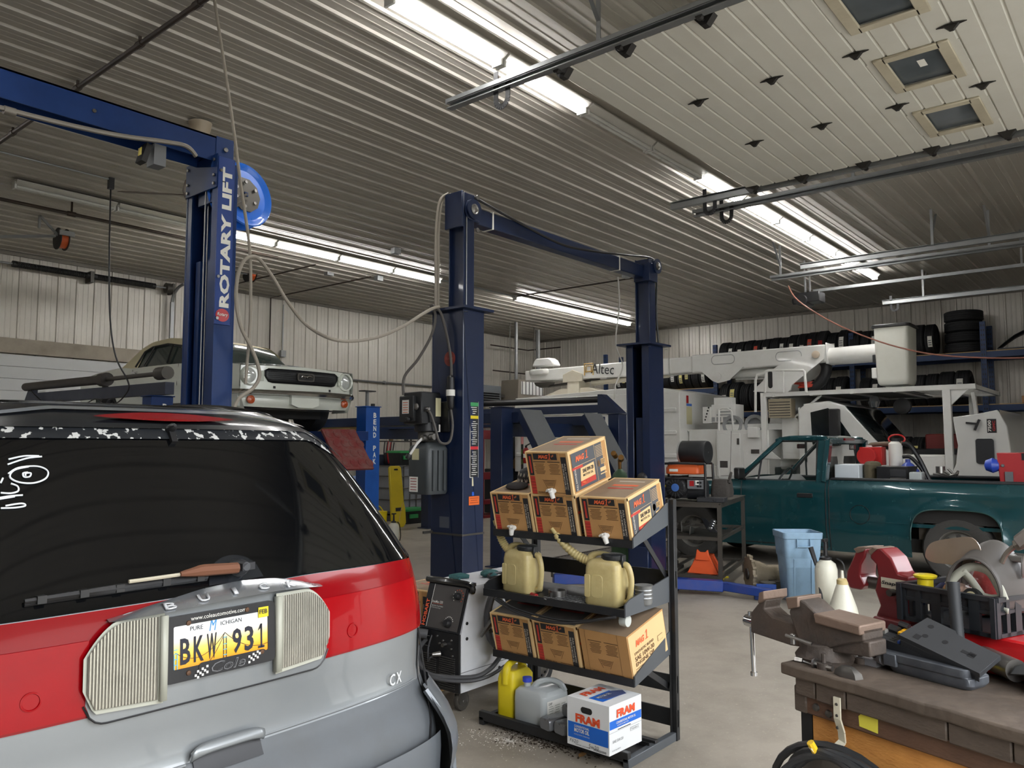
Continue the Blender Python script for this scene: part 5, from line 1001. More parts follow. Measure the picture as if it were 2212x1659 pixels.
for k in range(9):
    for a in (-.05,.0,.05): mb.decal((.122, a, .135-.012*k), (0,1,0), (0,0,1), .04-.006*((k+int(a*20)) % 3), .004, 2)
mb.build('label', [PAPER, PRINT, mat('label grey', (170,172,160), .7)], o)
for k, (x, y, z, rz, lab) in enumerate(((.478,-.03,.077,-14,'silver oil bottle lying at the front beside the clear jug'),(.575,-.035,.077,-14,'silver oil bottle lying against the white oil box'),(.565,.05,.141,-14,'silver oil bottle lying on top of the other two'))):
    M = RK @ MX.Translation((x, y, z)) @ MX.Rotation(R(rz), 4, 'Z'); mb = MB(M)
    mb.loft([[(u, yy, .038+v) for u, v in rrect(.088*s, .062*s, .015)] for yy, s in ((0,.9),(.01,1),(.07,1),(.075,.97),(.14,.97),(.145,1),(.17,.98),(.19,.6),(.20,.35),(.215,.35))]); mb.prism(rrect(.06,.036,.008), lambda u, v: (u, -.001, .038+v), (0,.002,0)); tag(mb.build('oil_bottle', mat('bottle silver', (132,134,138), .3, .5)), lab, 'bottle')
M = RK @ MX.Translation((.664,-.083,.077)) @ MX.Rotation(R(-3), 4, 'Z')
o = empty('white_oil_box', M @ V((.12,.15,0)), 'white and blue motor oil box at the right of rack bottom', 'carton'); w, L, h = .262, .28, .235
FB = mat('box blue', (24,104,206), .5); FO = mat('box orange red', (232,84,44), .5); FWT = mat('box white', (228,230,230), .5, var=.03); X, Y, Z = V((1,0,0)), V((0,1,0)), V((0,0,1))
mb = MB(M); mb.b2((0,0,0), (w,L,h)); mb.decal((w/2, 0, h*.325), X, Z, w-.012, h*.33, 1); mb.text('FRAM', (w*.50, -.001, h*.60), X, Z, w=w*.58, h=.042, m=2, bold=.05); mb.text('CONVENTIONAL', (w*.36, -.0015, h*.42), X, Z, w=w*.36, h=.012, m=3, bold=.02); mb.text('MOTOR OIL', (w*.36, -.0015, h*.34), X, Z, w=w*.36, h=.02, m=3, bold=.03); mb.text('ACEITE DE MOTOR CONVENCIONAL', (w*.36, -.0015, h*.25), X, Z, w=w*.38, h=.006, m=3, bold=.0)
mb.text('F620', (w*.17, -.001, h*.10), X, Z, w=w*.2, h=.016, m=4, bold=-.01, shear=.2); mb.text('5w20', (w*.64, -.001, h*.09), X, Z, w=w*.24, h=.02, m=4, bold=-.01, shear=.2); mb.text('12 BOTTLES 1 US QT (946 mL)', (w*.38, -.001, h*.04), X, Z, w=w*.36, h=.006, m=4, bold=.02)
for k in range(4): mb.decal((w*.78, 0, h*(.06-.012*k)), X, Z, w*.3, .0012, 4)
mb.prism(rrect(.07,.03,.014), lambda u, v: (w*.47+u, -.0012, h*.79+v), (0,.001,0), 5); mb.lathe([(.012,0),(.012,.002)], (w*.44,-.0014,h*.78), (0,-1,0), 10, 4); mb.lathe([(.012,0),(.012,.002)], (w*.51,-.0014,h*.78), (0,-1,0), 10, 4)
sx = w; mb.decal((sx, L*.5, h*.60), Y, Z, L*.98, h*.17, 1); mb.text('FRAM', (sx+.001, L*.5, h*.80), Y, Z, w=L*.56, h=.04, m=2, bold=.05); mb.text('CONVENTIONAL MOTOR OIL', (sx+.0015, L*.5, h*.62), Y, Z, w=L*.6, h=.012, m=3, bold=.02); mb.text('ACEITE DE MOTOR', (sx+.0015, L*.4, h*.56), Y, Z, w=L*.35, h=.006, m=3); mb.decal((sx, L*.45, h*.47), Y, Z, L*.4, .004, 4); mb.text('SAE 5W-20', (sx+.001, L*.25, h*.26), Y, Z, w=L*.32, h=.013, m=6, bold=0); mb.decal((sx, L*.78, h*.36), Y, Z, L*.28, .018, 6); mb.decal((sx+.0008, L*.78, h*.36), Y, Z, L*.27, .015, 0); mb.text('F523012', (sx+.0012, L*.78, h*.36), Y, Z, w=L*.22, h=.008, m=6); mb.text('5 US QUARTS', (sx+.001, L*.2, h*.08), Y, Z, w=L*.25, h=.007, m=6)
for q in (.445,): mb.decal((sx, L*.5, h*q), Y, Z, L, .0012, 6)
mb.decal((w*.2, L*.5, h), X, Y, .001, L*.9, 6); mb.text('FRAM', (w*.22, L*.5, h+.001), Y, -X, w=L*.6, h=.05, m=2, bold=.05); mb.decal((w*.58, L*.45, h), X, Y, w*.34, L*.62, 1); mb.text('MOTOR OIL', (w*.55, L*.42, h+.002), Y, -X, w=L*.4, h=.02, m=3); mb.prism([(-.03,-.1),(.03,-.07),(.045,.08),(.0,.11),(-.035,.06)], lambda u, v: (w*.6+u, L*.55+v, h+.0012), (0,0,.001), 7)
mb.build('box', [FWT, FB, FO, PAPER, PRINT, mat('box inside', (30,28,26), .7), GREY, mat('torn blue', (70,84,130), .6)], o)
mb = MB(RK @ MX.Translation((.90,.05,.06)))
mb.tube([(.0,0,0),(.0,0,.05),(.02,.13,.05),(.02,.13,0)], .004, 6); mb.b2((-.02,-.04,-.03), (.06,.18,-.022)); mb.b2((-.02,-.04,-.03), (.06,-.034,.0)); mb.b2((-.02,.174,-.03), (.06,.18,.0)); tag(mb.build('wire_guard', BLACK), 'small black wire guard and tray at the right end of rack base', 'wire guard')
# floor spill below the rack
mb = MB(); random.seed(3)
for i in range(520):
    r = abs(random.gauss(0, 1)); a = random.uniform(0, 2*pi); x = 3.36+.10*r*cos(a); y = 2.83+.19*r*sin(a); s = random.uniform(.0012, .004)
    mb.box((x, y, .001+s*.3), (s*1.6, s, s*.6), rz=a)
tag(mb.build('white_granules', mat('white granules', (222,218,210), .8)), 'white granules spilled on the floor below the rack', 'spill', kind='stuff')
mb = MB()
for i in range(420): 
    x = random.gauss(3.47, .05); y = random.gauss(2.66, .16); s = random.uniform(.002, .006); mb.box((x, y, .002), (s*2, s, s*.7), rz=random.uniform(0, 3))
tag(mb.build('dirt_crumbs', mat('dirt crumbs', (58,46,34), .9)), 'dark dirt crumbs heaped under the rack base', 'dirt', kind='stuff')
for k, (x, y, lab) in enumerate(((1258,1632,'dry curled leaf under the front rail of the rack'),(1440,1598,'dry leaf on the floor at the right foot of rack'))):
    p = onz(x, y, .004); mb = MB(); mb.loft([[(p.x+a, p.y+b*s, .004+.012*abs(b)*8*s+c) for a, b, c in ((-.03,0,0),(-.01,.018,.004),(.02,.014,.008),(.035,0,.002),(.015,-.016,.006),(-.012,-.014,.002))] for s in (1,.5,.1)]); tag(mb.build('dry_leaf', mat('dry leaf', (150,112,66), .8)), lab, 'leaf')
p = onz(958, 1552, .002); mb = MB(); mb.decal((p.x, p.y, .002), (.5,-.85,0), (.85,.5,0), .06, .09, 0); mb.decal((p.x, p.y, .003), (.5,-.85,0), (.85,.5,0), .05, .05, 1); tag(mb.build('printed_card', [PAPER, mat('card brown red', (150,70,50), .6)]), 'small orange and white card on the floor by the welder caster', 'card')
# ================= welder on casters
wd = empty('welder', (3.9, 3.45, 0), 'white and black wire welder on casters between the van and the rack', 'welder')
WM = MX(((0,1,0,3.50),(-1,0,0,3.665),(0,0,1,0),(0,0,0,1))); ww, wl = .355, .80
WW = mat('welder white', (226,228,232), .35, var=.03, dirt=(170,168,164), da=.25, ds=5); WB = mat('welder black', (30,30,32), .4, var=.15)
prof = [(0,.12),(wl,.12),(wl,.735),(.09,.735),(.0,.46)]
mb = MB(WM); mb.prism([(.004,.12),(wl,.12),(wl,.735),(.09,.735),(.004,.46)], lambda u, v: (0, u, v), (ww,0,0)); mb.b2((ww-.001, .0, .235), (ww+.001, wl, .238), 1)
for y, z in ((.05,.43),(.03,.2),(.35,.2),(.05,.52),(.3,.43)): mb.cyl((ww, y, z), (ww+.006, y, z), .01, n=10, m=1)
mb.build('case', [WW, WB], wd, bev=.006)
sl = V((0,.09,.275)).normalized(); fn = V((0,-sl.z,sl.y)); Xl = V((1,0,0))
def FP(u, t, d=.0): return V((u, .0, .46))+sl*t+fn*(.004+d)
mb = MB(WM); mb.b2((.012,-.012,.12), (ww-.006,.01,.46)); mb.add([FP(.012,0,.008), FP(ww-.006,0,.008), FP(ww-.006,.285,.008), FP(.012,.285,.008)]+[FP(.012,0), FP(ww-.006,0), FP(ww-.006,.285), FP(.012,.285)], [(0,1,2,3),(0,1,5,4),(1,2,6,5),(2,3,7,6),(3,0,4,7)])
mb.build('front_panel', WB, wd)
mb = MB(WM); mb.add([FP(.075,.01,.012), FP(ww-.02,.01,.012), FP(ww-.02,.27,.012), FP(.075,.27,.012)], [(0,1,2,3)], 0); mb.add([FP(.068,.01,.013), FP(.072,.01,.013), FP(.072,.27,.013), FP(.068,.27,.013)], [(0,1,2,3)], 2)
mb.text('HOBART', FP(.042,.095,.013), sl, -Xl, w=.16, h=.028, m=1, bold=.03); mb.text('IronMan 230', FP(.125,.165,.014), Xl, sl, w=.09, h=.016, m=2, bold=.01); mb.text('230V Wire Feed Welder', FP(.13,.14,.014), Xl, sl, w=.10, h=.008, m=2, bold=0); mb.text('25-250 Amp Range', FP(.12,.128,.014), Xl, sl, w=.08, h=.007, m=2, bold=0); mb.decal(FP(.125,.153,.013), Xl, sl, .09, .0015, 1)
for i in range(11):
    a = R(-40+260*i/10); mb.decal(FP(.285+.04*cos(a), .215+.04*sin(a), .013), Xl, sl, .006, .006, 1 if i < 7 else 2)
for i in range(8): a = R(20+140*i/7); mb.decal(FP(.25+.035*cos(a), .055+.035*sin(a), .013), Xl, sl, .006, .006, 2)
mb.build('control_face', [mat('welder grey', (74,70,68), .5, var=.2), mat('maker orange', (226,92,52), .5), PAPER], wd)
for u, t, r in ((.285,.215,.022),(.25,.05,.026)):
    mb = MB(WM); mb.lathe([(r,.0),(r*.95,.02),(r*.7,.03),(.001,.03)], FP(u, t, .012), fn, 16); mb.build('dial' if r < .025 else 'selector', BLACK, wd)
mb = MB(WM); mb.tube([(-.005,.075,.745),(ww*.5,.065,.748),(ww+.008,.075,.742),(ww+.01,.085,.70)], .02, 8, smooth=4); mb.b2((-.004,.07,.73), (ww+.004,.13,.75)); mb.build('hood_handle', mat('welder gloss black', (20,20,22), .2, coat=.6), wd)
for c in (.03, .19):
    for i in range(15): mb = MB(WM); mb.bar((c, -.013, .14+.0125*i), (c+.13, -.013, .14+.0125*i), .01, .0065); mb.build('louvre', mat('louvre black', (60,58,56), .5), wd)
mb = MB(WM); mb.lathe([(.012,0),(.012,.03)], (.24,-.012,.39), (0,-1,0), 10); mb.lathe([(.02,0),(.016,.02),(.01,.05)], (.20,-.02,.33), (-.5,-1,0), 10)
for x, z in ((.17,.43),(.19,.39),(.22,.41),(.29,.42),(.29,.37),(.30,.33)): mb.lathe([(.007,0),(.006,.008)], (x,-.012,z), (0,-1,0), 8)
mb.text('+  -', (.09,-.0135,.40), Xl, V((0,0,1)), w=.04, h=.02, m=1); mb.decal((.08,-.0125,.36), Xl, V((0,0,1)), .05, .0015, 1); mb.decal((.08,-.0125,.42), Xl, V((0,0,1)), .05, .0015, 1); mb.build('socket_panel', [STEEL, PAPER], wd)
mb = MB(WM); mb.tube([(.09,-.02,.43),(.05,-.06,.44),(-.04,-.12,.42)], [.03,.028,.024], 10); mb.tube([(-.02,-.02,.36),(.0,-.08,.30),(.1,-.11,.24),(.25,-.10,.21),(.40,.0,.20),(.48,.1,.22),(.50,.25,.26)], .011, 8, smooth=5); mb.tube([(.08,-.015,.40),(.05,-.05,.34),(.10,-.09,.27),(.22,-.1,.225),(.40,.04,.215),(.46,.14,.25),(.42,.3,.3)], .014, 8, smooth=5); mb.tube([(.20,-.03,.33),(.16,-.06,.31),(.14,-.05,.29)], .006, 6, smooth=3); mb.tube([(.13,-.02,.43),(.12,-.04,.36),(.13,-.05,.28)], .005, 6, smooth=3); mb.build('torch_lead', mat('lead grey', (72,72,74), .5), wd)
for k in range(3): mb = MB(WM); mb.tube([(ww+.03+.02*k, .30+.11*(1+.08*k)*cos(a), .52+.17*(1+.07*k)*sin(a)) for a in lin_(0, 2*pi, 24)[:-1]], .014, 7, closed=True); mb.build('cable_coil', mat('coil grey', (88,88,90), .5), wd)
mb = MB(WM); mb.tube([(ww+.09,.08,.45),(ww+.09,.16,.51),(ww+.09,.24,.56)], [.008,.02,.022], 8); mb.b2((ww+.075,.14,.46), (ww+.10,.3,.475)); mb.tube([(ww+.09,.24,.56),(ww+.09,.36,.59),(ww+.06,.5,.56)], .012, 6, smooth=4); mb.build('ground_clamp', mat('clamp grey', (92,92,90), .4, .6), wd)
mb = MB(WM); mb.b2((ww+.002,.24,.46), (ww+.006,.33,.54)); mb.build('red_tag', mat('tag red', (212,52,40), .5), wd)
for x in (.06, ww-.05):
    o = None; mb = MB(WM); mb.lathe([(.052,-.016),(.056,-.010),(.056,.010),(.052,.016)], (x, .06, .056), (1,0,0), 20); cs = mb.build('caster', [mat('caster tyre', (66,62,56), .6)], wd)
    mb = MB(WM); mb.b2((x-.024,.02,.05), (x-.018,.09,.11)); mb.b2((x+.018,.02,.05), (x+.024,.09,.11)); mb.b2((x-.03,.02,.105), (x+.03,.1,.12)); mb.cyl((x-.028,.06,.056), (x+.028,.06,.056), .01, n=8); mb.lathe([(.03,.017),(.012,.02)], (x,.06,.056), (1,0,0), 14); mb.build('fork', STEEL, cs)
for x in (-.02, ww+.02): mb = MB(WM); wheel(mb, (x, wl-.05, .12), (1,0,0), .12, .04, .6); mb.build('rear_wheel', [RUB, DSTEEL], wd)
p = WM @ V((.12,.2,.737)); TE = mat('glove teal', (50,92,92), .8, bump=.3)
mb = MB(); mb.tube([p+V((.0,.06,.012)), p+V((.04,.0,.018)), p+V((.08,-.04,.012))], [.012,.02,.012], 8, smooth=3); mb.tube([p+V((.0,.04,.01)), p+V((-.03,-.06,.012))], .008, 6); tag(mb.build('pliers', TE), 'pliers with teal handles lying on the welder top', 'pliers')
p = WM @ V((.2,.42,.737)); mb = MB(); mb.loft([[p+V((a*s, b*s, z)) for a, b in ((-.09,-.03),(-.03,-.06),(.07,-.05),(.1,.0),(.05,.05),(-.05,.05))] for s, z in ((1,.0),(1,.025),(.7,.04),(.2,.045))]); tag(mb.build('work_glove', TE, sub=1), 'green work glove lying on the back of the welder', 'glove')
p = WM @ V((.3,.42,.737)); mb = MB(); mb.tube([p+V((.09*cos(a), .06*sin(a), .012+.012*abs(sin(a)))) for a in lin_(0, 2*pi, 20)[:-1]], .009, 6, closed=True); tag(mb.build('black_strap', BLACK), 'black looped strap lying on the welder beside the rack', 'strap')
# ================= workbench at right
BM = MX(((-.318,.948,0,2.512),(-.948,-.318,0,.986),(0,0,1,0),(0,0,0,1)))    # local x along the front, y towards the back
WT = mat('bench top wood', (92,80,69), .7, var=.35, vs=7, dirt=(58,50,44), da=.7, ds=5, bump=.6, bs=22)
def wood(name, c, d, s=5):
    m = mat(name, c, .6, var=.25, vs=s, dirt=d, da=.55, ds=5, bump=.3, bs=25)
    for n in m.node_tree.nodes:
        if n.type == 'TEX_NOISE':
            mp = m.node_tree.nodes.new('ShaderNodeMapping'); mp.inputs['Rotation'].default_value = (0,0,R(18)); mp.inputs['Scale'].default_value = (6,1,6)
            src = n.inputs['Vector'].links[0].from_socket; m.node_tree.links.new(src, mp.inputs[0]); m.node_tree.links.new(mp.outputs[0], n.inputs['Vector'])
    return m
WD = wood('dark plank', (104,76,58), (44,34,30)); WD2 = wood('blackened plank', (92,80,70), (42,37,34)); WL = wood('fresh plank', (214,150,78), (176,112,52), 4)
bn = empty('workbench', BM @ V((.7,.3,0)), 'heavy dark wooden workbench with a bright plank below its edge', 'workbench')
def bmb(): return MB(BM)
BLn, BD = 1.6, .62
mb = bmb(); n = 24; top = []
mb.prism([(0,.0)]+[(BLn*i/n, random.uniform(-.006,.004)) for i in range(1, n)]+[(BLn,0),(BLn,BD),(0,BD)], lambda u, v: (u, v, .865), (0,0,.035)); mb.build('top', WT, bn, bev=.006, seg=2)
x = .045
for i, L in enumerate((.075,.105,.30,.16,.30,.5)): mb = bmb(); mb.b2((x, .012, .812-.002*(i % 2)), (x+L-.003, .08, .866)); mb.build('edge_block', WD2, bn, bev=.004); x += L
mb = bmb(); mb.b2((.035,.03,.757), (BLn,.07,.845)); mb.build('apron', WD, bn, bev=.004)
mb = bmb(); mb.b2((.03,.024,.757), (.075,.1,.835)); mb.build('corner_block', WD2, bn, bev=.004)
mb = bmb(); mb.b2((.076,.05,.645), (BLn,.075,.756)); mb.build('plank', WL, bn, bev=.003)
for x, y in ((.055,.07),(1.5,.07),(.055,.55),(1.5,.55)): mb = bmb(); mb.b2((x-.02,y-.02,0), (x+.02,y+.02,.76)); mb.build('leg', mat('leg black', (28,27,27), .5), bn)
mb = bmb(); mb.b2((.03,.09,.80), (.06,BD,.865)); mb.build('end_rail', WD, bn)
mb = bmb()
for x, z in ((.098,.822),(.165,.815),(.108,.785),(.152,.778),(1.0,.79)): mb.lathe([(.012,0),(.010,.006),(.001,.009)], (x,.03,z), (0,-1,0), 12)
for x, z in ((.42,.70),(.56,.69),(.73,.70),(.98,.67)): mb.lathe([(.006,0),(.005,.002),(.001,.003)], (x,.05,z), (0,-1,0), 10)
mb.build('bolt_heads', DSTEEL, bn); 
mb = bmb(); mb.prism([(-.03,-.02),(.028,-.024),(.03,.022),(-.015,.025),(-.032,.008)], lambda u, v: (.285+u, .0285, .792+v), (0,.001,0)); mb.build('yellow_note', mat('note yellow', (232,222,80), .7, var=.03), bn)
HK = mat('hook white', (218,212,190), .5)
mb = bmb(); P = [(.198,.008,.842),(.198,.008,.78),(.2,.022,.74),(.196,.03,.71),(.19,-.02,.685),(.178,-.065,.69),(.172,-.08,.71)]
for a, b in zip(P, P[1:]): mb.bar(a, b, .022 if a[2] > .7 else .014, .006 if a[2] > .7 else .014, up=(0,1,0) if a[2] > .7 else (0,0,1))
for z in (.822,.79,.755): mb.lathe([(.005,0),(.004,.003)], (.198,.006,z), (0,-1,0), 8, 1)
mb.tube([(.178,-.065,.69),(.170,-.082,.722)], .011, 8, 2); mb.build('wall_hook', [HK, DSTEEL, mat('tip yellow', (238,196,40), .45)], bn)
# hose coil on the hook
hc = empty('hose_coil', BM @ V((.19,-.04,.3)), 'black hose coiled on the white hook of the workbench', 'hose')
for k, (r, cx, dz, th) in enumerate(((.20,.17,-.20,.012),(.185,.205,-.19,.013),(.17,.19,-.175,.012),(.155,.21,-.165,.011),(.21,.23,-.215,.012))):
    mb = bmb(); mb.tube([(cx+.035+r*1.12*cos(a), -.015-.018*k+.02*sin(a*2+k), .705+dz+r*sin(a)) for a in lin_(0, 2*pi, 30)[:-1]], th, 8, closed=True); mb.build('loop', mat('hose black', (46,48,50), .42, var=.2), hc)
mb = bmb(); mb.loft([[(.06+.30*(i/8), .02-.03*sin(pi*i/8), .02+z) for i in range(9)] for z in (0,.2,.45,.6,.635)], closed=False, cap=False); mb.loft([[(.06+.30*(i/8), .04, .02+z) for i in range(9)] for z in (0,.3,.635)], closed=False, cap=False); tag(mb.build('grey_sack', mat('sack grey', (112,108,104), .7, var=.25, bump=.5)), 'dusty grey sack standing behind the hose coil', 'sack')
# --- grey bench vise
IRON = mat('vise iron', (84,76,70), .62, .35, var=.2, vs=12, dirt=(110,90,74), da=.45, ds=8, bump=.3, bs=70); JAW = mat('jaw face', (132,112,98), .6, .4, var=.2, bump=.3)
vs_ = empty('bench_vise', BM @ V((.08,.13,.9)), 'grey iron bench vise bolted to the corner of the workbench', 'vise'); yc_ = .14
def vp(poly, y0, y1, nm, m, bev=.005): mb = bmb(); mb.prism(poly, lambda u, v: (u, y0, v), (0,y1-y0,0)); return mb.build(nm, m, vs_, bev=bev, seg=2)
mb = bmb(); mb.lathe([(.085,.9),(.09,.915),(.075,.935),(.075,.955),(.07,.96)], BM.inverted() @ BM @ V((.06,yc_,0)), n=28)
for a in (-.95, 2.3, .7): mb.cyl((.06+.105*cos(a), yc_+.105*sin(a), .9), (.06+.105*cos(a), yc_+.105*sin(a), .918), .022, n=14); mb.cyl((.06+.105*cos(a), yc_+.105*sin(a), .918), (.06+.105*cos(a), yc_+.105*sin(a), .945), .007, n=8)
mb.build('swivel_base', IRON, vs_)
vp([(.0,.955),(-.035,1.04),(-.015,1.078),(.0,1.088),(.03,1.08),(.075,1.05),(.08,1.04),(.235,1.035),(.235,1.0),(.19,.985),(.12,.955)], yc_-.05, yc_+.05, 'fixed_body', IRON)
vp([(.075,1.025),(.235,1.018),(.235,1.048),(.07,1.056)], yc_-.065, yc_+.065, 'anvil', JAW)
vp([(-.205,.94),(-.04,.93),(.25,.955),(.25,1.0),(-.06,1.005),(-.11,1.01),(-.145,1.03),(-.135,1.062),(-.16,1.055),(-.205,1.005)], yc_-.042, yc_+.042, 'sliding_jaw', IRON)
vp([(-.155,1.048),(-.128,1.066),(-.128,1.094),(-.15,1.085)], yc_-.06, yc_+.06, 'jaw_plate', JAW, .003); vp([(-.03,1.05),(.01,1.064),(.01,1.096),(-.04,1.086)], yc_-.06, yc_+.06, 'jaw_plate', JAW, .003)
mb = bmb(); mb.lathe([(.02,-.26),(.022,-.25),(.022,-.2),(.016,-.2)], (0,yc_,.968), (1,0,0), 16); mb.build('screw_head', CHROME, vs_)
mb = bmb(); mb.cyl((-.238,yc_,.99), (-.232,yc_,.79), .008, n=10); mb.lathe([(.012,0),(.012,.012)], (-.232,yc_,.782), n=10); mb.lathe([(.012,0),(.012,.012)], (-.238,yc_,.988), n=10); mb.build('handle_bar', CHROME, vs_)
mb = bmb(); mb.cyl((.02,yc_-.1,.955), (.02,yc_-.1,.985), .009, n=10); mb.cyl((0,yc_-.11,.98), (.09,yc_-.1,.97), .005, n=8); mb.build('lock_handle', STEEL, vs_)
# small parts on the bench corner
mb = bmb(); mb.tube([(.10,.045,.911),(.155,.05,.909)], .009, 8); mb.lathe([(.018,0),(.016,.008),(.004,.012)], (.10,.045,.911), (-1,-.1,0), 14); tag(mb.build('carriage_bolt', STEEL), 'shiny carriage bolt lying in front of the grey vise', 'bolt')
mb = bmb(); mb.cyl((.02,.05,.905), (.045,.055,.905), .012, n=6); mb.tube([(.045,.055,.905),(.08,.05,.904)], .004, 6); tag(mb.build('hex_bolt', STEEL), 'small hex bolt lying at the bench corner', 'bolt')
mb = bmb(); mb.loft([[(.21+a*s, .045+b*s, .9+z) for a, b in ((-.04,-.01),(-.01,-.025),(.04,-.02),(.045,.01),(.0,.02))] for s, z in ((1,0),(.9,.014),(.4,.03))]); tag(mb.build('metal_scrap', DSTEEL), 'bent bit of scrap metal in front of the fuse box', 'scrap')
mb = bmb(); mb.tube([(.12,.35,.93),(.34,.30,.93)], .032, 18); mb.tube([(.40,.44,.945),(.53,.36,.945)], .032, 20); tag(mb.build('exhaust_pipe', mat('pipe grey', (150,146,140), .35, .8)), 'fat bare metal exhaust pipe lying behind the fuse box', 'pipe') 
mb = bmb(); mb.cyl((.2,.215,.93), (.225,.205,.93), .018, n=16); mb.b2((.13,.2,.9), (.2,.3,.92)); tag(mb.build('capped_bit', mat('capped bit', (176,176,180), .4, .4)), 'short pale capped cylinder beside the vise base', 'fitting')
# --- fuse box
fb = empty('fuse_box', BM @ V((.35,.22,.9)), 'black car fuse box with loose tilted lid, lying on the bench', 'fuse box'); FT = MX.Translation((.215,.195,.9)) @ MX.Rotation(R(0), 4, 'Z')
FBK = mat('fuse box grey', (70,73,78), .45, var=.2, dirt=(128,132,136), da=.35, ds=12); FBL = mat('fuse lid', (58,59,61), .42, var=.08)
mb = MB(BM @ FT); mb.loft([[(u, v, z) for u, v in rrect(sx, sy, .02, cx=sx/2+ox, cy=.055)] for sx, sy, z, ox in ((.235,.095,0,.03),(.25,.11,.012,.025),(.25,.11,.032,.025),(.265,.12,.034,.0),(.27,.125,.052,-.002),(.27,.125,.058,-.002))]); mb.b2((.02,-.012,.02), (.06,0,.056)); mb.build('tray', FBK, fb, bev=.002)
T2 = FT @ MX.Translation((-.02,.03,.062)) @ MX.Rotation(R(7), 4, 'Y') @ MX.Rotation(R(12), 4, 'X')
mb = MB(BM @ T2); mb.b2((0,0,0), (.27,.12,.028))
for i in range(4): mb.b2((.028+.0,.055+.016*i,.028), (.05,.068+.016*i,.036), 1 if i < 3 else 2)
for i in range(4): mb.b2((.03,.01+.011*i,.028), (.045,.017+.011*i,.029), 3)
for i, c in enumerate((4,5,5,6,7,4,7)): mb.b2((.06+.026*(i % 4)*(i > 2),.075-.018*i if i < 3 else .004,.028), (.066+.026*(i % 4)*(i > 2),.086-.018*i if i < 3 else .02,.036), c)
for i in range(4): mb.b2((.09+.045*i,.002,.028), (.11+.045*i,.03,.042), 8)
mb.build('fuse_panel', [DGREY, mat('fuse yellow', (240,180,40), .45), mat('fuse pink', (220,120,130), .45), BLACK, mat('fuse green', (70,200,120), .4), mat('fuse red', (160,40,50), .4), mat('fuse lime', (220,220,50), .4), mat('fuse blue', (70,110,210), .4), GREY], fb)
T3 = FT @ MX.Translation((.055,.018,.10)) @ MX.Rotation(R(13), 4, 'Y') @ MX.Rotation(R(26), 4, 'X')
mb = MB(BM @ T3); mb.prism([(.0,.0),(.245,-.005),(.25,.09),(.12,.10),(.11,.11),(.02,.115)], lambda u, v: (u, v, 0), (0,0,.016)); mb.b2((.005,-.002,-.02), (.24,.002,.0))
for x, y in ((.05,.085),(.06,.04),(.115,.05)): mb.lathe([(.0085,.0162),(.0085,.0168)], (x, y, 0), n=14, m=1)
mb.b2((.035,.014,.0162), (.055,.034,.0168), 1); mb.b2((.165,.04,.0162), (.205,.052,.0168), 1); mb.b2((.185,.036,.0162), (.205,.056,.0168), 1); mb.build('lid', [FBL, PRINT], fb, bev=.003)
mb = MB(BM @ FT)
for a, b, c, r in ((-.02,.09,.11,.014),(-.03,.05,.085,.013),(-.035,.02,.06,.014),(-.005,.12,.12,.012)): mb.tube([(a,b,c),(a+.03,b,c-.005)], r, 8, 0, smooth=2)
for a, b, c in ((-.03,.07,.09),(-.045,.03,.058)): mb.b2((a-.012,b-.01,c-.01), (a+.012,b+.012,c+.018), 1)
mb.b2((-.05,.0,.03), (-.01,.06,.05)); mb.build('terminal', [BLACK, mat('terminal silver', (196,192,184), .3, .6)], fb)
mb = bmb(); mb.prism([(0,0),(.07,-.01),(.075,.03),(.06,.055),(.01,.06)], lambda u, v: (.22+u, .42, .93+v), (0,.05,0)); tag(mb.build('mirror_glass', mat('blue mirror', (60,110,120), .08, .4), bev=.008), 'small blue tinted mirror behind the fuse box', 'mirror')
# red tool box and its things
rb = empty('red_toolbox', BM @ V((.75,.48,.9)), 'red steel box on the bench beneath the black crate', 'toolbox')
mb = bmb(); mb.b2((.24,.44,.9), (.72,.85,1.01)); mb.b2((.34,.41,.905), (.70,.45,.95)); mb.build('body', mat('toolbox red', (196,28,32), .35, coat=.3), rb, bev=.006)
mb = bmb(); mb.prism([(0,0),(.1,.02),(.14,.06),(.12,.08),(.02,.03)], lambda u, v: (.52+u, .33, .935+v), (0,.08,0)); mb.b2((.60,.30,.9), (.95,.40,.955)); tag(mb.build('grey_bracket', mat('bracket grey', (88,90,90), .5), bev=.004), 'bent grey plastic bracket over the end of the pipe', 'bracket')
# black crate
cr_ = empty('black_crate', BM @ V((.5,.5,1.0)), 'black slatted plastic crate on the red box, full of odds and ends', 'crate')
CRB = mat('crate black', (33,36,40), .45, var=.2)
T4 = BM @ MX.Translation((.147,.43,1.012)) @ MX.Rotation(R(-3), 4, 'Z'); cwid, cdep, chh = .305, .38, .118
def crw(a, b, nm):
    a, b = V(a), V(b); d = (b-a).normalized(); L = (b-a).length; mb = MB(T4)
    mb.bar(a+V((0,0,chh-.006)), b+V((0,0,chh-.006)), .022, .014); mb.bar(a+V((0,0,chh-.045)), b+V((0,0,chh-.045)), .012, .01); mb.bar(a+V((0,0,.006)), b+V((0,0,.006)), .014, .012); k = max(2, int(L/.052))
    for i in range(k+1): mb.bar(a+d*(L*i/k)+V((0,0,0)), a+d*(L*i/k)+V((0,0,chh)), .014, .018 if i % 2 else .032, up=d)
    mb.bar(a+V((0,0,chh-.028))+V((0,0,0)), b+V((0,0,chh-.028)), .004, .05); mb.build(nm, CRB, cr_)
crw((0,0,0), (cwid,0,0), 'side_wall'); crw((0,cdep,0), (cwid,cdep,0), 'side_wall'); crw((0,0,0), (0,cdep,0), 'end_wall'); crw((cwid,0,0), (cwid,cdep,0), 'end_wall')
mb = MB(T4); mb.b2((0,0,0), (cwid,cdep,.006)); mb.build('bottom', CRB, cr_)
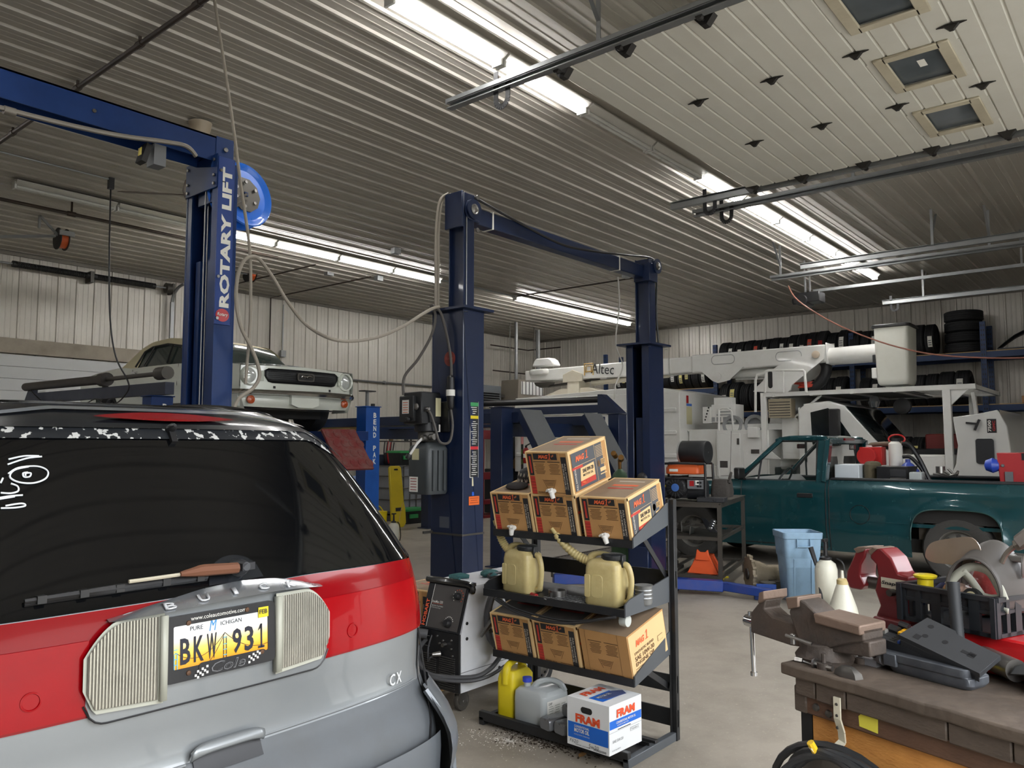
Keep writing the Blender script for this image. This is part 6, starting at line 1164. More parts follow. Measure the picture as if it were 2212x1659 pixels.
def inC(x, y, z): return T4 @ V((x, y, z))
mb = MB(T4); mb.lathe([(.024,.095),(.024,.135),(.034,.14),(.036,.147),(.032,.15)], (.055,.045,0), n=20); tag(mb.build('yellow_spool', YEL), 'yellow spool standing in the left corner of the crate', 'spool')
mb = MB(T4); mb.loft([[(.02+.13*i/8, .05+.1*s, .02+.105*sin(pi*(i+1)/10)*(1 if s else .6)) for i in range(9)] for s in (0,.5,1)], closed=False, cap=False); tag(mb.build('blue_rag', mat('rag blue', (74,84,150), .85, bump=.4), solid=.006), 'crumpled blue rag in the crate beside the yellow spool', 'rag')
mb = MB(T4); mb.loft([[(.12+.085*s*cos(a), .30+.08*s*sin(a), .02+z+.01*sin(a*5)) for a in lin_(0, 2*pi, 18)[:-1]] for s, z in ((1,0),(1.05,.08),(.85,.15),(.4,.18))]); tag(mb.build('red_bag', mat('bag red', (140,52,50), .35, var=.3, bump=.6, bs=18, coat=.3)), 'crumpled red plastic bag behind the crate contents', 'bag')
mb = MB(T4); mb.loft([[(.15+.06*s*cos(a), .07+.035*s*sin(a), .06+z) for a in lin_(0, 2*pi, 14)[:-1]] for s, z in ((1,0),(1.05,.03),(.7,.065),(.2,.075))]); tag(mb.build('clear_bag', mat('bag clear', (170,140,124), .2, var=.3, coat=.5, bump=.5)), 'wrinkled clear bag of parts in the crate', 'bag')
# face shield
hx = BM @ MX.Translation((.378,.505,1.14)); hm = empty('face_shield', hx @ V((0,0,0)), 'grey face shield with smoky visor and pale head band in the crate', 'face shield'); HG = mat('shield grey', (84,80,76), .5, var=.12)
mb = MB(hx); rings = []
for j in range(9):
    t = j/8; rx, rz, y = .092-.010*t**2, .155-.050*t**1.5, .07-.13*t
    rings.append([(rx*cos(a)-.006*t, y, -.01+rz*sin(a)) for a in lin_(R(-22), R(192), 28)])
mb.loft(rings, closed=False, cap=False); mb.build('shell', HG, hm, solid=.004)
mb = MB(hx); mb.tube(rings[-1], .004, 6); mb.build('rim', HG, hm)
vz = crom([V(p) for p in ((-.20,.0,.115),(-.11,0,.142),(-.03,0,.152),(.0,0,.11),(-.05,0,.06),(-.13,0,.055),(-.20,0,.052),(-.228,0,.07))], 5, True)
mb = MB(hx); k = len(vz); cy_ = lambda p: V((p.x, .0-.35*(p.x+.05), p.z)); P = [cy_(p) for p in vz]; mb.add(P+[p+V((0,.004,0)) for p in P], [tuple(range(k)), tuple(range(2*k-1,k-1,-1))]+[(i,(i+1)%k,k+(i+1)%k,k+i) for i in range(k)]); mb.build('visor', mat('visor smoke', (172,156,140), .2, var=.12, vs=8, dirt=(140,116,100), da=.4, alpha=.9, coat=.2), hm)
HB = mat('head band', (188,188,172), .5)
for pts, wd_ in ((((-.088,.0),(-.06,.038),(-.02,.066),(.03,.060),(.062,.02),(.08,-.02)), .026), (((-.045,.05),(-.02,.02),(.012,-.025)), .024), (((.0,-.015),(.035,-.018),(.075,-.01)), .016), (((.015,-.03),(.05,-.045),(.09,-.05)), .016)):
    pts = crom([V((a, -.035-.2*abs(a), b)) for a, b in pts], 5); mb = MB(hx)
    mb.loft([[p+n_*(wd_/2), p-n_*(wd_/2)] for p, n_ in ((pts[i], V((0,1,0)).cross((pts[min(i+1,len(pts)-1)]-pts[max(i-1,0)])).normalized()) for i in range(len(pts)))], closed=False, cap=False); mb.build('head_band', HB, hm, solid=.004)
mb = MB(hx); mb.loft([[(.07*cos(a), y, .0+.09*sin(a)) for a in lin_(0, pi, 16)] for y in (-.01, .05)], closed=False, cap=False); mb.build('liner', mat('liner', (118,116,112), .25), hm, solid=.003)
mb = MB(T4); mb.lathe([(.016,-.01),(.034,-.01),(.037,0),(.034,.01),(.016,.01)], (.215,.035,.095), (-.2,-1,.35), 22, 0); mb.lathe([(.024,.01),(.001,.012)], (.215,.035,.095), (-.2,-1,.35), 18, 1); tag(mb.build('small_wheel', [RUB, mat('hub cream', (200,190,150), .5)]), 'small black wheel with cream hub in the crate', 'wheel')
mb = MB(T4); mb.b2((.255,.12,.0), (.29,.16,.235)); mb.b2((.255,.12,.215), (.325,.16,.235)); mb.b2((.317,.12,.17), (.325,.16,.235)); tag(mb.build('steel_channel', mat('channel grey', (140,138,134), .5, .3), bev=.004), 'upright grey steel channel at the right of the crate', 'bracket')
q = BM @ V((.52,.52,.9)); o = empty('air_gun', q, 'grey air tool with bent pipe nozzle at the right edge of the bench', 'air tool')
mb = MB(BM); mb.tube([(.433,.5,1.225),(.445,.5,1.25),(.462,.5,1.27),(.478,.5,1.282)], .008, 8, smooth=4); mb.lathe([(.013,0),(.018,.004),(.018,.02),(.015,.024)], (.474,.5,1.28), (.9,0,.45), 6); mb.build('nozzle', mat('nozzle grey', (128,122,112), .45, .5), o)
mb = MB(BM); mb.bar((.49,.5,1.288), (.60,.48,1.38), .05, .045); mb.bar((.59,.5,1.36), (.62,.5,.905), .05, .05); mb.build('body', mat('tool grey', (150,142,136), .5), o, bev=.008)
# torch handle leaning on the crate
tl_ = empty('breaker_handle', BM @ V((.34,.4,.98)), 'black ribbed tool handle leaning on the front of the crate', 'tool')
a, b = BM.inverted() @ BM @ V((.345,.385,1.165)), V((.368,.36,.985)); mb = bmb(); n = 40; mb.tube([a.lerp(b, i/n) for i in range(n+1)], [.0175+(.0012 if i % 2 else 0) for i in range(n+1)], 14); mb.build('grip', mat('grip black', (44,46,48), .6), tl_)
mb = bmb(); d = (b-a).normalized(); mb.tube([b, b+d*.05], .015, 12); mb.tube([b+d*.05, b+d*.085], .013, 12, 1); mb.build('shank', [BLACK, YEL], tl_)
# --- red vise further along the bench end
rv = empty('red_vise', BM @ V((.06,.5,.9)), 'dark red bench vise with open jaws behind the grey one', 'vise'); RV = mat('vise red', (122,32,36), .38, var=.15, dirt=(80,30,30), da=.4, coat=.3)
def vr(poly, y0, y1, nm, m, bev=.006): mb = MB(BM @ MX.Translation((-.035,.56,.045)) @ MX.Rotation(R(-4),4,'Z')); mb.prism(poly, lambda u, v: (u, y0, v), (0,y1-y0,0)); return mb.build(nm, m, rv, bev=bev, seg=2)
vr([(-.045,1.155),(-.02,1.175),(.0,1.17),(-.005,1.14),(-.025,1.11),(-.03,1.07),(-.01,1.04),(-.03,1.02),(-.075,1.02),(-.09,1.05),(-.085,1.08)], -.045, .045, 'moving_jaw', RV)
vr([(-.035,1.15),(-.01,1.16),(.005,1.178),(-.03,1.175),(-.05,1.165)], -.05, .05, 'jaw_plate', JAW, .003); vr([(.02,1.15),(.05,1.178),(.03,1.18),(.012,1.165)], -.05, .05, 'jaw_plate', JAW, .003)
vr([(.02,1.165),(.06,1.18),(.10,1.15),(.125,1.10),(.165,1.095),(.165,.98),(.165,.94),(.03,.94),(.05,.98),(.03,1.03),(.045,1.08),(.04,1.12),(.015,1.14)], -.045, .045, 'fixed_body', RV)
vr([(.02,.9),(.18,.9),(.17,.945),(.04,.945)], -.07, .07, 'swivel_base', RV)
mb = MB(BM @ MX.Translation((-.035,.56,.045)) @ MX.Rotation(R(-4),4,'Z')); mb.cyl((-.06,0,1.045), (.06,0,1.045), .022, n=16); mb.build('screw', DSTEEL, rv)
mb = MB(BM @ MX.Translation((-.035,.56,.045)) @ MX.Rotation(R(-4),4,'Z')); mb.b2((.06,-.048,1.045), (.16,-.044,1.08), 0); mb.text('Snap-on', (.11,-.0485,1.062), (1,0,0), (0,0,1), w=.095, h=.016, m=1, bold=.02, shear=.2); mb.cyl((.11,-.05,1.035), (.11,-.075,1.035), .012, n=10, m=2); mb.build('name_plate', [mat('plate cream', (206,198,176), .45), PRINT, DSTEEL], rv)
mb = bmb(); mb.b2((-.0,.47,.9), (.19,.615,.945)); tag(mb.build('vise_block', WD2, bev=.004), 'dark wooden block under the red vise', 'block')
# things standing behind the bench end, on the floor
tb = empty('trash_can', (8.2, 3.0, 0), 'tall pale blue square plastic bin behind the grey vise', 'bin'); TBM = MX.Translation((8.27,3.03,0)) @ MX.Rotation(R(-52),4,'Z') @ MX.Diagonal((.8,.8,.92,1))
BB = mat('bin blue', (146,178,204), .5, var=.06, dirt=(96,112,122), da=.4, ds=5)
mb = MB(TBM); z = .76
mb.loft([[(u, v, zz) for u, v in rrect(s, s2, .05)] for zz, s, s2 in ((0,.34,.34),(.02,.36,.36),(.48,.42,.42),(.50,.445,.445),(.70,.475,.475),(.70,.5,.5),(.77,.51,.51),(.77,.485,.485),(.05,.34,.34))]); mb.build('body', BB, tb, bev=.004)
for s in (-.11, .11): mb = MB(TBM); mb.bar((s, -.178, .05), (s, -.212, .48), .02, .02); mb.build('rib', BB, tb)
mb = MB(TBM); mb.b2((-.09,-.262,.61), (.09,-.235,.625)); mb.b2((-.09,-.262,.61), (-.075,-.235,.70)); mb.b2((.075,-.262,.61), (.09,-.235,.70)); mb.build('grab_handle', BB, tb, bev=.004)
def bottle(o_, M, prof, m, nm='body', n=20, sq=1): mb = MB(M); mb.lathe(prof, n=n); return mb.build(nm, m, o_)
WP = mat('white bottle', (224,222,206), .4, var=.05, dirt=(180,172,150), da=.3)
def sprayer(p, h, r, lab, wand=True, arm=0):
    M = MX.Translation(p); o = empty('pump_sprayer', p, lab, 'sprayer'); bottle(o, M, [(r*.9,0),(r,.02),(r,h*.70),(r*.85,h*.80),(r*.45,h*.86),(r*.4,h*.9)], WP)
    mb = MB(M); mb.lathe([(r*.5,h*.86),(r*.55,h*.9),(r*.2,h*.93),(r*.15,h*1.18)], n=16); mb.b2((-r*.5,-.015,h*1.17), (r*.5,.015,h*1.22)); mb.build('pump', BLACK, o, bev=.004)
    mb = MB(M); mb.tube([(0,-r,h*.9),(.0,-r*1.6,h*.8),(.02,-r*1.7,h*.4),(.03,-r*1.3,.08)], .008, 6, smooth=4); mb.build('hose', BLACK, o)
    if wand: mb = MB(M); mb.tube([(r*.5,-r,h*.75),(r*.9,-r*.6,h*1.05),(r*2.0*arm,-.02,h*1.6)], .006, 6); mb.build('wand', mat('wand brass', (190,160,90), .4, .5), o)
    return o
p = onz(850,1178,0); sprayer((p.x,p.y,0), .42, .085, 'white pump sprayer with brass wand standing beside the minivan glass', arm=1)
p = onz(1787,1318,0); sprayer((p.x,p.y,0), .56, .105, 'white pump sprayer with black pump beside the blue bin', wand=False)
a_ = [dp(1751,1182,7.75), dp(1765,1225,7.72), onz(1779,1322,.01)]; mb = MB(); mb.tube(a_, [.026,.018,.012], 8); tag(mb.build('spray_lance', DGREY), 'dark grip and lance leaning between the bin and the sprayer', 'lance')
p = onz(1822,1334,0); M = MX.Translation((p.x,p.y,0)); o = empty('squeeze_bottle', p, 'white cone bottle with cream collar behind the grey vise', 'bottle')
bottle(o, M, [(.13,0),(.135,.03),(.12,.10),(.06,.28),(.048,.31)], WP); bottle(o, M, [(.05,.30),(.05,.345),(.03,.36)], mat('collar cream', (204,184,130), .5), 'collar'); bottle(o, M, [(.016,.36),(.012,.43)], WP, 'tip')
# ================= green pickup
pk = empty('pickup_truck', (11.28, 3.4, 0), 'dark green pickup with regular cab and loaded long bed, parked side on', 'truck')
PG = mat('pickup green', (18,70,76), .25, .3, var=.05, coat=.9, dirt=(34,58,56), da=.08, ds=2)
XN, PW_ = 10.3, 1.96
def psf(s): 
    def f(y, z):
        b = .05*max(0, (.62-z)/.35)**1.5+.06*max(0, (z-1.0)/.17)**2+.012*(abs(z-.66) < .02)+.10*max(0, (y-5.4)/.8)**2
        for c in (1.95, 5.3): b -= .025*max(0, 1-abs(hypot(y-c, z-.40)-.48)/.10)
        return V((XN+b, y, z)) if s < 0 else V((XN+PW_-b, y, z))
    return f
def parch(base):
    def f(y):
        v = base
        for c in (1.95, 5.3):
            d = abs(y-c)
            if d < .47: v = max(v, .40+(.47**4-d**4)**.25*.96)
        return v
    return f
us = sorted(set([round(u, 4) for u in lin_(.86, 6.15, 110)]+[round(c+.4699*cos(pi*i/30), 4) for c in (1.95, 5.3) for i in range(31)]+[1.4799,2.4201,4.8299,5.7701]))
hi = pl([(.86,1.16),(3.36,1.16),(3.37,1.14),(4.6,1.13),(4.65,1.12),(5.4,1.09),(6.15,.98)])
mb = MB()
for s in (-1, 1): mb.ruled(us, parch(.27), hi, 12, psf(s))
mb.loft([[V((XN+.06+(PW_-.12)*t, y, hi(y)+.05*sin(pi*t))) for t in lin_(0,1,8)] for y in (4.62,4.9,5.3,5.8,6.12)], cap=False, closed=False)
mb.loft([[V((XN+.08+(PW_-.16)*t, 6.13, z)) for t in lin_(0,1,6)] for z in (.45,.7,1.0)], cap=False, closed=False)
mb.b2((XN+.08,.86,.6), (XN+PW_-.08,.9,1.15)); mb.b2((XN+.1,.9,.62), (XN+PW_-.1,3.36,.66)); mb.b2((XN+.05,3.33,.6), (XN+PW_-.05,3.37,1.15)); mb.build('body', PG, pk, sm=40)
mb = MB(); mb.b2((XN+.3,.9,.30), (XN+.42,6.0,.46)); mb.b2((XN+1.5,.9,.30), (XN+1.62,6.0,.46)); mb.b2((XN+.2,5.0,.3), (XN+1.7,5.6,.6)); mb.b2((XN+.1,1.4,.68), (XN+.3,2.5,.9)); mb.b2((XN+.45,3.4,.42), (XN+1.5,4.7,.5)); mb.build('underbody', mat('underbody', (30,28,26), .7), pk)
for x0 in (XN+.04, XN+PW_-.14): mb = MB(); mb.b2((x0,.86,1.155), (x0+.10,3.35,1.19)); mb.build('rail_cap', mat('rail plastic', (44,46,48), .55), pk, bev=.012)
mb = MB(); mb.ruled(lin_(1.5, 2.4, 20), lambda y: .42, lambda y: parch(.42)(y)-.005, 6, lambda y, z: V((XN+.30, y, z))); mb.build('wheel_well', mat('well grey', (112,104,94), .8, var=.25), pk)
for c in (1.95, 5.3):
    for s in (-1, 1):
        mb = MB(); mb.tube([psf(s)(c+.4699*cos(a), parch(.28)(c+.4699*cos(a)))+V((s*.004,0,0)) for a in lin_(0, pi, 40)], .007, 5); mb.build('arch_lip', PG if s > 0 or c > 3 else mat('lip light', (50,84,82), .35, .3), pk)
        mb = MB(); wheel(mb, (XN+.22 if s < 0 else XN+PW_-.22, c, .385), (s,0,0), .385, .25, .58); mb.build('wheel', [mat('dusty tyre', (62,60,57), .85, var=.2, bump=.3, bs=40), mat('rim grey', (120,118,112), .45, .6)], pk)
for s in (-1, 1):
    f = psf(s); e = V((s*.003,0,0)); mb = MB()
    for pts in ([(3.40,z) for z in lin_(.30,1.13,8)], [(4.52,z) for z in lin_(.32,1.12,8)], [(y,.31) for y in lin_(3.40,4.52,8)], [(3.36,z) for z in lin_(.28,1.15,8)]): mb.tube([f(*p)+e for p in pts], .006, 4)
    mb.tube([f(2.99+.115*cos(a), .745+.115*sin(a))+e for a in lin_(0,2*pi,24)[:-1]], .004, 4, closed=True); mb.build('panel_gap', mat('gap black', (10,14,16), .6), pk)
    mb = MB(); mb.tube([f(y, .66)+e for y in lin_(2.45, 4.8, 16)], .008, 5); mb.build('body_crease', PG, pk)
    mb = MB(); p = f(3.66, .955); mb.b2(p+V((-.01,-.10,-.03)), p+V((.01,.10,.03))); q = mb.build('door_handle', mat('handle black', (30,32,34), .4), pk, bev=.006)
    mb = MB(); p = f(4.5, 1.16)+V((s*.12,0,.06)); mb.b2(p+V((-.1,-.03,-.07)), p+V((.1,.05,.08))); mb.bar(f(4.46,1.13), p, .03, .03); mb.build('door_mirror', BLACK, pk, bev=.02)
# cab upper
mb = MB()
def cabx(s, z): t = max(0, (z-1.12)/.6); return XN+.05+.17*t if s < 0 else XN+PW_-.05-.17*t
P_ = lambda s, y, z: V((cabx(s, z), y, z))
for s in (-1, 1):
    for a, b, w in (((4.62,1.12),(4.02,1.68),.05), ((3.46,1.1),(3.46,1.66),.14)): mb.bar(P_(s, *a), P_(s, *b), .05, w, up=(0,1,0) if a[0] < 4 else (0,1,.8))
    mb.bar(P_(s, 3.42, 1.69), P_(s, 4.06, 1.685), .05, .05); mb.tube([P_(s,4.1,1.66), P_(s,3.9,1.70), P_(s,3.5,1.70), P_(s,3.42,1.66)], .03, 6, smooth=4)
mb.loft([[V((cabx(-1,1.7)+(cabx(1,1.7)-cabx(-1,1.7))*t, y, z+.02*sin(pi*t))) for t in lin_(0,1,8)] for y, z in ((4.10,1.655),(4.02,1.69),(3.8,1.715),(3.5,1.712),(3.41,1.69),(3.39,1.64))], cap=False, closed=False)
mb.bar(V((XN+.2,3.41,1.655)), V((XN+PW_-.2,3.41,1.655)), .05, .07); mb.b2((XN+.06,3.38,1.1), (XN+PW_-.06,3.44,1.16)); mb.b2((XN+.05,4.6,1.06), (XN+PW_-.05,4.72,1.14))
for s in (-1, 1): mb.bar(P_(s,3.42,1.12), P_(s,3.40,1.66), .12, .06, up=(0,1,0))
mb.build('cab', PG, pk, sm=40, bev=.008)
GLT = mat('clear glass', (60,76,72), .03, var=.02, alpha=.14, spec=.9, rv=0); GLD = mat('tinted glass', (40,56,54), .03, var=.05, alpha=.45, spec=.9, rv=0)
for s in (-1, 1): mb = MB(); mb.poly([P_(s,4.55,1.13), P_(s,4.04,1.66), P_(s,3.54,1.66), P_(s,3.54,1.13)]); mb.build('side_window', GLT, pk); mb = MB(); mb.tube([P_(s,y,z)+V((-s*.02,0,0)) for y, z in ((4.56,1.13),(4.05,1.66),(3.55,1.66),(3.53,1.13),(4.56,1.13))], .022, 6); mb.tube([P_(s,4.30,1.13), P_(s,4.28,1.40)], .014, 6); mb.build('window_frame', DGREY, pk)
mb = MB(); mb.poly([V((XN+.1,4.66,1.13)), V((XN+PW_-.1,4.66,1.13)), V((XN+PW_-.24,4.07,1.66)), V((XN+.24,4.07,1.66))]); mb.build('windscreen', GLT, pk)
mb = MB(); mb.poly([V((XN+.22,3.40,1.16)), V((XN+PW_-.22,3.40,1.16)), V((XN+PW_-.30,3.40,1.62)), V((XN+.30,3.40,1.62))]); rw = mb.build('rear_window', GLT, pk)
mb = MB(); mb.decal((XN+1.17,3.398,1.575), (1,0,0), (0,0,1), .30, .075); mb.text('CASE', (XN+1.14,3.396,1.575), (1,0,0), (0,0,1), w=.16, h=.045, m=1, bold=.04); mb.decal((XN+1.28,3.396,1.575), (1,0,0), (0,0,1), .05, .055, 2); mb.build('window_sticker', [BLACK, PAPER, RED], rw)
mb = MB(); mb.b2((XN+.78,3.37,1.665), (XN+1.18,3.40,1.695)); mb.build('brake_lamp', REDL, pk); mb = MB(); mb.tube([V((XN+.09,4.66,1.12)), V((XN+.23,4.09,1.67)), V((XN+.26,3.95,1.715))], .008, 6); mb.build('drip_rail', CHROME, pk)
for k, x in enumerate((.28, 1.05)):
    mb = MB(); mb.loft([[V((XN+x+u, y, z)) for u in (0,.62)] for y, z in ((3.52,1.3),(3.50,1.0),(3.55,.75),(4.05,.72),(4.1,.62),(3.5,.6))], closed=False, cap=False); mb.loft([[V((XN+x+.31+u, 3.50+v, z)) for u, v in rrect(.28*s_, .10, .04)] for z, s_ in ((1.25,1),(1.38,1),(1.45,.8))]); mb.build('seat', mat('seat grey', (96,98,94), .8), pk, solid=.02)
mb = MB(); mb.prism([(4.35,.9),(4.28,1.08),(4.38,1.17),(4.62,1.15),(4.62,.9)], lambda u, v: (XN+.12, u, v), (PW_-.24,0,0)); mb.b2((XN+.3,4.27,1.0), (XN+.7,4.3,1.12), 1); mb.build('dashboard', [mat('dash grey', (150,152,150), .6), DGREY], pk, bev=.01)
mb = MB(); c = V((XN+.55, 4.14, 1.12)); n_ = V((0,-.85,.5)); mb.tube([c+V((.19*cos(a), -.19*sin(a)*.5, .19*sin(a)*.86)) for a in lin_(0,2*pi,22)[:-1]], .014, 6, closed=True); mb.bar(c+V((-.18,0,0)), c+V((.18,0,0)), .05, .03); mb.cyl(c, c+V((0,.2,-.12)), .03, n=8); mb.build('steering_wheel', DGREY, pk)
mb = MB(); mb.b2((XN+.83,4.02,1.555), (XN+1.09,4.05,1.62)); mb.build('inner_mirror', mat('mirror maroon', (104,48,52), .4), pk, bev=.01)
mb = MB(); mb.b2((XN+.26,3.44,1.645), (XN+PW_-.26,4.0,1.66)); mb.build('headliner', mat('headliner', (120,116,106), .8), pk); mb = MB(); mb.tube([(XN+.16,4.75,1.10),(XN+.17,4.72,1.8)], .004, 5); mb.build('aerial', STEEL, pk); mb = MB(); mb.b2((XN+.05,6.1,.4), (XN+PW_-.05,6.22,.58)); mb.build('front_bumper', CHROME, pk, bev=.02); mb = MB(); mb.b2((XN+.05,.70,.45), (XN+PW_-.05,.84,.62)); mb.build('rear_bumper', CHROME, pk, bev=.02)
# load in the bed (stands on the bed floor)
def bedat(px, y): return onx(px, 1037, XN+.25).y
ZB = .66
def bx(nm, lab, cat, px0, px1, py, m, xd=.3, dx=.25, bev=.01, zb=ZB, extra=None):
    a = onx(px0, py, XN+dx); b = onx(px1, py, XN+dx); mb = MB(); mb.b2((XN+dx, b.y, zb), (XN+dx+xd, a.y, (a.z+b.z)/2))
    if extra: extra(mb, a, b)
    return tag(mb.build(nm, m, bev=bev), lab, cat)
bx('white_box', 'white plastic box standing in the pickup bed behind the cab', 'box', 1802, 1855, 1003, mat('bed white', (214,222,228), .45), .45)
mb = MB(); a = onx(1875, 1000, XN+.3); mb.loft([[(XN+.3+.2+.2*s*cos(t), a.y+.11*s*sin(t), z) for t in lin_(0,2*pi,12)[:-1]] for z, s in ((ZB,1),(.9,1.05),(1.25,.9),(1.36,1.0),(1.40,.6))]); tag(mb.build('canvas_bag', mat('canvas olive', (96,88,68), .85, var=.3, bump=.5), sub=1), 'worn olive canvas bag in the pickup bed next to the white box', 'bag')
bx('black_toolbox', 'black tool chest with drawer front in the pickup bed', 'toolbox', 1893, 1960, 1008, [mat('chest black', (30,31,34), .4), STEEL, DGREY], .5, .25, extra=lambda mb, a, b: (mb.b2((XN+.24, b.y+.02, 1.17), (XN+.25, b.y+.2, 1.2), 1), mb.b2((XN+.24, b.y+.02, 1.21), (XN+.25, b.y+.2, 1.3), 2)))
a = onx(1945, 1000, XN+.9); o = empty('fuel_pump', (a.x, a.y, ZB), 'red transfer pump with white filter, pipes and hoses above the pickup bed', 'pump')
PX = XN+.95
def bp(x, y, d=0): return onx(x, y, PX+d)
mb = MB(); p = bp(1885, 985); mb.b2((PX-.1, p.y-.14, p.z-.12), (PX+.12, p.y+.14, p.z+.12)); mb.cyl((PX-.12, p.y+.03, p.z), (PX-.2, p.y+.03, p.z), .12, n=18); q = bp(1937, 952); mb.tube([q+V((0, .1*cos(t), .02+.06*sin(t))) for t in lin_(0,2*pi,14)[:-1]], .014, 6, closed=True); mb.build('pump_body', mat('pump red', (190,40,38), .4), o, bev=.01)
mb = MB(); mb.tube([bp(1872, 985), bp(1878, 965), bp(1890, 960), bp(1950, 958)], .03, 10, smooth=3); mb.cyl(bp(1878, 972), bp(1878, 962), .045, n=12, m=1); mb.build('pipe', [mat('rusty pipe', (104,88,74), .6, .4), WHITE], o)
mb = MB(); p = bp(1935, 985); mb.lathe([(.05,-.2),(.085,-.18),(.085,.13),(.05,.16)], p+V((0,0,.03)), n=18); mb.lathe([(.05,.16),(.06,.2)], p+V((0,0,.03)), n=14, m=1); mb.lathe([(.04,-.2),(.03,-.5)], p+V((0,0,.03)), n=12, m=2); mb.build('filter', [PAPER, DGREY, mat('drum blue', (60,84,160), .4)], o)
mb = MB(); mb.tube([bp(1950,958), bp(1965,962), bp(1985,990), bp(2000,1020), bp(2010,1045), bp(2012,1075)], .028, 8, smooth=4); mb.tube([bp(1950,987), bp(1965,987), bp(1980,1000), bp(1995,1020), bp(2004,1045), bp(2005,1075)], .024, 8, smooth=4); mb.build('hose', BLACK, o)
mb = MB(); p = bp(1935, 1010); mb.b2((PX-.3, p.y-.5, ZB), (PX+.4, p.y+.5, ZB+.45)); mb.build('tank', mat('tank dark', (36,38,42), .5), o, bev=.02)
a = onx(1955, 1010, XN+.6); mb = MB(); mb.lathe([(.12,ZB),(.13,ZB+.02),(.13,1.28),(.06,1.36),(.03,1.38),(.03,1.42)], (XN+.85-.1, a.y, 0), n=18); tag(mb.build('blue_bottle', mat('bottle blue', (70,90,180), .15, alpha=.85)), 'translucent blue bottle beside the black chest in the bed', 'bottle')
bx('clear_tub', 'small clear plastic tub on the bed behind the black chest', 'tub', 1963, 1990, 1020, mat('tub clear', (200,206,206), .25, alpha=.8), .2, .2, zb=ZB)
a = onx(2040, 1028, XN+.12); mb = MB()
for k in range(4): mb.tube([a+V((.02*k, .12-.05*k, .02+.02*k)), a+V((.05, -.02-.03*k, .0)), a+V((.02, -.14, .03+.01*k))], .014, 6, smooth=3)
mb.lathe([(.05,0),(.05,.08)], a+V((.05,.05,.03)), n=12); tag(mb.build('chain_binder', STEEL), 'bright steel clamp resting on the pickup bed rail', 'clamp')
a = onx(2152, 978, XN+.5); b = onx(2330, 985, XN+.5); o = empty('red_cabinet', (XN+.5, (a.y+b.y)/2, ZB), 'red steel panel box with green marks at the tail of the bed', 'box')
mb = MB(); mb.prism([(a.y, a.z), (a.y-.06, ZB), (b.y, ZB), (b.y, a.z)], lambda u, v: (XN+.5, u, v), (.4,0,0)); mb.build('body', mat('cabinet red', (176,44,48), .45), o, bev=.008)
mb = MB(); mb.b2((XN+.495, a.y-.62, a.z-.085), (XN+.5, a.y-.25, a.z-.005)); mb.text('A X', (XN+.492, a.y-.42, a.z-.045), (0,-1,0), (0,0,1), w=.26, h=.06, m=1, bold=.05); mb.build('stripe', [BLACK, mat('lime', (150,200,40), .5)], o)
mb = MB(); mb.b2((XN+.48, a.y-.16, ZB+.1), (XN+.5, a.y-.08, a.z-.22)); mb.lathe([(.02,0),(.015,.02)], (XN+.5, a.y-.06, a.z-.15), (-1,0,0), 10); mb.build('latch', GREY, o)
mb = MB(); mb.lathe([(.001,-.09),(.06,-.07),(.09,0),(.06,.07),(.001,.09)], (XN+.55, a.y+.05, a.z-.15), (0,1,0), 16); tag(mb.build('blue_float', mat('float blue', (50,80,190), .4)), 'blue round float peeking out behind the red panel box', 'float')
# ================= steel work table with generator
TB = MX.Translation((8.21,3.86,0)) @ MX.Rotation(R(14),4,'Z')          # local x away, y to the left
tt = empty('steel_table', TB @ V((.75,.45,0)), 'bare steel table with two shelves in front of the pickup bonnet', 'table'); TS = mat('table steel', (88,84,78), .5, .6, var=.25, dirt=(70,54,42), da=.4)
TL, TWd, ZT = .92, 1.5, .965
def tmb(): return MB(TB)
for x in (0, TWd):
    for y in (0, TL): mb = tmb(); mb.b2((x-.022,y-.022,0), (x+.022,y+.022,ZT-.03)); mb.build('leg', TS, tt)
mb = tmb(); mb.b2((-.03,-.03,ZT-.012), (TWd+.03,TL+.03,ZT))
for a, b in (((0,0),(TWd,0)),((0,TL),(TWd,TL)),((0,0),(0,TL)),((TWd,0),(TWd,TL))): mb.bar((a[0],a[1],ZT-.035), (b[0],b[1],ZT-.035), .04, .045)
mb.build('top', TS, tt)
for z in (.585, .17):
    mb = tmb(); 
    for a, b in (((0,0),(TWd,0)),((0,TL),(TWd,TL)),((0,0),(0,TL)),((TWd,0),(TWd,TL))): mb.bar((a[0],a[1],z-.02), (b[0],b[1],z-.02), .035, .035)
    for k in range(5): mb.bar((0, .18*k+.09, z-.012), (TWd, .18*k+.09, z-.012), .05, .012)
    if z > .3: mb.b2((0,.02,z-.006), (TWd*.6,TL-.02,z))
    mb.build('shelf', TS, tt)
ge = empty('generator', TB @ V((.3,.35,ZT)), 'portable generator with orange tank and black frame on the steel table', 'generator')
def gmb(): return MB(TB @ MX.Translation((.05,.16,ZT+.002)))
gw, gl, gh = .42, .52, .42
mb = gmb()
for x in (0, gw):
    mb.tube([(x,.0,.0),(x,.0,gh-.05),(x,.05,gh),(x,gl-.05,gh),(x,gl,gh-.05),(x,gl,0)], .014, 8, smooth=3); mb.tube([(x,0,.25),(x,gl,.25)], .011, 6)
for y in (0, gl): mb.tube([(0,y,.03),(gw,y,.03)], .014, 8)
mb.tube([(0,.05,gh),(gw,.05,gh)], .012, 8); mb.tube([(0,gl-.05,gh),(gw,gl-.05,gh)], .012, 8); mb.build('frame', BLACK, ge)
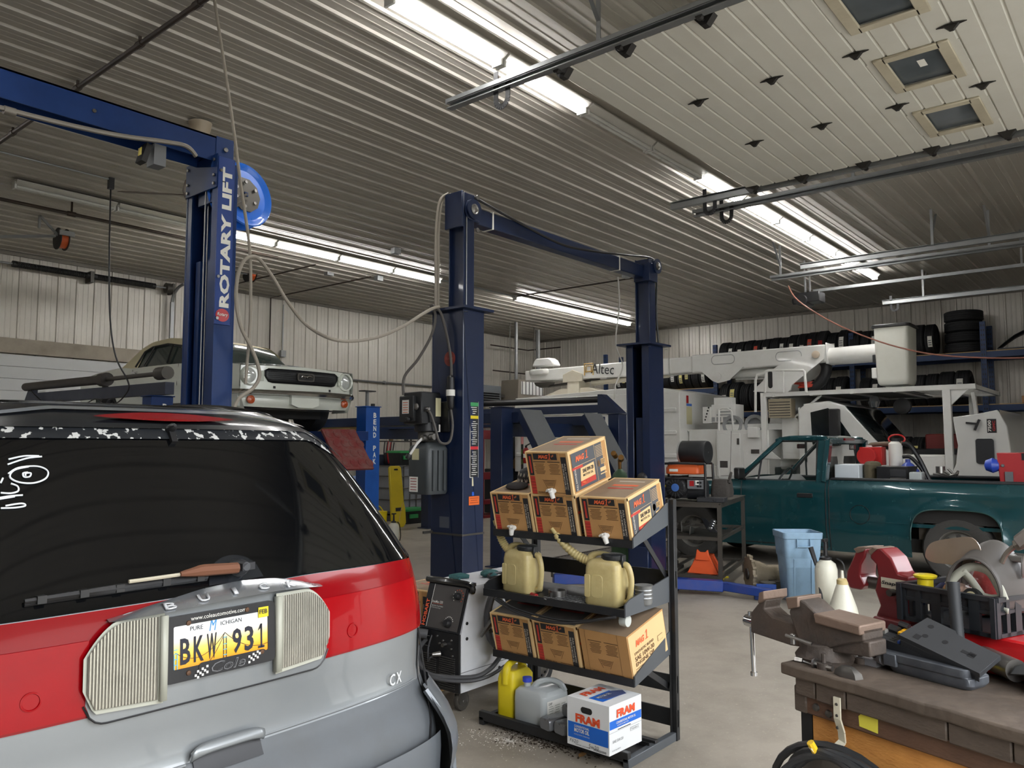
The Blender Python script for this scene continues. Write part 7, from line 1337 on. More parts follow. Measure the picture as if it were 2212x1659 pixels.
mb = gmb(); mb.loft([[(gw/2+u, gl/2+v, z) for u, v in rrect(.38*s, .40*s, .05)] for z, s in ((.30,.95),(.31,1),(.37,1),(.405,.9),(.412,.5))]); mb.decal((.018,.36,.345), (0,-1,0), (0,0,1), .10, .03, 1); mb.build('fuel_tank', [ORG_, PAPER], ge)
mb = gmb(); mb.b2((.06,.22,.03), (.36,.48,.26)); mb.lathe([(.13,0),(.13,.03),(.10,.06),(.04,.065)], (.06,.34,.15), (-1,0,0), 22, 0); mb.lathe([(.045,.066),(.045,.07)], (.06,.34,.15), (-1,0,0), 18, 1)
for i in range(16): a = 2*pi*i/16; mb.bar((-.003,.34+.06*cos(a),.15+.06*sin(a)), (-.003,.34+.12*cos(a),.15+.12*sin(a)), .008, .006, 2)
mb.cyl((.2,.02,.12), (.2,.24,.12), .11, n=20, m=2); mb.b2((.02,.44,.05), (.2,.51,.2), 2); mb.decal((.02,.475,.16), (0,-1,0), (0,0,1), .05, .03, 3); mb.build('engine', [BLACK, mat('decal blue', (70,110,180), .4), DGREY, YEL], ge, bev=.008)
mb = gmb(); mb.b2((-.005,.02,.14), (.02,.20,.26)); mb.decal((-.006,.15,.2), (0,-1,0), (0,0,1), .05, .06, 1); mb.decal((-.006,.09,.21), (0,-1,0), (0,0,1), .04, .05, 2)
for i in range(4): mb.cyl((-.005,.05+.03*(i % 2),.17+.04*(i//2)), (-.012,.05+.03*(i % 2),.17+.04*(i//2)), .012, n=10, m=3)
mb.build('socket_panel', [GREY, RED, PAPER, BLACK], ge)
c0 = TB @ V((.34,.33,ZT+gh+.13)); ax_ = (TB.to_3x3() @ V((-.25,-1,0))).normalized(); o = empty('air_spring', c0-V((0,0,.13)), 'fat black rubber drum lying on top of the generator', 'drum')
mb = MB(); mb.lathe([(.12,-.18),(.135,-.16),(.135,.14),(.13,.16),(.115,.165)], c0, ax_, 32, cap=False); mb.lathe([(.115,.165),(.11,.13),(.03,.125),(.028,.14),(.001,.14)], c0, ax_, 32); mb.lathe([(.12,-.18),(.001,-.19)], c0, ax_, 24); mb.build('body', mat('drum rubber', (34,35,37), .55, var=.2), o)
mb = MB(); mb.lathe([(.137,-.172),(.139,-.165),(.137,-.15)], c0, ax_, 32, cap=False); s_ = ax_.cross(V((0,0,1)))
for k in (-1, 1): mb.bar(c0+ax_*.14+V((0,0,.06*k))-s_*.04, c0+ax_*.14+V((0,0,.06*k))+s_*.03, .012, .012)
mb.lathe([(.012,.14),(.01,.165)], c0, ax_, 8); mb.build('fittings', mat('fitting pale', (190,192,190), .4, .4), o)
mb = MB(TB @ MX.Translation((.28,.0,ZT+.04))); mb.loft([[(.16+u, .05+v, z) for u, v in rrect(.26*s, .22*s, .05)] for z, s in ((0,1),(.05,1.06),(.16,.95),(.20,.85))]); mb.tube([(.05,-.05,.16),(.12,-.06,.26),(.22,-.04,.26),(.28,0,.16)], .016, 6, smooth=4); tag(mb.build('tool_bag', mat('bag grey', (66,62,58), .85, var=.3, bump=.5)), 'sagging grey tool bag on the table right of the generator', 'bag') 
mb = MB(TB @ MX.Translation((.0,-.06,ZT+.002))); mb.b2((-.03,-.0,0), (.16,.30,.05)); mb.b2((-.04,.08,.015), (-.03,.12,.035)); tag(mb.build('drill_case', DGREY, bev=.01), 'flat black tool case on the near edge of the steel table', 'case')
mb = MB(TB @ MX.Translation((.07,.72,.588))); mb.lathe([(.04,0),(.045,.01),(.045,.1),(.02,.12)], n=16); mb.tube([(0,0,.12),(-.02,.03,.18),(-.03,.08,.22)], .004, 5, 1); mb.b2((-.046,-.012,.03), (-.044,.012,.09), 2); tag(mb.build('oil_can', [RED, STEEL, PAPER]), 'small red can with thin spout on the table shelf', 'can')
mb = MB(TB @ MX.Translation((.1,.03,.60))); mb.prism([(0,0),(.34,.06),(.36,.12),(.02,.10)], lambda u, v: (u*.5, v+u*.2, .02+u*.25), (0,.05,.06))
for k in range(4): mb.lathe([(.035,0),(.035,.03),(.02,.035)], (.03+.05*k, .1-.0*k, .08+.02*k-.02), (-.3,-.2,1), 14, 1)
tag(mb.build('inlet_manifold', [DGREY, mat('bright metal', (190,194,196), .2, .9)], bev=.006), 'black and bright engine manifold on the table shelf', 'engine part')
for k, (x, y, s, lab) in enumerate(((.1,.35,1,'angled grey sheet metal bracket on the middle table shelf'),(.35,.5,1.3,'rusty bracket lying at the back of the middle table shelf'))):
    mb = MB(TB @ MX.Translation((x, y, .588)) @ MX.Rotation(.4*k, 4, 'Z')); mb.prism([(0,0),(.2,0),(.22,.08),(.06,.1)], lambda u, v: (u*s, v*s, .0), (0,0,.012)); mb.prism([(0,0),(.2,0),(.16,.07),(.03,.09)], lambda u, v: (u*s, 0, v*s), (0,.01,0)); tag(mb.build('metal_bracket', DSTEEL), lab, 'bracket')
# orange ramps and scrap on the lowest shelf
mb = MB(TB @ MX.Translation((.03,.02,.172)))
mb.prism([(0,0),(.36,0),(.30,.10),(.25,.21),(.11,.21),(.06,.10)], lambda u, v: (.0, u, v), (.06,0,0)); mb.prism([(0,0),(.36,0),(.25,.20),(.11,.20)], lambda u, v: (.2, u, v), (.05,0,0)); mb.b2((0,.1,.17), (.25,.25,.2)); mb.prism([(.1,.15),(.26,.15),(.24,.27),(.21,.24),(.15,.24),(.12,.27)], lambda u, v: (-.02, u, v), (.04,0,0)); tag(mb.build('wheel_chocks', mat('chock orange', (228,92,44), .5, var=.08), bev=.008), 'bright orange plastic wheel chocks on the lowest table shelf', 'wheel chock')
for k, (x, y, lab) in enumerate(((.1,.5,'grey scrap plate on the lowest table shelf'),(.3,.62,'round rusty part on lowest table shelf'))):
    mb = MB(TB @ MX.Translation((x, y, .172))); (mb.b2((0,0,0), (.3,.3,.04)), mb.b2((.02,.05,.04), (.25,.2,.09))) if k == 0 else mb.lathe([(.1,0),(.1,.05),(.05,.06),(.05,.1)], n=18); tag(mb.build('scrap_part', DSTEEL, bev=.004), lab, 'scrap')
# things on the floor between table and bin
p = onz(1632, 1283, 0); o = empty('gearbox', (p.x+.25, p.y, 0), 'old aluminium gearbox lying on the floor left of the blue bin', 'gearbox'); AL = mat('old aluminium', (166,154,132), .6, .3, var=.25, dirt=(90,78,62), da=.5, bump=.4)
gx = MX.Translation((p.x+.10, p.y+.12, .19)) @ MX.Rotation(R(-30),4,'Z')
mb = MB(gx); mb.lathe([(.19,0),(.19,.03),(.15,.05),(.14,.12),(.10,.2),(.10,.42),(.06,.48)], (0,0,0), (.9,-.35,.0), 20)
for i in range(14): a = 2*pi*i/14; u = V((.35,.9,0)).normalized(); q = u*(.19*cos(a))+V((0,0,.19*sin(a))); mb.cyl(q, q+V((.9,-.35,0))*.04, .02, n=8)
mb.build('housing', AL, o); mb = MB(gx); mb.lathe([(.06,-.005),(.06,-.02),(.02,-.03)], (0,0,0), (.9,-.35,0), 14); mb.b2((.15,-.28,-.18), (.4,-.1,-.05)); mb.prism([(.1,0),(.6,-.1),(.6,-.02),(.1,.12)], lambda u, v: (u, -.1, v), (0,.06,0)); mb.build('shaft', DSTEEL, o)
p = onz(1648, 1300, 0); mb = MB(MX.Translation((p.x+.1, p.y, 0)) @ MX.Rotation(R(25),4,'Z')); mb.b2((0,-.12,0), (.5,.12,.05)); mb.b2((.02,-.1,.05), (.04,.1,.16)); mb.cyl((.12,-.02,.05), (.12,-.02,.17), .08, n=18, m=1); mb.cyl((.3,0,.05), (.3,0,.12), .06, n=14, m=1); tag(mb.build('floor_jack', [mat('jack blue', (34,72,150), .4), DSTEEL], bev=.006), 'blue and steel floor jack beside the gearbox and the bin', 'jack')
p = onz(1520, 1262, .035); mb = MB(); mb.tube([(p.x,p.y+.1,.035),(p.x+.02,p.y-.12,.035)], .033, 12); mb.tube([(p.x+.02,p.y-.12,.035),(p.x+.022,p.y-.15,.035)], .015, 8, 1); tag(mb.build('green_bottle', [mat('bottle green', (50,84,62), .35), BLACK]), 'green bottle lying on the floor under the steel table', 'bottle')
p = onz(1548, 1252, .01); mb = MB(); mb.tube([(p.x+.05*i, p.y+.04*sin(i*2.3), .012) for i in range(6)], .012, 6, smooth=4); tag(mb.build('yellow_strap', YEL), 'short yellow strap on the floor under the steel table', 'strap')
# gas bottle with orange reel beside the far post
p = onz(1446, 1260, 0); o = empty('gas_cylinder', (8.55,5.35,0), 'green gas cylinder with brass valve beside the second lift post', 'gas cylinder'); mb = MB(); mb.lathe([(.11,0),(.115,.02),(.115,1.15),(.08,1.25),(.03,1.3)], (8.55,5.35,0), n=20); mb.build('body', mat('cylinder green', (62,92,62), .5), o); mb = MB(); mb.lathe([(.02,1.3),(.025,1.42)], (8.55,5.35,0), n=10); mb.cyl((8.5,5.3,1.42), (8.42,5.25,1.45), .035, n=12); mb.cyl((8.5,5.38,1.46), (8.42,5.36,1.5), .035, n=12); mb.build('regulator', mat('brass', (150,110,60), .4, .7), o)
mb = MB(); c = V((8.40,5.05,1.18)); mb.lathe([(.08,-.05),(.085,-.04),(.085,.04),(.08,.05)], c, (-.8,-.6,0), 20); mb.lathe([(.06,.05),(.05,.06),(.001,.06)], c, (-.8,-.6,0), 18, 1); mb.bar(c, (8.52,5.28,1.15), .04, .04, 1); tag(mb.build('orange_reel', [ORG_, GREY]), 'small orange reel hung on the green gas cylinder', 'reel')
# ================= white bucket truck
bt = empty('bucket_truck', (15.6, 7, 0), 'white bucket truck with raised boom, service boxes and bonnet tipped forward', 'truck')
TW = mat('truck white', (226,226,222), .35, var=.03, coat=.3, dirt=(168,156,138), da=.22, ds=3); TG = mat('truck grey', (150,152,152), .5)  # plain grey for reels, control panel inserts, cover outlines and guard deck
BX0, BX1 = 14.4, 16.8
def t4(x, y): return onx(x, y, BX0)
yb = t4(1467, 845).y; zb = 2.70
mb = MB(); mb.b2((BX0, yb, 1.0), (BX1, 11.9, zb)); mb.prism([(11.9,zb),(11.9,zb+.02),(9.0,zb+.12),(yb+.6,zb+.12),(yb,zb)], lambda u, v: (BX0+.02, u, v), (BX1-BX0-.04,0,0)); mb.build('chip_body', TW, bt, bev=.03, seg=2)
for z in (1.35,1.82,2.28): mb = MB(); mb.b2((BX0-.03, yb+.06, z), (BX0, 11.85, z+.09)); mb.build('body_rib', TW, bt, bev=.015)
mb = MB(); mb.decal((BX0+.35, yb, 2.55), (1,0,0), (0,0,1), .1, .16, 1); mb.decal((BX0+.42, yb-.001, 2.44), (1,0,0), (0,0,1), .24, .05, 2); mb.decal((BX0+.42, yb, 2.22), (1,0,0), (0,0,1), .24, .36, 0); mb.build('labels', [mat('old label', (206,200,160), .6), RED, mat('label blue', (70,110,190), .5)], bt)
mb = MB(); mb.tube([(BX0+.3, yb-.02, 1.9), (BX0+.55, yb-.03, 1.9), (BX0+.55, yb-.03, 1.4), (BX0+.3, yb-.02, 1.4)], .015, 6); mb.build('step_bar', TW, bt)
# service boxes
y0, y1 = t4(1500, 935).y, t4(1658, 935).y; ym = t4(1545, 935).y; yd = t4(1600, 935).y
mb = MB(); mb.b2((BX0+.05, y1, .75), (BX0+.75, ym, 1.90)); mb.b2((BX0+.35, ym, .75), (BX0+.8, yb-.02, 1.93)); mb.b2((BX0+.3, y1, .75), (BX1-.1, yb-.02, 1.2)); mb.b2((BX1-.7, y1, .75), (BX1, yb-.1, 1.9)); mb.build('service_box', TW, bt, bev=.01)
for a, b in ((ym-.03, yd+.03), (yd-.03, y1+.03)):
    mb = MB(); mb.b2((BX0+.035, a, .85), (BX0+.05, b, 1.84)); dr = mb.build('box_door', TW, bt, bev=.006)
    mb = MB(); mb.b2((BX0+.02, b+.02, 1.62), (BX0+.035, b+.06, 1.74)); mb.b2((BX0+.028, (a+b)/2-.08, 1.45), (BX0+.035, (a+b)/2+.08, 1.53)) if b < yd-.2 else None; mb.build('door_latch', DSTEEL, dr)
mb = MB(); q = t4(1562, 1003); mb.decal((BX0+.034, q.y, q.z), (0,-1,0), (0,0,1), .16, .13); mb.build('sticker', mat('sticker dark', (70,66,64), .6, var=.5, vs=30), bt)
mb = MB(); q0, q1 = t4(1520, 880), t4(1572, 880); mb.b2((BX0+.35, q1.y, 2.06), (BX0+.75, q0.y, 2.42)); mb.b2((BX0+.30, q0.y, 2.05), (BX0+.7, q0.y+.17, 2.38)); mb.b2((BX0+.4, q1.y+.1, 2.42), (BX0+.6, q0.y-.03, 2.56)); mb.b2((BX0+.5, q1.y+.1, 1.9), (BX0+.65, q0.y-.1, 2.06))
for i in range(2):
    for j in range(4): mb.b2((BX0+.345, q1.y+.03+.135*j, 2.08+.0*i), (BX0+.35, q1.y+.13+.135*j, 2.17), 1)
for i in range(5): mb.cyl((BX0+.34, q0.y+.12-.02*i, 2.12+.06*i), (BX0+.30, q0.y+.12-.02*i, 2.12+.06*i), .022, n=8, m=2)
for k in range(3): mb.b2((BX0+.345, q1.y+.1, 2.2+.06*k), (BX0+.35, q1.y+.4-.08*k, 2.225+.06*k), 1)
mb.build('control_panel', [TW, TG, BLACK], bt, bev=.006)
mb = MB(); mb.tube([t4(1553,930), t4(1553,885), t4(1560,882), t4(1572,882), t4(1580,888), t4(1585,930)], .02, 7); mb.build('grab_rail', TW, bt)
# outriggers, reels and pedestal behind
mb = MB(); mb.lathe([(.55,1.15),(.6,1.2),(.5,1.75),(.42,2.1),(.40,2.62)], (15.6, 5.75, 0), n=28); mb.prism([(0,0),(.6,.0),(.5,.5),(.15,.9),(0,.9)], lambda u, v: (BX0+.25, 5.6-u, 1.35+v), (.5,0,0)); mb.b2((BX0+.3, 5.6, 1.9), (BX0+.6, 6.9, 2.02)); mb.build('pedestal', TW, bt, bev=.01)
for y in (6.15, 6.6): mb = MB(); mb.lathe([(.12,0),(.14,.02),(.14,.1),(.2,.12),(.2,.02)], (BX0+.4, y, 2.0), (-1,0,0), 20); mb.build('cable_reel', TG, bt)
# cab guard platform and posts
zr = 2.53; ya_, yb2 = t4(1642, 850).y, t4(2108, 850).y
mb = MB(); mb.b2((BX0, yb2, zr-.02), (BX0+.07, ya_, zr+.06)); mb.b2((BX1-.1, yb2, zr-.02), (BX1-.03, ya_, zr+.06)); mb.b2((BX0, yb2, zr-.02), (BX1-.03, yb2+.06, zr+.05)); mb.b2((BX0, ya_-.06, zr-.02), (BX1-.03, ya_, zr+.06))
for k in range(5): y = yb2+.5+.7*k; mb.b2((BX0, y-.03, zr-.03), (BX1-.05, y+.03, zr+.01))
mb.build('guard_frame', TW, bt, bev=.006)
mb = MB(); y = yb2+.06
for i in range(34): mb.bar((BX0+.06, y+.03*i, zr+.02), (BX1-.1, y+.03*i, zr+.02), .008, .006)
for i in range(24): mb.bar((BX0+.06+.095*i, y, zr+.02), (BX0+.06+.095*i, y+1.0, zr+.02), .008, .006)
mb.b2((BX0+.05, yb2+1.1, zr+.0), (BX1-.08, ya_-.05, zr+.015), 1); mb.build('guard_mesh', [TW, TG], bt)
py = t4(2046, 900).y; mb = MB(); mb.b2((BX1-.2, py-.06, .9), (BX1-.08, py+.06, zr)); mb.build('front_post', TW, bt, bev=.008); mb = MB(); mb.b2((BX0, py-.06, .9), (BX0+.12, py+.06, zr)); mb.prism([(0,0),(.28,0),(0,-.28)], lambda u, v: (BX0+.02, py-.06-u, zr+v), (.04,0,0)); mb.bar((BX0+.5, py-.3, zr-.05), (BX0+.5, py-.35, 2.0), .06, .08); mb.build('front_post', TW, bt, bev=.008)
mb = MB(); mb.b2((BX0, ya_-.1, 1.5), (BX0+.1, ya_, zr)); mb.prism([(0,0),(.3,0),(0,.25)], lambda u, v: (BX0+.01, ya_-.05-u, 1.35+v), (.05,0,0)); mb.bar((BX0+.3, ya_-.5, 2.1), (BX0+.1, ya_-1.1, zr-.02), .04, .04); mb.b2((BX0-.05, ya_+.05, 1.75), (BX0+.1, ya_+.25, 1.95)); mb.build('rear_post', TW, bt, bev=.008)
mb = MB(); mb.b2((BX0+.08, ya_-.55, 2.12), (BX0+.3, ya_-.12, 2.47)); 
for k in range(6): mb.b2((BX0+.07, ya_-.53, 2.15+.05*k), (BX0+.08, ya_-.14, 2.165+.05*k), 1)
mb.build('louvre_box', [mat('louvre tan', (178,166,142), .5), DSTEEL], bt)
rl = [(1632,890),(1632,820),(1636,810),(1652,806),(1655,803),(1660,800),(1735,800),(1738,803),(1742,848)]
mb = MB(); mb.tube([t4(x, y) for x, y in rl], .025, 7); mb.tube([t4(1652,848), t4(1655,803)], .022, 7); mb.tube([t4(1692,848), t4(1692,800)], .022, 7); mb.build('hand_rail', TW, bt)
# turret and boom
def b15(x, y, d=0): return onx(x, y, 15.0+d)
pr = [(1627,846),(1634,836),(1645,826),(1660,806),(1680,790),(1735,768),(1780,752),(1780,775),(1710,832),(1708,842),(1700,848)]
P = [b15(x, y) for x, y in pr]
for X in (0, .62):
    mb = MB(); mb.prism([(p.y, p.z) for p in P], lambda u, v: (15.0+X, u, v), (.03,0,0)); el = mb.build('turret_plate', TW, bt)
    mb = MB(); q = b15(1763, 766)
    mb.lathe([(.07,0),(.07,.04),(.04,.05)], (15.0+X, q.y, q.z), (-1,0,0), 16); mb.build('pivot_pin', mat('rusty cap', (196,180,160), .5), el)
    q = b15(1664, 820); mb = MB(); mb.prism([(.045*cos(t), .12+.05*sin(t)) if sin(t) > 0 else (.045*cos(t), -.12+.05*sin(t)) for t in lin_(0,2*pi,18)[:-1]], lambda u, v: (14.998+X, q.y+u, q.z+v), (-.004,0,0)); mb.build('slot', BLACK, el)
q0, q1 = b15(1780, 762), b15(1352, 786); q2 = b15(1128, 812)
def boomseg(a, b, h0, h1, nm, x0=15.08, x1=15.55):
    mb = MB(); mb.loft([[(x0+(x1-x0)*i, p.y, p.z+h*j) for i, j in ((0,-.5),(1,-.5),(1,.5),(0,.5))] for p, h in ((a,h0),(b,h1))]); return mb.build(nm, TW, bt, bev=.03, seg=2)
bm1 = b15(1490, 786); boomseg(q0, bm1, .34, .38, 'lower_boom'); boomseg(bm1, b15(1440, 790), .34, .34, 'boom_joint', 15.1, 15.53); b3 = boomseg(b15(1440, 790), q2, .36, .26, 'boom_arm', 15.1, 15.53)
for x, y in ((1558,776),(1700,768)): q = b15(x, y); mb = MB(); mb.tube([(15.075, q.y+u, q.z+v) for u, v in rrect(.5,.18,.08)], .006, 4, closed=True); mb.build('cover_plate', TG, bt)
q = b15(1289, 797); r = b15(1267, 796); mb = MB(); d = (q-r).normalized(); up_ = V((1,0,0)).cross(d)*-1; up_ = V((0,-d.z,d.y)); up_ = up_ if up_.z > 0 else -up_
mb.text('Altec', (15.085, q.y-.10, q.z), d, up_, w=.62, h=.23, m=0, bold=.0)
for s, l in ((.17,1),(.10,1)): mb.tube([(15.085, r.y+u*s/.17-.0, r.z+v*s/.17) for u, v in ((.12,-.15),(.12,.12),(-.12,.12),(-.12,-.15))], .014, 4, 1)
mb.tube([(15.085, r.y+.1, r.z-.06), (15.085, r.y-.1, r.z-.06)], .012, 4, 1); mb.build('maker_logo', [PRINT, mat('logo gold', (206,170,90), .5)], b3)
q = b15(1160, 803); mb = MB(); mb.loft([[(15.06-.05*s, q.y+u*s2, q.z+v*s2) for u, v in rrect(.56,.14,.069)] for s, s2 in ((-.5,1.05),(0,1),(1,.7))]); mb.build('side_cover', TW, bt)
q = b15(1163, 782); mb = MB(); mb.prism([(-.34,0),(-.25,.17),(-.18,.2),(.18,.2),(.28,.14),(.36,0)], lambda u, v: (15.15, q.y-u, q.z-.09+v), (.3,0,0)); mb.build('knuckle', TW, bt, bev=.03)
q = b15(1160, 825); mb = MB(); mb.loft([[(15.3+u, q.y+v, q.z+z) for u, v in rrect(.3*s, .5*s, .08)] for z, s in ((.0,1),(-.06,.9),(-.12,.5))]); mb.tube([(15.3, q.y-.1, q.z-.1), (15.3, q.y-1.6, q.z-.0)], .03, 8); mb.build('rotator', DSTEEL, bt)
# boom rest
q = b15(1235, 820); mb = MB(); mb.b2((15.05, q.y-.17, q.z-.42), (15.5, q.y+.17, q.z-.02)); mb.prism([(-.28,-.0),(.28,0),(.28,.18),(0,.28),(-.28,.18)], lambda u, v: (15.02, q.y+u, q.z-.05+v), (.04,0,0)); mb.prism([(-1.3,0),(1.2,0),(.4,.25),(-.4,.25)], lambda u, v: (15.1, q.y+u, zb-.0+v), (.4,0,0)); mb.build('boom_rest', mat('rest cream', (210,204,186), .5, dirt=(120,80,50), da=.3), bt, bev=.01)
a, b = b15(1263, 826), b15(1430, 808); mb = MB(); mb.cyl((15.3, a.y, a.z), (15.3, b.y, b.z), .06, n=12); mb.build('boom_strut', mat('rest cream', (210,204,186), .5), bt)
q = b15(1548, 803); mb = MB(); mb.prism([(-.55,.05),(-.25,-.2),(.0,-.25),(.12,-.2),(.35,.0),(.5,.06)], lambda u, v: (15.05, q.y+u*1, q.z+v+.02), (.03,0,0)); mb.lathe([(.08,0),(.08,.03)], (15.05, q.y, q.z-.1), (-1,0,0), 16); mb.build('cylinder_bracket', TW, bt)
a, b = b15(1565, 804), b15(1655, 802); mb = MB(); mb.cyl((15.32, a.y, a.z), (15.32, b.y-.3, b.z-.02), .11, n=18); mb.tube([(15.32, b15(1575,817).y, b15(1575,817).z), (15.32, b15(1640,815).y, b15(1640,815).z)], .02, 6); mb.build('lift_cylinder', TW, bt)
# hose loop behind the pin, upper boom and bucket
cp = [b15(x, y, .3) for x, y in ((1730,838),(1760,835),(1780,815),(1785,790),(1770,768))]
mb = MB(); mb.tube(cp, .10, 10, smooth=5); mb.build('hose_loom', BLACK, bt)
mb = MB()
for k in range(4): mb.tube([p+V((-.15+.05*k,0,.03*k)) for p in cp[:2]]+[b15(1712, 828, .2)], .015, 5, smooth=3)
mb.build('red_hoses', mat('hose red', (200,72,52), .5), bt)
a, b = b15(1775, 768), b15(1895, 758); mb = MB(); mb.cyl((15.3, a.y, a.z), (15.3, b.y, b.z), .165, .17, n=24); mb.build('fibre_boom', TW, bt)
mb = MB(); mb.b2((15.07, b15(1783,770).y, q0.z-.2), (15.55, b15(1790,770).y+.08, q0.z+.2)); mb.build('boom_collar', TW, bt, bev=.01); mb = MB(); mb.b2((15.12, b15(1892,768).y, b.z-.2), (15.16, b15(1880,768).y, b.z-.05), 1); mb.b2((14.95, b15(1905,800).y, b15(1890,808).z-.08), (15.3, b15(1884,800).y, b15(1890,795).z)); mb.build('bucket_bracket', [TW, DGREY], bt, bev=.01)
bl_, br_ = onx(1887, 760, 14.85), onx(1963, 760, 14.85); zt_, zb_ = onx(1890, 708, 14.85).z, onx(1895, 832, 14.85).z
ym_ = (bl_.y+br_.y)/2; hw_ = (bl_.y-br_.y)/2
mb = MB(); mb.loft([[(15.18+u, ym_+v, z) for u, v in rrect(.66*s, hw_*2*s, .07)] for z, s in ((zb_+.0,.80),(zb_+.03,.88),(zb_+.1,.93),(zt_-.02,1.0),(zt_,1.0))]); bk = mb.build('bucket', mat('bucket white', (222,222,212), .45, var=.03, dirt=(150,140,120), da=.15), bt)
mb = MB(); mb.loft([[(15.18+u, ym_+v, z) for u, v in rrect(.66*s, hw_*2*s, .07)] for z, s in ((zt_-.01,1.02),(zt_,1.12),(zt_+.035,1.12),(zt_+.05,1.05))]); mb.build('bucket_lip', BLACK, bk)
# cab
cw0, cw1 = 14.45, 16.75
yB, yA, yF = onx(1724, 950, cw0).y, onx(1812, 900, cw0).y, onx(1895, 1010, cw0).y; zc = 2.36
pro = [(yB,1.0),(yB-.02,2.25),(yB-.15,2.36),(yB-.55,2.38),(yA-.1,2.30),(yF-.1,1.55),(yF-.35,1.45),(yF-.35,1.0)]
mb = MB()
for x0, x1 in ((cw0, cw0+.06), (cw1-.06, cw1)): mb.prism(pro, lambda u, v: (x0, u, v), (x1-x0,0,0))
mb.b2((cw0+.03, yB-.04, 1.0), (cw1-.03, yB, 2.3)); mb.prism([(yB-.1,2.33),(yB-.55,2.36),(yA-.1,2.27),(yA-.1,2.31),(yB-.55,2.40),(yB-.1,2.36)], lambda u, v: (cw0+.03, u, v), (cw1-cw0-.06,0,0)); mb.b2((cw0+.03, yF-.35, 1.0), (cw1-.03, yF-.30, 1.46)); mb.build('cab', TW, bt, bev=.02, seg=2)
DG = mat('dark cab glass', (22,28,30), .05, var=.1, spec=.8)
mb = MB(); mb.prism([(yB-.26,1.62),(yB-.24,2.2),(yB-.55,2.27),(yA+.08,2.2),(yF+.32,1.62)], lambda u, v: (cw0-.006, u, v), (.02,0,0)); mb.build('side_window', DG, bt)
mb = MB(); mb.poly([(cw0+.08, yA-.11, 2.29), (cw1-.08, yA-.11, 2.29), (cw1-.08, yF-.11, 1.54), (cw0+.08, yF-.11, 1.54)]); mb.build('windscreen', DG, bt, solid=.01)
mb = MB(); mb.tube([(cw0-.01, yB-.14, 1.3), (cw0-.01, yB-.14, 1.75)], .02, 6); mb.build('door_slot', BLACK, bt); q = onx(1866, 960, cw0-.15)
mb = MB(); q = onx(1800, 920, cw0-.2); mb.b2((cw0-.25, q.y-.1, q.z-.35), (cw0-.10, q.y+.06, q.z+.3)); mb.bar((cw0, q.y-.05, q.z), (cw0-.15, q.y, q.z), .03, .05); mb.build('door_mirror', BLACK, bt, bev=.02)
mb = MB(); mb.b2((cw0+.05, yF-1.2, 1.0), (cw0+.3, yF-.3, 1.45)); mb.b2((cw1-.3, yF-1.2, 1.0), (cw1-.05, yF-.3, 1.45)); mb.build('wing', TW, bt, bev=.03)
mb = MB(); mb.b2((15.1, yF-1.5, .8), (16.1, yF-.4, 1.55)); mb.b2((15.2, yF-1.3, 1.5), (15.7, yF-.6, 1.8), 1); mb.cyl((15.9, yF-1.4, 1.5), (15.9, yF-1.4, 1.95), .14, n=16, m=2); mb.b2((15.3, yF-1.7, .9), (15.5, yF-1.5, 1.7), 2); mb.build('engine', [mat('engine black', (30,30,31), .6, var=.4, vs=12), mat('engine red', (120,40,36), .5), DGREY], bt, bev=.02)
# bonnet tipped forward
ha = [onx(x, y, cw0-.02) for x, y in ((2058,912),(2078,905),(2060,1045))]
hy0 = onx(2060, 930, cw0).y; hy1 = onx(2158, 930, cw0).y
H = [(hy0,2.06),(hy0-.35,2.10),(hy1,2.16),(hy1-.12,1.9),(hy1-.2,1.0),(hy0+.12,.95),(hy0-.02,1.3),(hy0-.06,1.6)]
mb = MB(); mb.prism(H, lambda u, v: (cw0-.05, u, v), (.06,0,0)); mb.prism(H, lambda u, v: (cw1-.05, u, v), (.06,0,0)); mb.loft([[(x, hy1-.02-.1*(1-t), z) for t, z in ((1,2.16),(.6,2.0),(.2,1.6),(0,1.0))] for x in (cw0-.05, 15.0, 15.6, 16.2, cw1)], closed=False, cap=False); mb.loft([[(x, y, z) for y, z in ((hy1-.1,2.1),(hy1-.36,2.04),(hy1-.40,1.6),(hy1-.42,1.0))] for x in (cw0+.1, cw0+.3)], closed=False, cap=False)
hd = mb.build('bonnet', mat('bonnet white', (216,216,212), .35, coat=.3, dirt=(176,170,158), da=.2), bt, bev=.012, solid=0)
q = onx(2128, 975, cw0-.06); mb = MB(); mb.prism(rrect(.25,.40,.04), lambda u, v: (cw0-.055, q.y+u, q.z+v), (-.02,0,0)); mb.build('side_vent', DGREY, hd)
q = onx(2142, 920, cw0-.06); mb = MB(); mb.decal((cw0-.052, q.y, q.z), (0,-1,0), (0,0,1), .13, .22, 0); mb.text('7500', (cw0-.055, q.y+.03, q.z-.0), (0,0,1), (0,1,0), w=.18, h=.045, m=1, bold=.03); mb.text('GMC', (cw0-.055, q.y-.03, q.z), (0,0,1), (0,1,0), w=.16, h=.04, m=2, bold=.03); mb.build('bonnet_badge', [BLACK, PAPER, RED], hd)
q = onx(2105, 913, cw0-.08); mb = MB(); mb.bar((cw0-.08, q.y+.12, q.z), (cw0-.08, q.y-.05, q.z-.02), .04, .03); mb.bar((cw0-.08, q.y-.07, q.z+.05), (cw0-.08, q.y-.0, q.z-.12), .05, .03); mb.build('bonnet_latch', BLACK, hd)
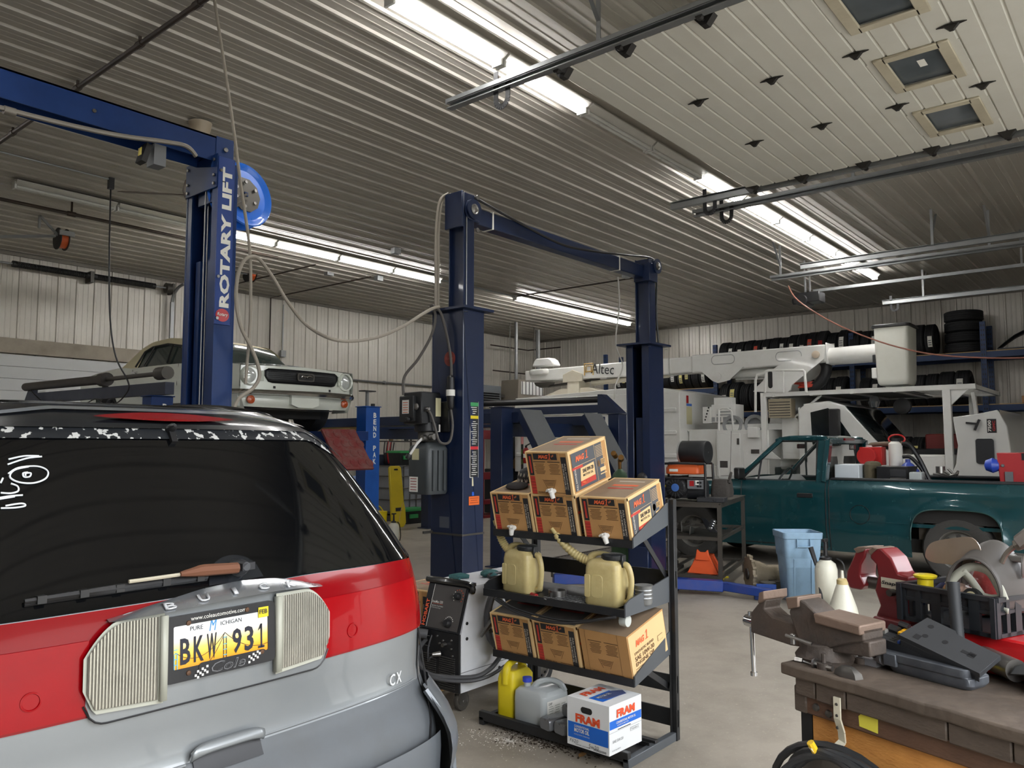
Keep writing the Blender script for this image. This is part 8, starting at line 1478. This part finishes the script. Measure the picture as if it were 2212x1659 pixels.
mb = MB(); mb.lathe([(.001,-.12),(.07,-.1),(.1,0),(.06,.09),(.001,.1)], (cw0+.3, onx(1888,862,cw0+.3).y, zr-.16), (0,0,1), 16); mb.build('work_lamp', mat('lamp chrome', (190,192,196), .1, .8), bt); mb = MB(); mb.lathe([(.14,0),(.14,.1),(.05,.12)], (cw0+.5, onx(1951,877,cw0+.5).y, zr-.25), (-1,0,0), 18); mb.build('horn', BLACK, bt)
for y in (3.6, 8.6, 9.9):
    for x in (cw0+.2, cw1-.2): mb = MB(); wheel(mb, (x, y, .5), (-1 if x < 15 else 1,0,0), .5, .3, .55); mb.build('wheel', [RUB, WHITE], bt)
mb = MB(); mb.b2((15.2, 1.6, .55), (15.35, 11.8, .8)); mb.b2((15.9, 1.6, .55), (16.05, 11.8, .8)); mb.b2((cw0, 1.2, .5), (cw1, 1.4, .8)); mb.build('chassis', BLACK, bt)
# ================= tyre rack on the right wall
tr_ = empty('tyre_rack', (18.7, 6, 0), 'tall dark blue steel racking along the right wall, loaded with tyres', 'rack')
RKB = mat('rack blue', (36,58,96), .45, .2, var=.15, dirt=(26,34,52), da=.4); XR0, XR1 = 18.35, 19.15
UP_ = (11.9, 8.65, 5.38, 2.82, -.4)
for y in UP_:
    for x in (XR0, XR1):
        mb = MB(); mb.b2((x-.04, y-.05, 0), (x+.04, y+.05, 4.12))
        for i in range(40): mb.b2((x-.043, y-.03, .12+.1*i), (x-.039, y-.012, .16+.1*i), 1); mb.b2((x-.043, y+.012, .12+.1*i), (x-.039, y+.03, .16+.1*i), 1)
        mb.build('upright', [RKB, PRINT], tr_)
def deck(y1, y0, z):
    for x in (XR0, XR1): mb = MB(); mb.b2((x-.03, y0, z-.12), (x+.03, y1, z)); mb.build('beam', RKB, tr_)
    mb = MB(); mb.b2((XR0-.02, y0, z), (XR1, y1, z+.02)); mb.build('shelf_board', mat('board pine', (178,150,106), .7), tr_)
Z1, Z2, Z3 = 3.50, 2.42, 1.05
for a, b, z in ((11.9,8.65,3.04),(8.65,5.38,Z1),(5.38,2.82,Z1),(2.82,-.4,Z1),(8.65,5.38,Z2),(5.38,2.82,Z2),(2.82,-.4,Z2),(11.9,8.65,1.9),(8.65,5.38,Z3),(5.38,2.82,Z3),(2.82,-.4,Z3)): deck(a, b, z)
TY = mat('tyre black', (25,26,28), .72, var=.3, vs=8, dirt=(46,48,52), da=.3, bump=.25, bs=30)
def tyre_mesh(r, w, tread=True):
    mb = MB(); h = w/2; n = 44
    prof = [(r*.62,-h*.75),(r*.66,-h*.88),(r*.82,-h),(r*.93,-h*.93),(r*.985,-h*.75)]
    for k in range(4):
        c = -h*.62+k*h*.413; prof += [(r,c-h*.14),(r,c+h*.14),(r*.975,c+h*.17),(r*.975,c+h*.24)]
    prof += [(r*.985,h*.78),(r*.93,h*.93),(r*.82,h),(r*.66,h*.88),(r*.62,h*.75)]
    mb.lathe(prof, (0,0,0), (0,1,0), n, cap=False); mb.lathe([(r*.62,-h*.75),(r*.60,0),(r*.62,h*.75)], (0,0,0), (0,1,0), n, cap=False); return mb
PR = {}
TLAB = ('white','white','cream','none','white','none','red','white','yellow')
cnt = [0]
def tyre(x, y, z, r, w, lab, grp, stick=None, flat=False, tilt=0):
    k = (r, w)
    if k not in PR: o = tyre_mesh(r, w).build('tyre', TY); PR[k] = o; 
    else: o = bpy.data.objects.new('tyre', PR[k].data); COL.objects.link(o)
    o.location = (x, y, z+(r if not flat else w/2)); c = PR[k].data
    if 'fix' not in c: 
        c['fix'] = 1
        zs = [v.co.z for v in c.vertices]; m_ = (min(zs)+max(zs))/2
        for v in c.vertices: v.co.z -= m_
    o.rotation_euler = (R(90) if flat else tilt, 0, 0)
    tag(o, lab, 'tyre', grp)
    if stick:
        mb = MB(); s = [(-r*cos(a)-.003, r*sin(a)) for a in lin_(R(-22+10*stick[1]), R(18+10*stick[1]), 5)]; ww = w*.42; oy = w*.1*(stick[1])
        mb.loft([[(u*1.004, oy+q, v*1.004) for q in (-ww/2, ww/2)] for u, v in s], closed=False, cap=False); col = STK[stick[0]]
        for i in range(3): u, v = s[i+1]; mb.decal((u-.004, oy, v), (0,-1,0), (0,0,1), ww*.7, .02, 1)
        me = mb; nm = 'paper_label'; ORG[o.name] = V((0,0,0)); c_ = me.build(nm, [col, GREY], o); 
    return o
STK = {'white': PAPER, 'yellow': mat('label yellow', (222,210,130), .6), 'red': RED, 'orange': mat('label orange red', (210,80,60), .6)}
random.seed(11)
nth = ['first','second','third','fourth','fifth','sixth','seventh','eighth','ninth','tenth','eleventh','twelfth','thirteenth','fourteenth','fifteenth','sixteenth','seventeenth','eighteenth','nineteenth','twentieth','twenty-first','twenty-second','twenty-third','twenty-fourth','twenty-fifth']
def rowt(ya, yb_, z, sizes, where, grp, stick, x=18.62):
    y = ya; i = 0
    while y > yb_:
        r, w = sizes[i % len(sizes)]
        if y-w < yb_: break
        s = stick[i % len(stick)]; tyre(x+(.34-r)*.0-(r-.34)*.0, y-w/2, z+.02, r, w, '%styre, %s from left %s' % ({'white':'white labelled black ','yellow':'yellow labelled black ','red':'red labelled black ','orange':'orange labelled black ',None:'plain black '}[s], nth[i], where), grp, (s, (i*5 % 3)-1) if s else None)
        y -= w+.008; i += 1
rowt(8.55, 3.58, Z1, [(.335,.225),(.325,.205),(.33,.215),(.335,.205),(.33,.20),(.335,.205),(.34,.21),(.335,.2),(.355,.22),(.36,.215),(.365,.215),(.37,.22),(.34,.235),(.36,.24)], 'on the top shelf', 'tyres standing on the top shelf', [None,'white','white','white','orange','white',None,'white','white','white','orange','red','white','white',None,None,'white',None,'white','white'])
for k in range(4): tyre(18.74, 3.22, Z1+.022+.225*k, .365, .22, ('big tyre lying %s of the flat stack on the top shelf' % ('at the bottom','second from bottom','third from bottom','on top')[k]), 'flat stack of big tyres', flat=True)
rowt(11.6, 8.8, 3.04, [(.31,.2),(.305,.195),(.315,.205)], 'below the boom on the left shelf', 'tyres on the left shelf', ['white','yellow','yellow',None,'white','white','yellow',None])
rowt(8.55, 5.5, Z2, [(.36,.245),(.37,.26),(.345,.235),(.35,.24),(.34,.23)], 'on the second shelf behind the turret', 'tyres on the second shelf', ['white','yellow',None,None,None,'white',None,'yellow','yellow','yellow',None,'white'])
rowt(5.25, 2.95, Z2, [(.34,.24),(.345,.24),(.36,.29),(.365,.28)], 'on the second shelf behind the bucket', 'tyres on the second shelf', ['white','white','white',None,None,None,None])
rowt(5.3, 2.95, Z3, [(.36,.25),(.365,.26)], 'on the low shelf seen through the engine bay', 'tyres on the low shelf', [None,'yellow',None])
rowt(8.4, 6.4, Z3, [(.36,.25),(.365,.26)], 'on the low shelf behind the service boxes', 'tyres on the low shelf', [None])
mb = MB(); c = V((18.5,2.1,Z1+.02)); mb.loft([[c+V((.0+.3*s, -.7+1.2*i/8*1.0, .05+.35*sin(pi*i/8)*(1 if s == 0 else .9))) for i in range(9)] for s in (0,.5,1)], closed=False, cap=False); mb.lathe([(.16,-.05),(.18,0),(.10,.03),(.02,.04)], c+V((-.08,-.45,.2)), (-1,-.2,.1), 20, 1); mb.b2(c+V((.0,-.9,0)), c+V((.4,.5,.05))); tag(mb.build('body_part', [mat('part black', (22,24,28), .4), CHROME], solid=.01), 'dark curved car body part at the right end of the top shelf', 'car part')
mb = MB(); mb.b2((18.3, .8, Z2+.02), (18.9, 2.2, Z2+.16)); tag(mb.build('flat_boxes', mat('kraft box', (170,128,84), .7), bev=.005), 'flat brown box on the second shelf at the right end', 'box')
mb = MB(); mb.b2((18.2, 8.9, 1.92), (18.8, 11.4, 2.05)); tag(mb.build('red_rail', mat('rail red', (150,52,44), .5)), 'long red steel channel on the rack behind the boom rest', 'channel')
# ================= far corner under the lifts
# heaters
a = ony(1055, 868, 13.3); o = empty('unit_heater', (a.x, a.y, a.z), 'grey unit heater with black louvres hung near the far corner', 'heater')
HGm = mat('heater grey', (104,108,112), .5, .2); hx0, hx1 = ony(1030, 850, 13.3).x, ony(1083, 850, 13.3).x; hz0, hz1 = ony(1055, 868, 13.3).z, ony(1055, 832, 13.3).z
mb = MB(); mb.b2((hx0, 13.3, hz0), (hx1, 14.1, hz1)); mb.build('case', HGm, o, bev=.01)
mb = MB()
mb.b2((hx0+.08, 13.28, hz0+.03), (hx1-.1, 13.30, hz1-.2))
op_ = mb.build('opening', BLACK, o)
for k in range(4): mb = MB(); z = hz0+.06+.16*k*(hz1-hz0-.2)/.6; mb.bar((hx0+.09, 13.26, z), (hx1-.11, 13.26, z), .05, .012, up=(0,-.5,1)); mb.build('louvre', GALV, op_)
mb = MB(); mb.b2((hx1, 13.4, hz0+.15), (hx1+.25, 14.0, hz1-.2)); mb.tube([((hx0+hx1)/2, 13.7, hz1), ((hx0+hx1)/2, 13.7, HC-.02)], .02, 6); mb.tube([(hx0+.1, 13.7, hz1), (hx0+.1, 13.7, HC-.02)], .012, 6); mb.build('hanger', DSTEEL, o)
q0, q1 = ony(1118, 862, 13.0), ony(1178, 862, 13.0); zt_, zb_ = ony(1148, 822, 13.0).z, ony(1148, 866, 13.0).z; o = empty('radiant_heater', ((q0.x+q1.x)/2, 13.0, zb_), 'flared grey heater box with a gridded front below the boom end', 'heater')
mb = MB(); x0, x1 = q0.x, q1.x; mb.loft([[(x0+.05,13.0+d,zt_), (x1-.05,13.0+d,zt_), (x1,13.0+d,zb_), (x0,13.0+d,zb_)] for d in (0,.6)]); mb.build('case', mat('heater tan', (132,124,112), .5), o, bev=.01)
mb = MB(); mb.b2((x0+.15, 12.985, zb_+.16), (x1-.12, 13.0, zt_-.05)); mb.build('grid_back', WHITE, o)
for k in range(7): mb = MB(); xx = x0+.18+(x1-x0-.33)*k/6; mb.b2((xx-.008, 12.975, zb_+.16), (xx+.008, 12.985, zt_-.05)); mb.build('grid_bar', BLACK, o)
mb = MB(); mb.cyl((x0+.05, 13.3, zt_), (x0+.05, 13.3, HC-.02), .012, n=6); mb.cyl((x1-.1, 13.3, zt_), (x1-.1, 13.3, HC-.02), .012, n=6); mb.build('hanger', DSTEEL, o)
# storage shelving against the far wall
def yx(x, y, Y=13.9): return ony(x, y, Y)
def shelfunit(xa, xb, Y, zs_, top, lab, m=DSTEEL):
    o = empty('shelving', ((xa+xb)/2, Y, 0), lab, 'shelf')
    for x in (xa, xb):
        for y in (Y, Y+.45): mb = MB(); mb.b2((x-.02,y-.02,0), (x+.02,y+.02,top)); mb.build('post', m, o)
    for z in zs_: mb = MB(); mb.b2((xa,Y,z-.03), (xb,Y+.45,z)); mb.build('shelf_board', m, o)
    return o
xa, xb = yx(815, 1000).x, yx(915, 1000).x
shelfunit(xa, xb, 13.9, (.2,.65,1.1,1.72), 2.05, 'grey steel shelving behind the yellow creeper, full of dark boxes')
sx = [xa+.1, xa+.55, xa+1.0]
kinds = (('black_crate','black tote box',(30,32,34)),('grey_box','dusty grey box',(92,92,92)),('dark_bin','dark blue bin',(34,42,58)))
loc_ = ('bottom shelf','second shelf','third shelf')
for r_, z in enumerate((.2,.65,1.1)):
    for c in range(3):
        k = kinds[(r_+c) % 3]; mb = MB(); h = .26+.04*((r_*2+c) % 3); mb.b2((sx[c], 13.92, z+.002), (sx[c]+.36, 14.3, z+h)); mb.b2((sx[c]-.01, 13.91, z+h-.03), (sx[c]+.37, 14.31, z+h))
        tag(mb.build(k[0], mat(k[1], k[2], .5), bev=.01), '%s %s on the %s of the grey shelving' % (k[1], ('at the left','in the middle','at the right')[c], loc_[r_]), 'box')
for i, (px, c, lab) in enumerate(((845,(120,96,60),'brown bottle at left of the shelving top'),(862,(214,206,180),'cream bottle at middle of the shelving top'),(878,(52,54,58),'dark can at right of the shelving top'))):
    p = yx(px, 930, 14.1); mb = MB(); mb.lathe([(.05,1.722),(.055,1.74),(.055,1.90),(.02,1.95),(.02,1.99)], (p.x, 14.1, 0), n=14); tag(mb.build('shop_bottle', mat('shop bottle %d' % i, c, .4)), lab, 'bottle')
p = yx(838, 960, 13.85); mb = MB()
for k in range(3): mb.tube([(p.x+.1*k-.1, 13.84, 1.70), (p.x+.1*k-.14, 13.82, 1.45), (p.x+.1*k-.08, 13.84, 1.2), (p.x+.1*k-.06, 13.84, 1.45), (p.x+.1*k-.02, 13.84, 1.68)], .015, 6, k % 2, smooth=4)
tag(mb.build('jumper_cables', [BLACK, RED]), 'red and black jumper cables hanging from the shelving', 'cable')
# ibc tank, creeper, totes
p0, p1 = ony(858, 1060, 12.6), ony(938, 1060, 12.6); o = empty('liquid_tote', ((p0.x+p1.x)/2, 13.0, 0), 'grey plastic liquid tank in a wire cage behind the power unit', 'tank')
xa, xb = p0.x, p0.x+1.1; mb = MB(); mb.loft([[((xa+xb)/2+u, 13.1+v, z) for u, v in rrect(1.04, .96, .1)] for z in (.16,1.1,1.15)]); mb.build('tank', mat('tank milky', (128,130,136), .5, var=.1), o)
mb = MB()
for i in range(7): x = xa+(xb-xa)*i/6; mb.cyl((x, 12.6, .14), (x, 12.6, 1.18), .012, n=6)
for z in (.2,.45,.7,.95,1.17): mb.cyl((xa, 12.6, z), (xb, 12.6, z), .012, n=6); mb.cyl((xa, 12.6, z), (xa, 13.6, z), .012, n=6); mb.cyl((xb, 12.6, z), (xb, 13.6, z), .012, n=6)
mb.b2((xa, 12.58, .0), (xb, 13.6, .12)); mb.build('cage', DSTEEL, o)
def tote(px, py, Y, z, lab, nm='green_tote'):
    p = ony(px, py, Y); mb = MB(); mb.loft([[(p.x+u, Y+.25+v, zz) for u, v in rrect(.62*s, .42*s, .04)] for zz, s in ((z,.88),(z+.26,1))]); o = empty(nm, (p.x, Y+.25, z), lab, 'storage box'); mb.build('body', mat('tote black', (28,30,30), .5), o)
    mb = MB(); mb.loft([[(p.x+u, Y+.25+v, zz) for u, v in rrect(.68*s, .46*s, .04)] for zz, s in ((z+.26,1),(z+.30,1),(z+.31,.9))]); mb.b2((p.x-.24, Y-.005, z+.12), (p.x-.02, Y+.03, z+.2)); mb.build('lid', GREEN, o); return o
tote(890, 985, 12.75, 1.185, 'black storage box with green lid on top of the caged tank, left one'); tote(930, 985, 12.75, 1.185, 'black storage box with green lid on the caged tank beside the power unit'); tote(905, 1085, 12.0, 0, 'black storage box with green lid on the floor in front of the caged tank')
p = ony(864, 1095, 11.7); o = empty('creeper', (p.x, 11.7, 0), 'yellow plastic mechanic creeper stood on end before the shelving', 'creeper')
mb = MB(); w_ = ony(879, 1050, 11.7).x-ony(849, 1050, 11.7).x; mb.prism([(-.5,.06),(-.3,0),(.3,0),(.5,.08),(.52,.35),(.44,.5),(.44,.85),(.42,1.16),(.3,1.2),(-.3,1.2),(-.42,1.16),(-.46,.5)], lambda u, v: (p.x+u*w_, 11.7+v*.12, v), (0,.06,0)); mb.build('board', mat('creeper yellow', (196,172,28), .5, var=.12), o, bev=.01)
mb = MB(); mb.prism(rrect(.10,.03,.01), lambda u, v: (p.x+u, 11.7+.13, 1.13+v), (0,-.002,0)); mb.decal((p.x, 11.738, .35), (1,0,0), (0,.12,1), .16, .07, 0); mb.build('slot', PRINT, o)
p = ony(826, 1065, 11.9); mb = MB(); mb.loft([[(p.x+u, 12.0+v, z) for u, v in rrect(.26*s, .26*s, .04)] for z, s in ((0,.9),(.32,1))]); mb.tube([(p.x-.12,12,.3),(p.x,12,.42),(p.x+.12,12,.3)], .012, 6, smooth=4); tag(mb.build('yellow_bucket', YEL), 'yellow bucket on the floor behind the lettered blue post', 'bucket')
# red press and bench behind
xp, xq = ony(1040, 1000, 11.8).x, ony(1076, 1000, 11.8).x; o = empty('shop_press', ((xp+xq)/2, 11.9, 0), 'dark red hydraulic shop press between the middle lift posts', 'press'); PRD = mat('press red', (110,26,32), .45, var=.15)
for x in (xp, xq+.35): mb = MB(); mb.b2((x, 11.8, 0), (x+.10, 11.95, 1.95)); mb.build('upright', PRD, o, bev=.005)
for z, h in ((1.75,.2),(.85,.16),(.3,.1)): mb = MB(); mb.b2((xp-.05, 11.78, z), (xq+.5, 11.98, z+h)); mb.build('cross_beam', PRD, o, bev=.005)
mb = MB(); mb.cyl(((xp+xq)/2+.2, 11.87, 1.75), ((xp+xq)/2+.2, 11.87, 1.3), .06, n=14); mb.cyl(((xp+xq)/2+.2, 11.87, 1.3), ((xp+xq)/2+.2, 11.87, 1.12), .035, n=12, m=1); mb.b2((xp+.05, 11.75, .0), (xq+.4, 12.2, .06), 2); mb.build('ram', [YEL, STEEL, PRD], o)
xa = xq+.65; o = empty('work_cabinet', (xa+.6, 12.4, 0), 'dark cabinet behind the press with a small open carton on it', 'cabinet'); mb = MB(); mb.b2((xa, 12.2, 0), (xa+1.5, 12.8, 1.05)); mb.build('body', mat('cabinet dark', (36,38,40), .5), o, bev=.01)
for k in range(2): mb = MB(); mb.b2((xa+.04+.74*k, 12.185, .08), (xa+.72+.74*k, 12.2, .98)); dd = mb.build('door', mat('cabinet dark2', (44,46,50), .5), o); mb = MB(); mb.b2((xa+.62+.16*k, 12.17, .5), (xa+.64+.16*k, 12.185, .65)); mb.build('handle', STEEL, dd)
p = ony(1110, 1010, 12.4); mb = MB(); mb.b2((p.x-.17,12.3,1.052), (p.x+.17,12.6,1.25)); mb.prism([(-.17,0),(.17,0),(.24,.10),(-.10,.10)], lambda u, v: (p.x+u, 12.29-.0, 1.25+v*.6), (0,-.006,0)); tag(mb.build('open_carton', mat('kraft', (172,140,96), .75)), 'small open brown carton on the dark cabinet behind the press', 'carton')
p = ony(1128, 1000, 10.0); o = empty('stand_post', (p.x, 10.0, 0), 'green and black taped pole holding a fire extinguisher', 'pole'); mb = MB(); mb.lathe([(.16,0),(.16,.02),(.03,.03)], (p.x,10,0), n=18, m=1); 
for k in range(16): mb.cyl((p.x,10,.03+.1*k), (p.x,10,.13+.1*k), .025, n=10, m=k % 2)
mb.cyl((p.x,10,1.63), (p.x,10,1.98), .028, n=10, m=2); mb.build('pole', [mat('pole green', (86,104,52), .5), BLACK, mat('tape pink', (210,140,140), .6)], o)
p = ony(1128, 1000, 10.0); o = empty('fire_extinguisher', (p.x, 9.9, 1.25), 'small red fire extinguisher hung on the striped pole', 'fire extinguisher'); mb = MB(); mb.lathe([(.05,1.25),(.06,1.27),(.06,1.50),(.03,1.56)], (p.x,9.9,0), n=16); mb.lathe([(.0605,1.36),(.0605,1.44)], (p.x,9.9,0), n=16, m=1, cap=False); mb.build('body', [RED, PAPER], o); mb = MB(); mb.lathe([(.02,1.56),(.025,1.6)], (p.x,9.9,0), n=8); mb.bar((p.x,9.9,1.6), (p.x,9.8,1.64), .02, .02); mb.build('valve', BLACK, o)
p = ony(1150, 985, 12.1); mb = MB(); mb.lathe([(.2,-.14),(.36,-.14),(.42,-.1),(.42,.1),(.36,.14),(.2,.14)], (xa+1.1,12.5,1.475), (0,1,0), 26); tag(mb.build('car_tyre', RUB), 'dark tyre standing on the cabinet below the grey ramps', 'tyre')
# red cart beside the lettered post
p = ony(765, 1060, 8.7); o = empty('red_cart', (p.x, 9.0, 0), 'red tool cart with white boxes on it beyond the minivan window', 'tool cart'); xa, xb = ony(735, 1050, 8.7).x, ony(800, 1050, 8.7).x
mb = MB(); mb.b2((xa-.3, 8.7, .12), (xb-.02, 9.3, 1.05)); mb.build('body', mat('cart red', (150,30,38), .4), o, bev=.01)
for k in range(4): mb = MB(); mb.b2((xa-.28, 8.685, .2+.21*k), (xb-.04, 8.7, .38+.21*k)); d_ = mb.build('drawer', mat('cart red', (150,30,38), .4), o, bev=.004); mb = MB(); mb.b2((xa-.2, 8.67, .34+.21*k), (xb-.1, 8.685, .36+.21*k)); mb.build('handle', STEEL, d_)
for x in (xa-.25, xb-.07):
    for y in (8.76, 9.24): mb = MB(); mb.lathe([(.06,-.015),(.06,.015)], (x, y, .06), (1,0,0), 14); mb.build('caster', RUB, o)
for k, (x, z, w, lab) in enumerate(((xa+.0,1.052,.34,'white flat box lying on the red cart'),(xa+.02,1.112,.30,'white flat box on top of the other on the red cart'))): mb = MB(); mb.b2((x-.1, 8.75, z), (x-.1+w, 9.1, z+.058)); tag(mb.build('white_carton', PAPER, bev=.003), lab, 'box')
mb = MB(); mb.lathe([(.001,0),(.09,.02),(.1,.06),(.05,.11),(.001,.12)], (xb-.15, 8.85, 1.053), n=12); tag(mb.build('blue_rag', mat('rag pale blue', (150,176,220), .8, bump=.4)), 'pale blue rag on the red cart beside the blue post', 'rag')
p = ony(722, 1030, 9.6); o = empty('engine_crane', (p.x, 9.8, 0), 'red floor crane arm behind the sloping red ramp', 'crane'); mb = MB(); mb.bar((p.x, 9.8, .05), (p.x, 9.8, 1.35), .1, .1); mb.bar((p.x, 9.8, 1.3), (p.x+.35, 9.6, 1.55), .09, .09); mb.b2((p.x-.3, 9.4, 0), (p.x+.3, 10.2, .06)); mb.build('frame', mat('crane red', (170,30,36), .45), o)
# black mesh cap with white zigzag on the left carton
T = tilted(.012, .118, 1.085) @ MX.Translation((.15,.26,ch+.003)); mb = MB(T); mb.loft([[(.13*s*cos(a), .075*s*sin(a), z) for a in lin_(0,2*pi,20)[:-1]] for s, z in ((1,0),(1.02,.03),(.8,.065),(.3,.085))])
for k in range(9): a = -2.9+.3*k; mb.bar((.133*cos(a), .077*sin(a), .005), (.115*cos(a+.12), .066*sin(a+.12), .055), .006, .005, 1); mb.bar((.133*cos(a+.24), .077*sin(a+.24), .005), (.115*cos(a+.12), .066*sin(a+.12), .055), .006, .005, 1)
tag(mb.build('laced_cap', [BLACK, PAPER]), 'black cap with white zigzag lacing at the back of the left carton', 'cap')
mb = MB(); p = ony(3, 876, 7.6); mb.b2((p.x-.3, 7.58, p.z-.03), (p.x+.13, 7.62, p.z+.03)); mb.bar((p.x-.1, 7.6, 0), (p.x-.1, 7.6, p.z), .04, .04); tag(mb.build('yellow_sign', mat('sign yellow', (226,206,20), .5)), 'yellow bar on a post at the far left behind the minivan roof', 'sign')
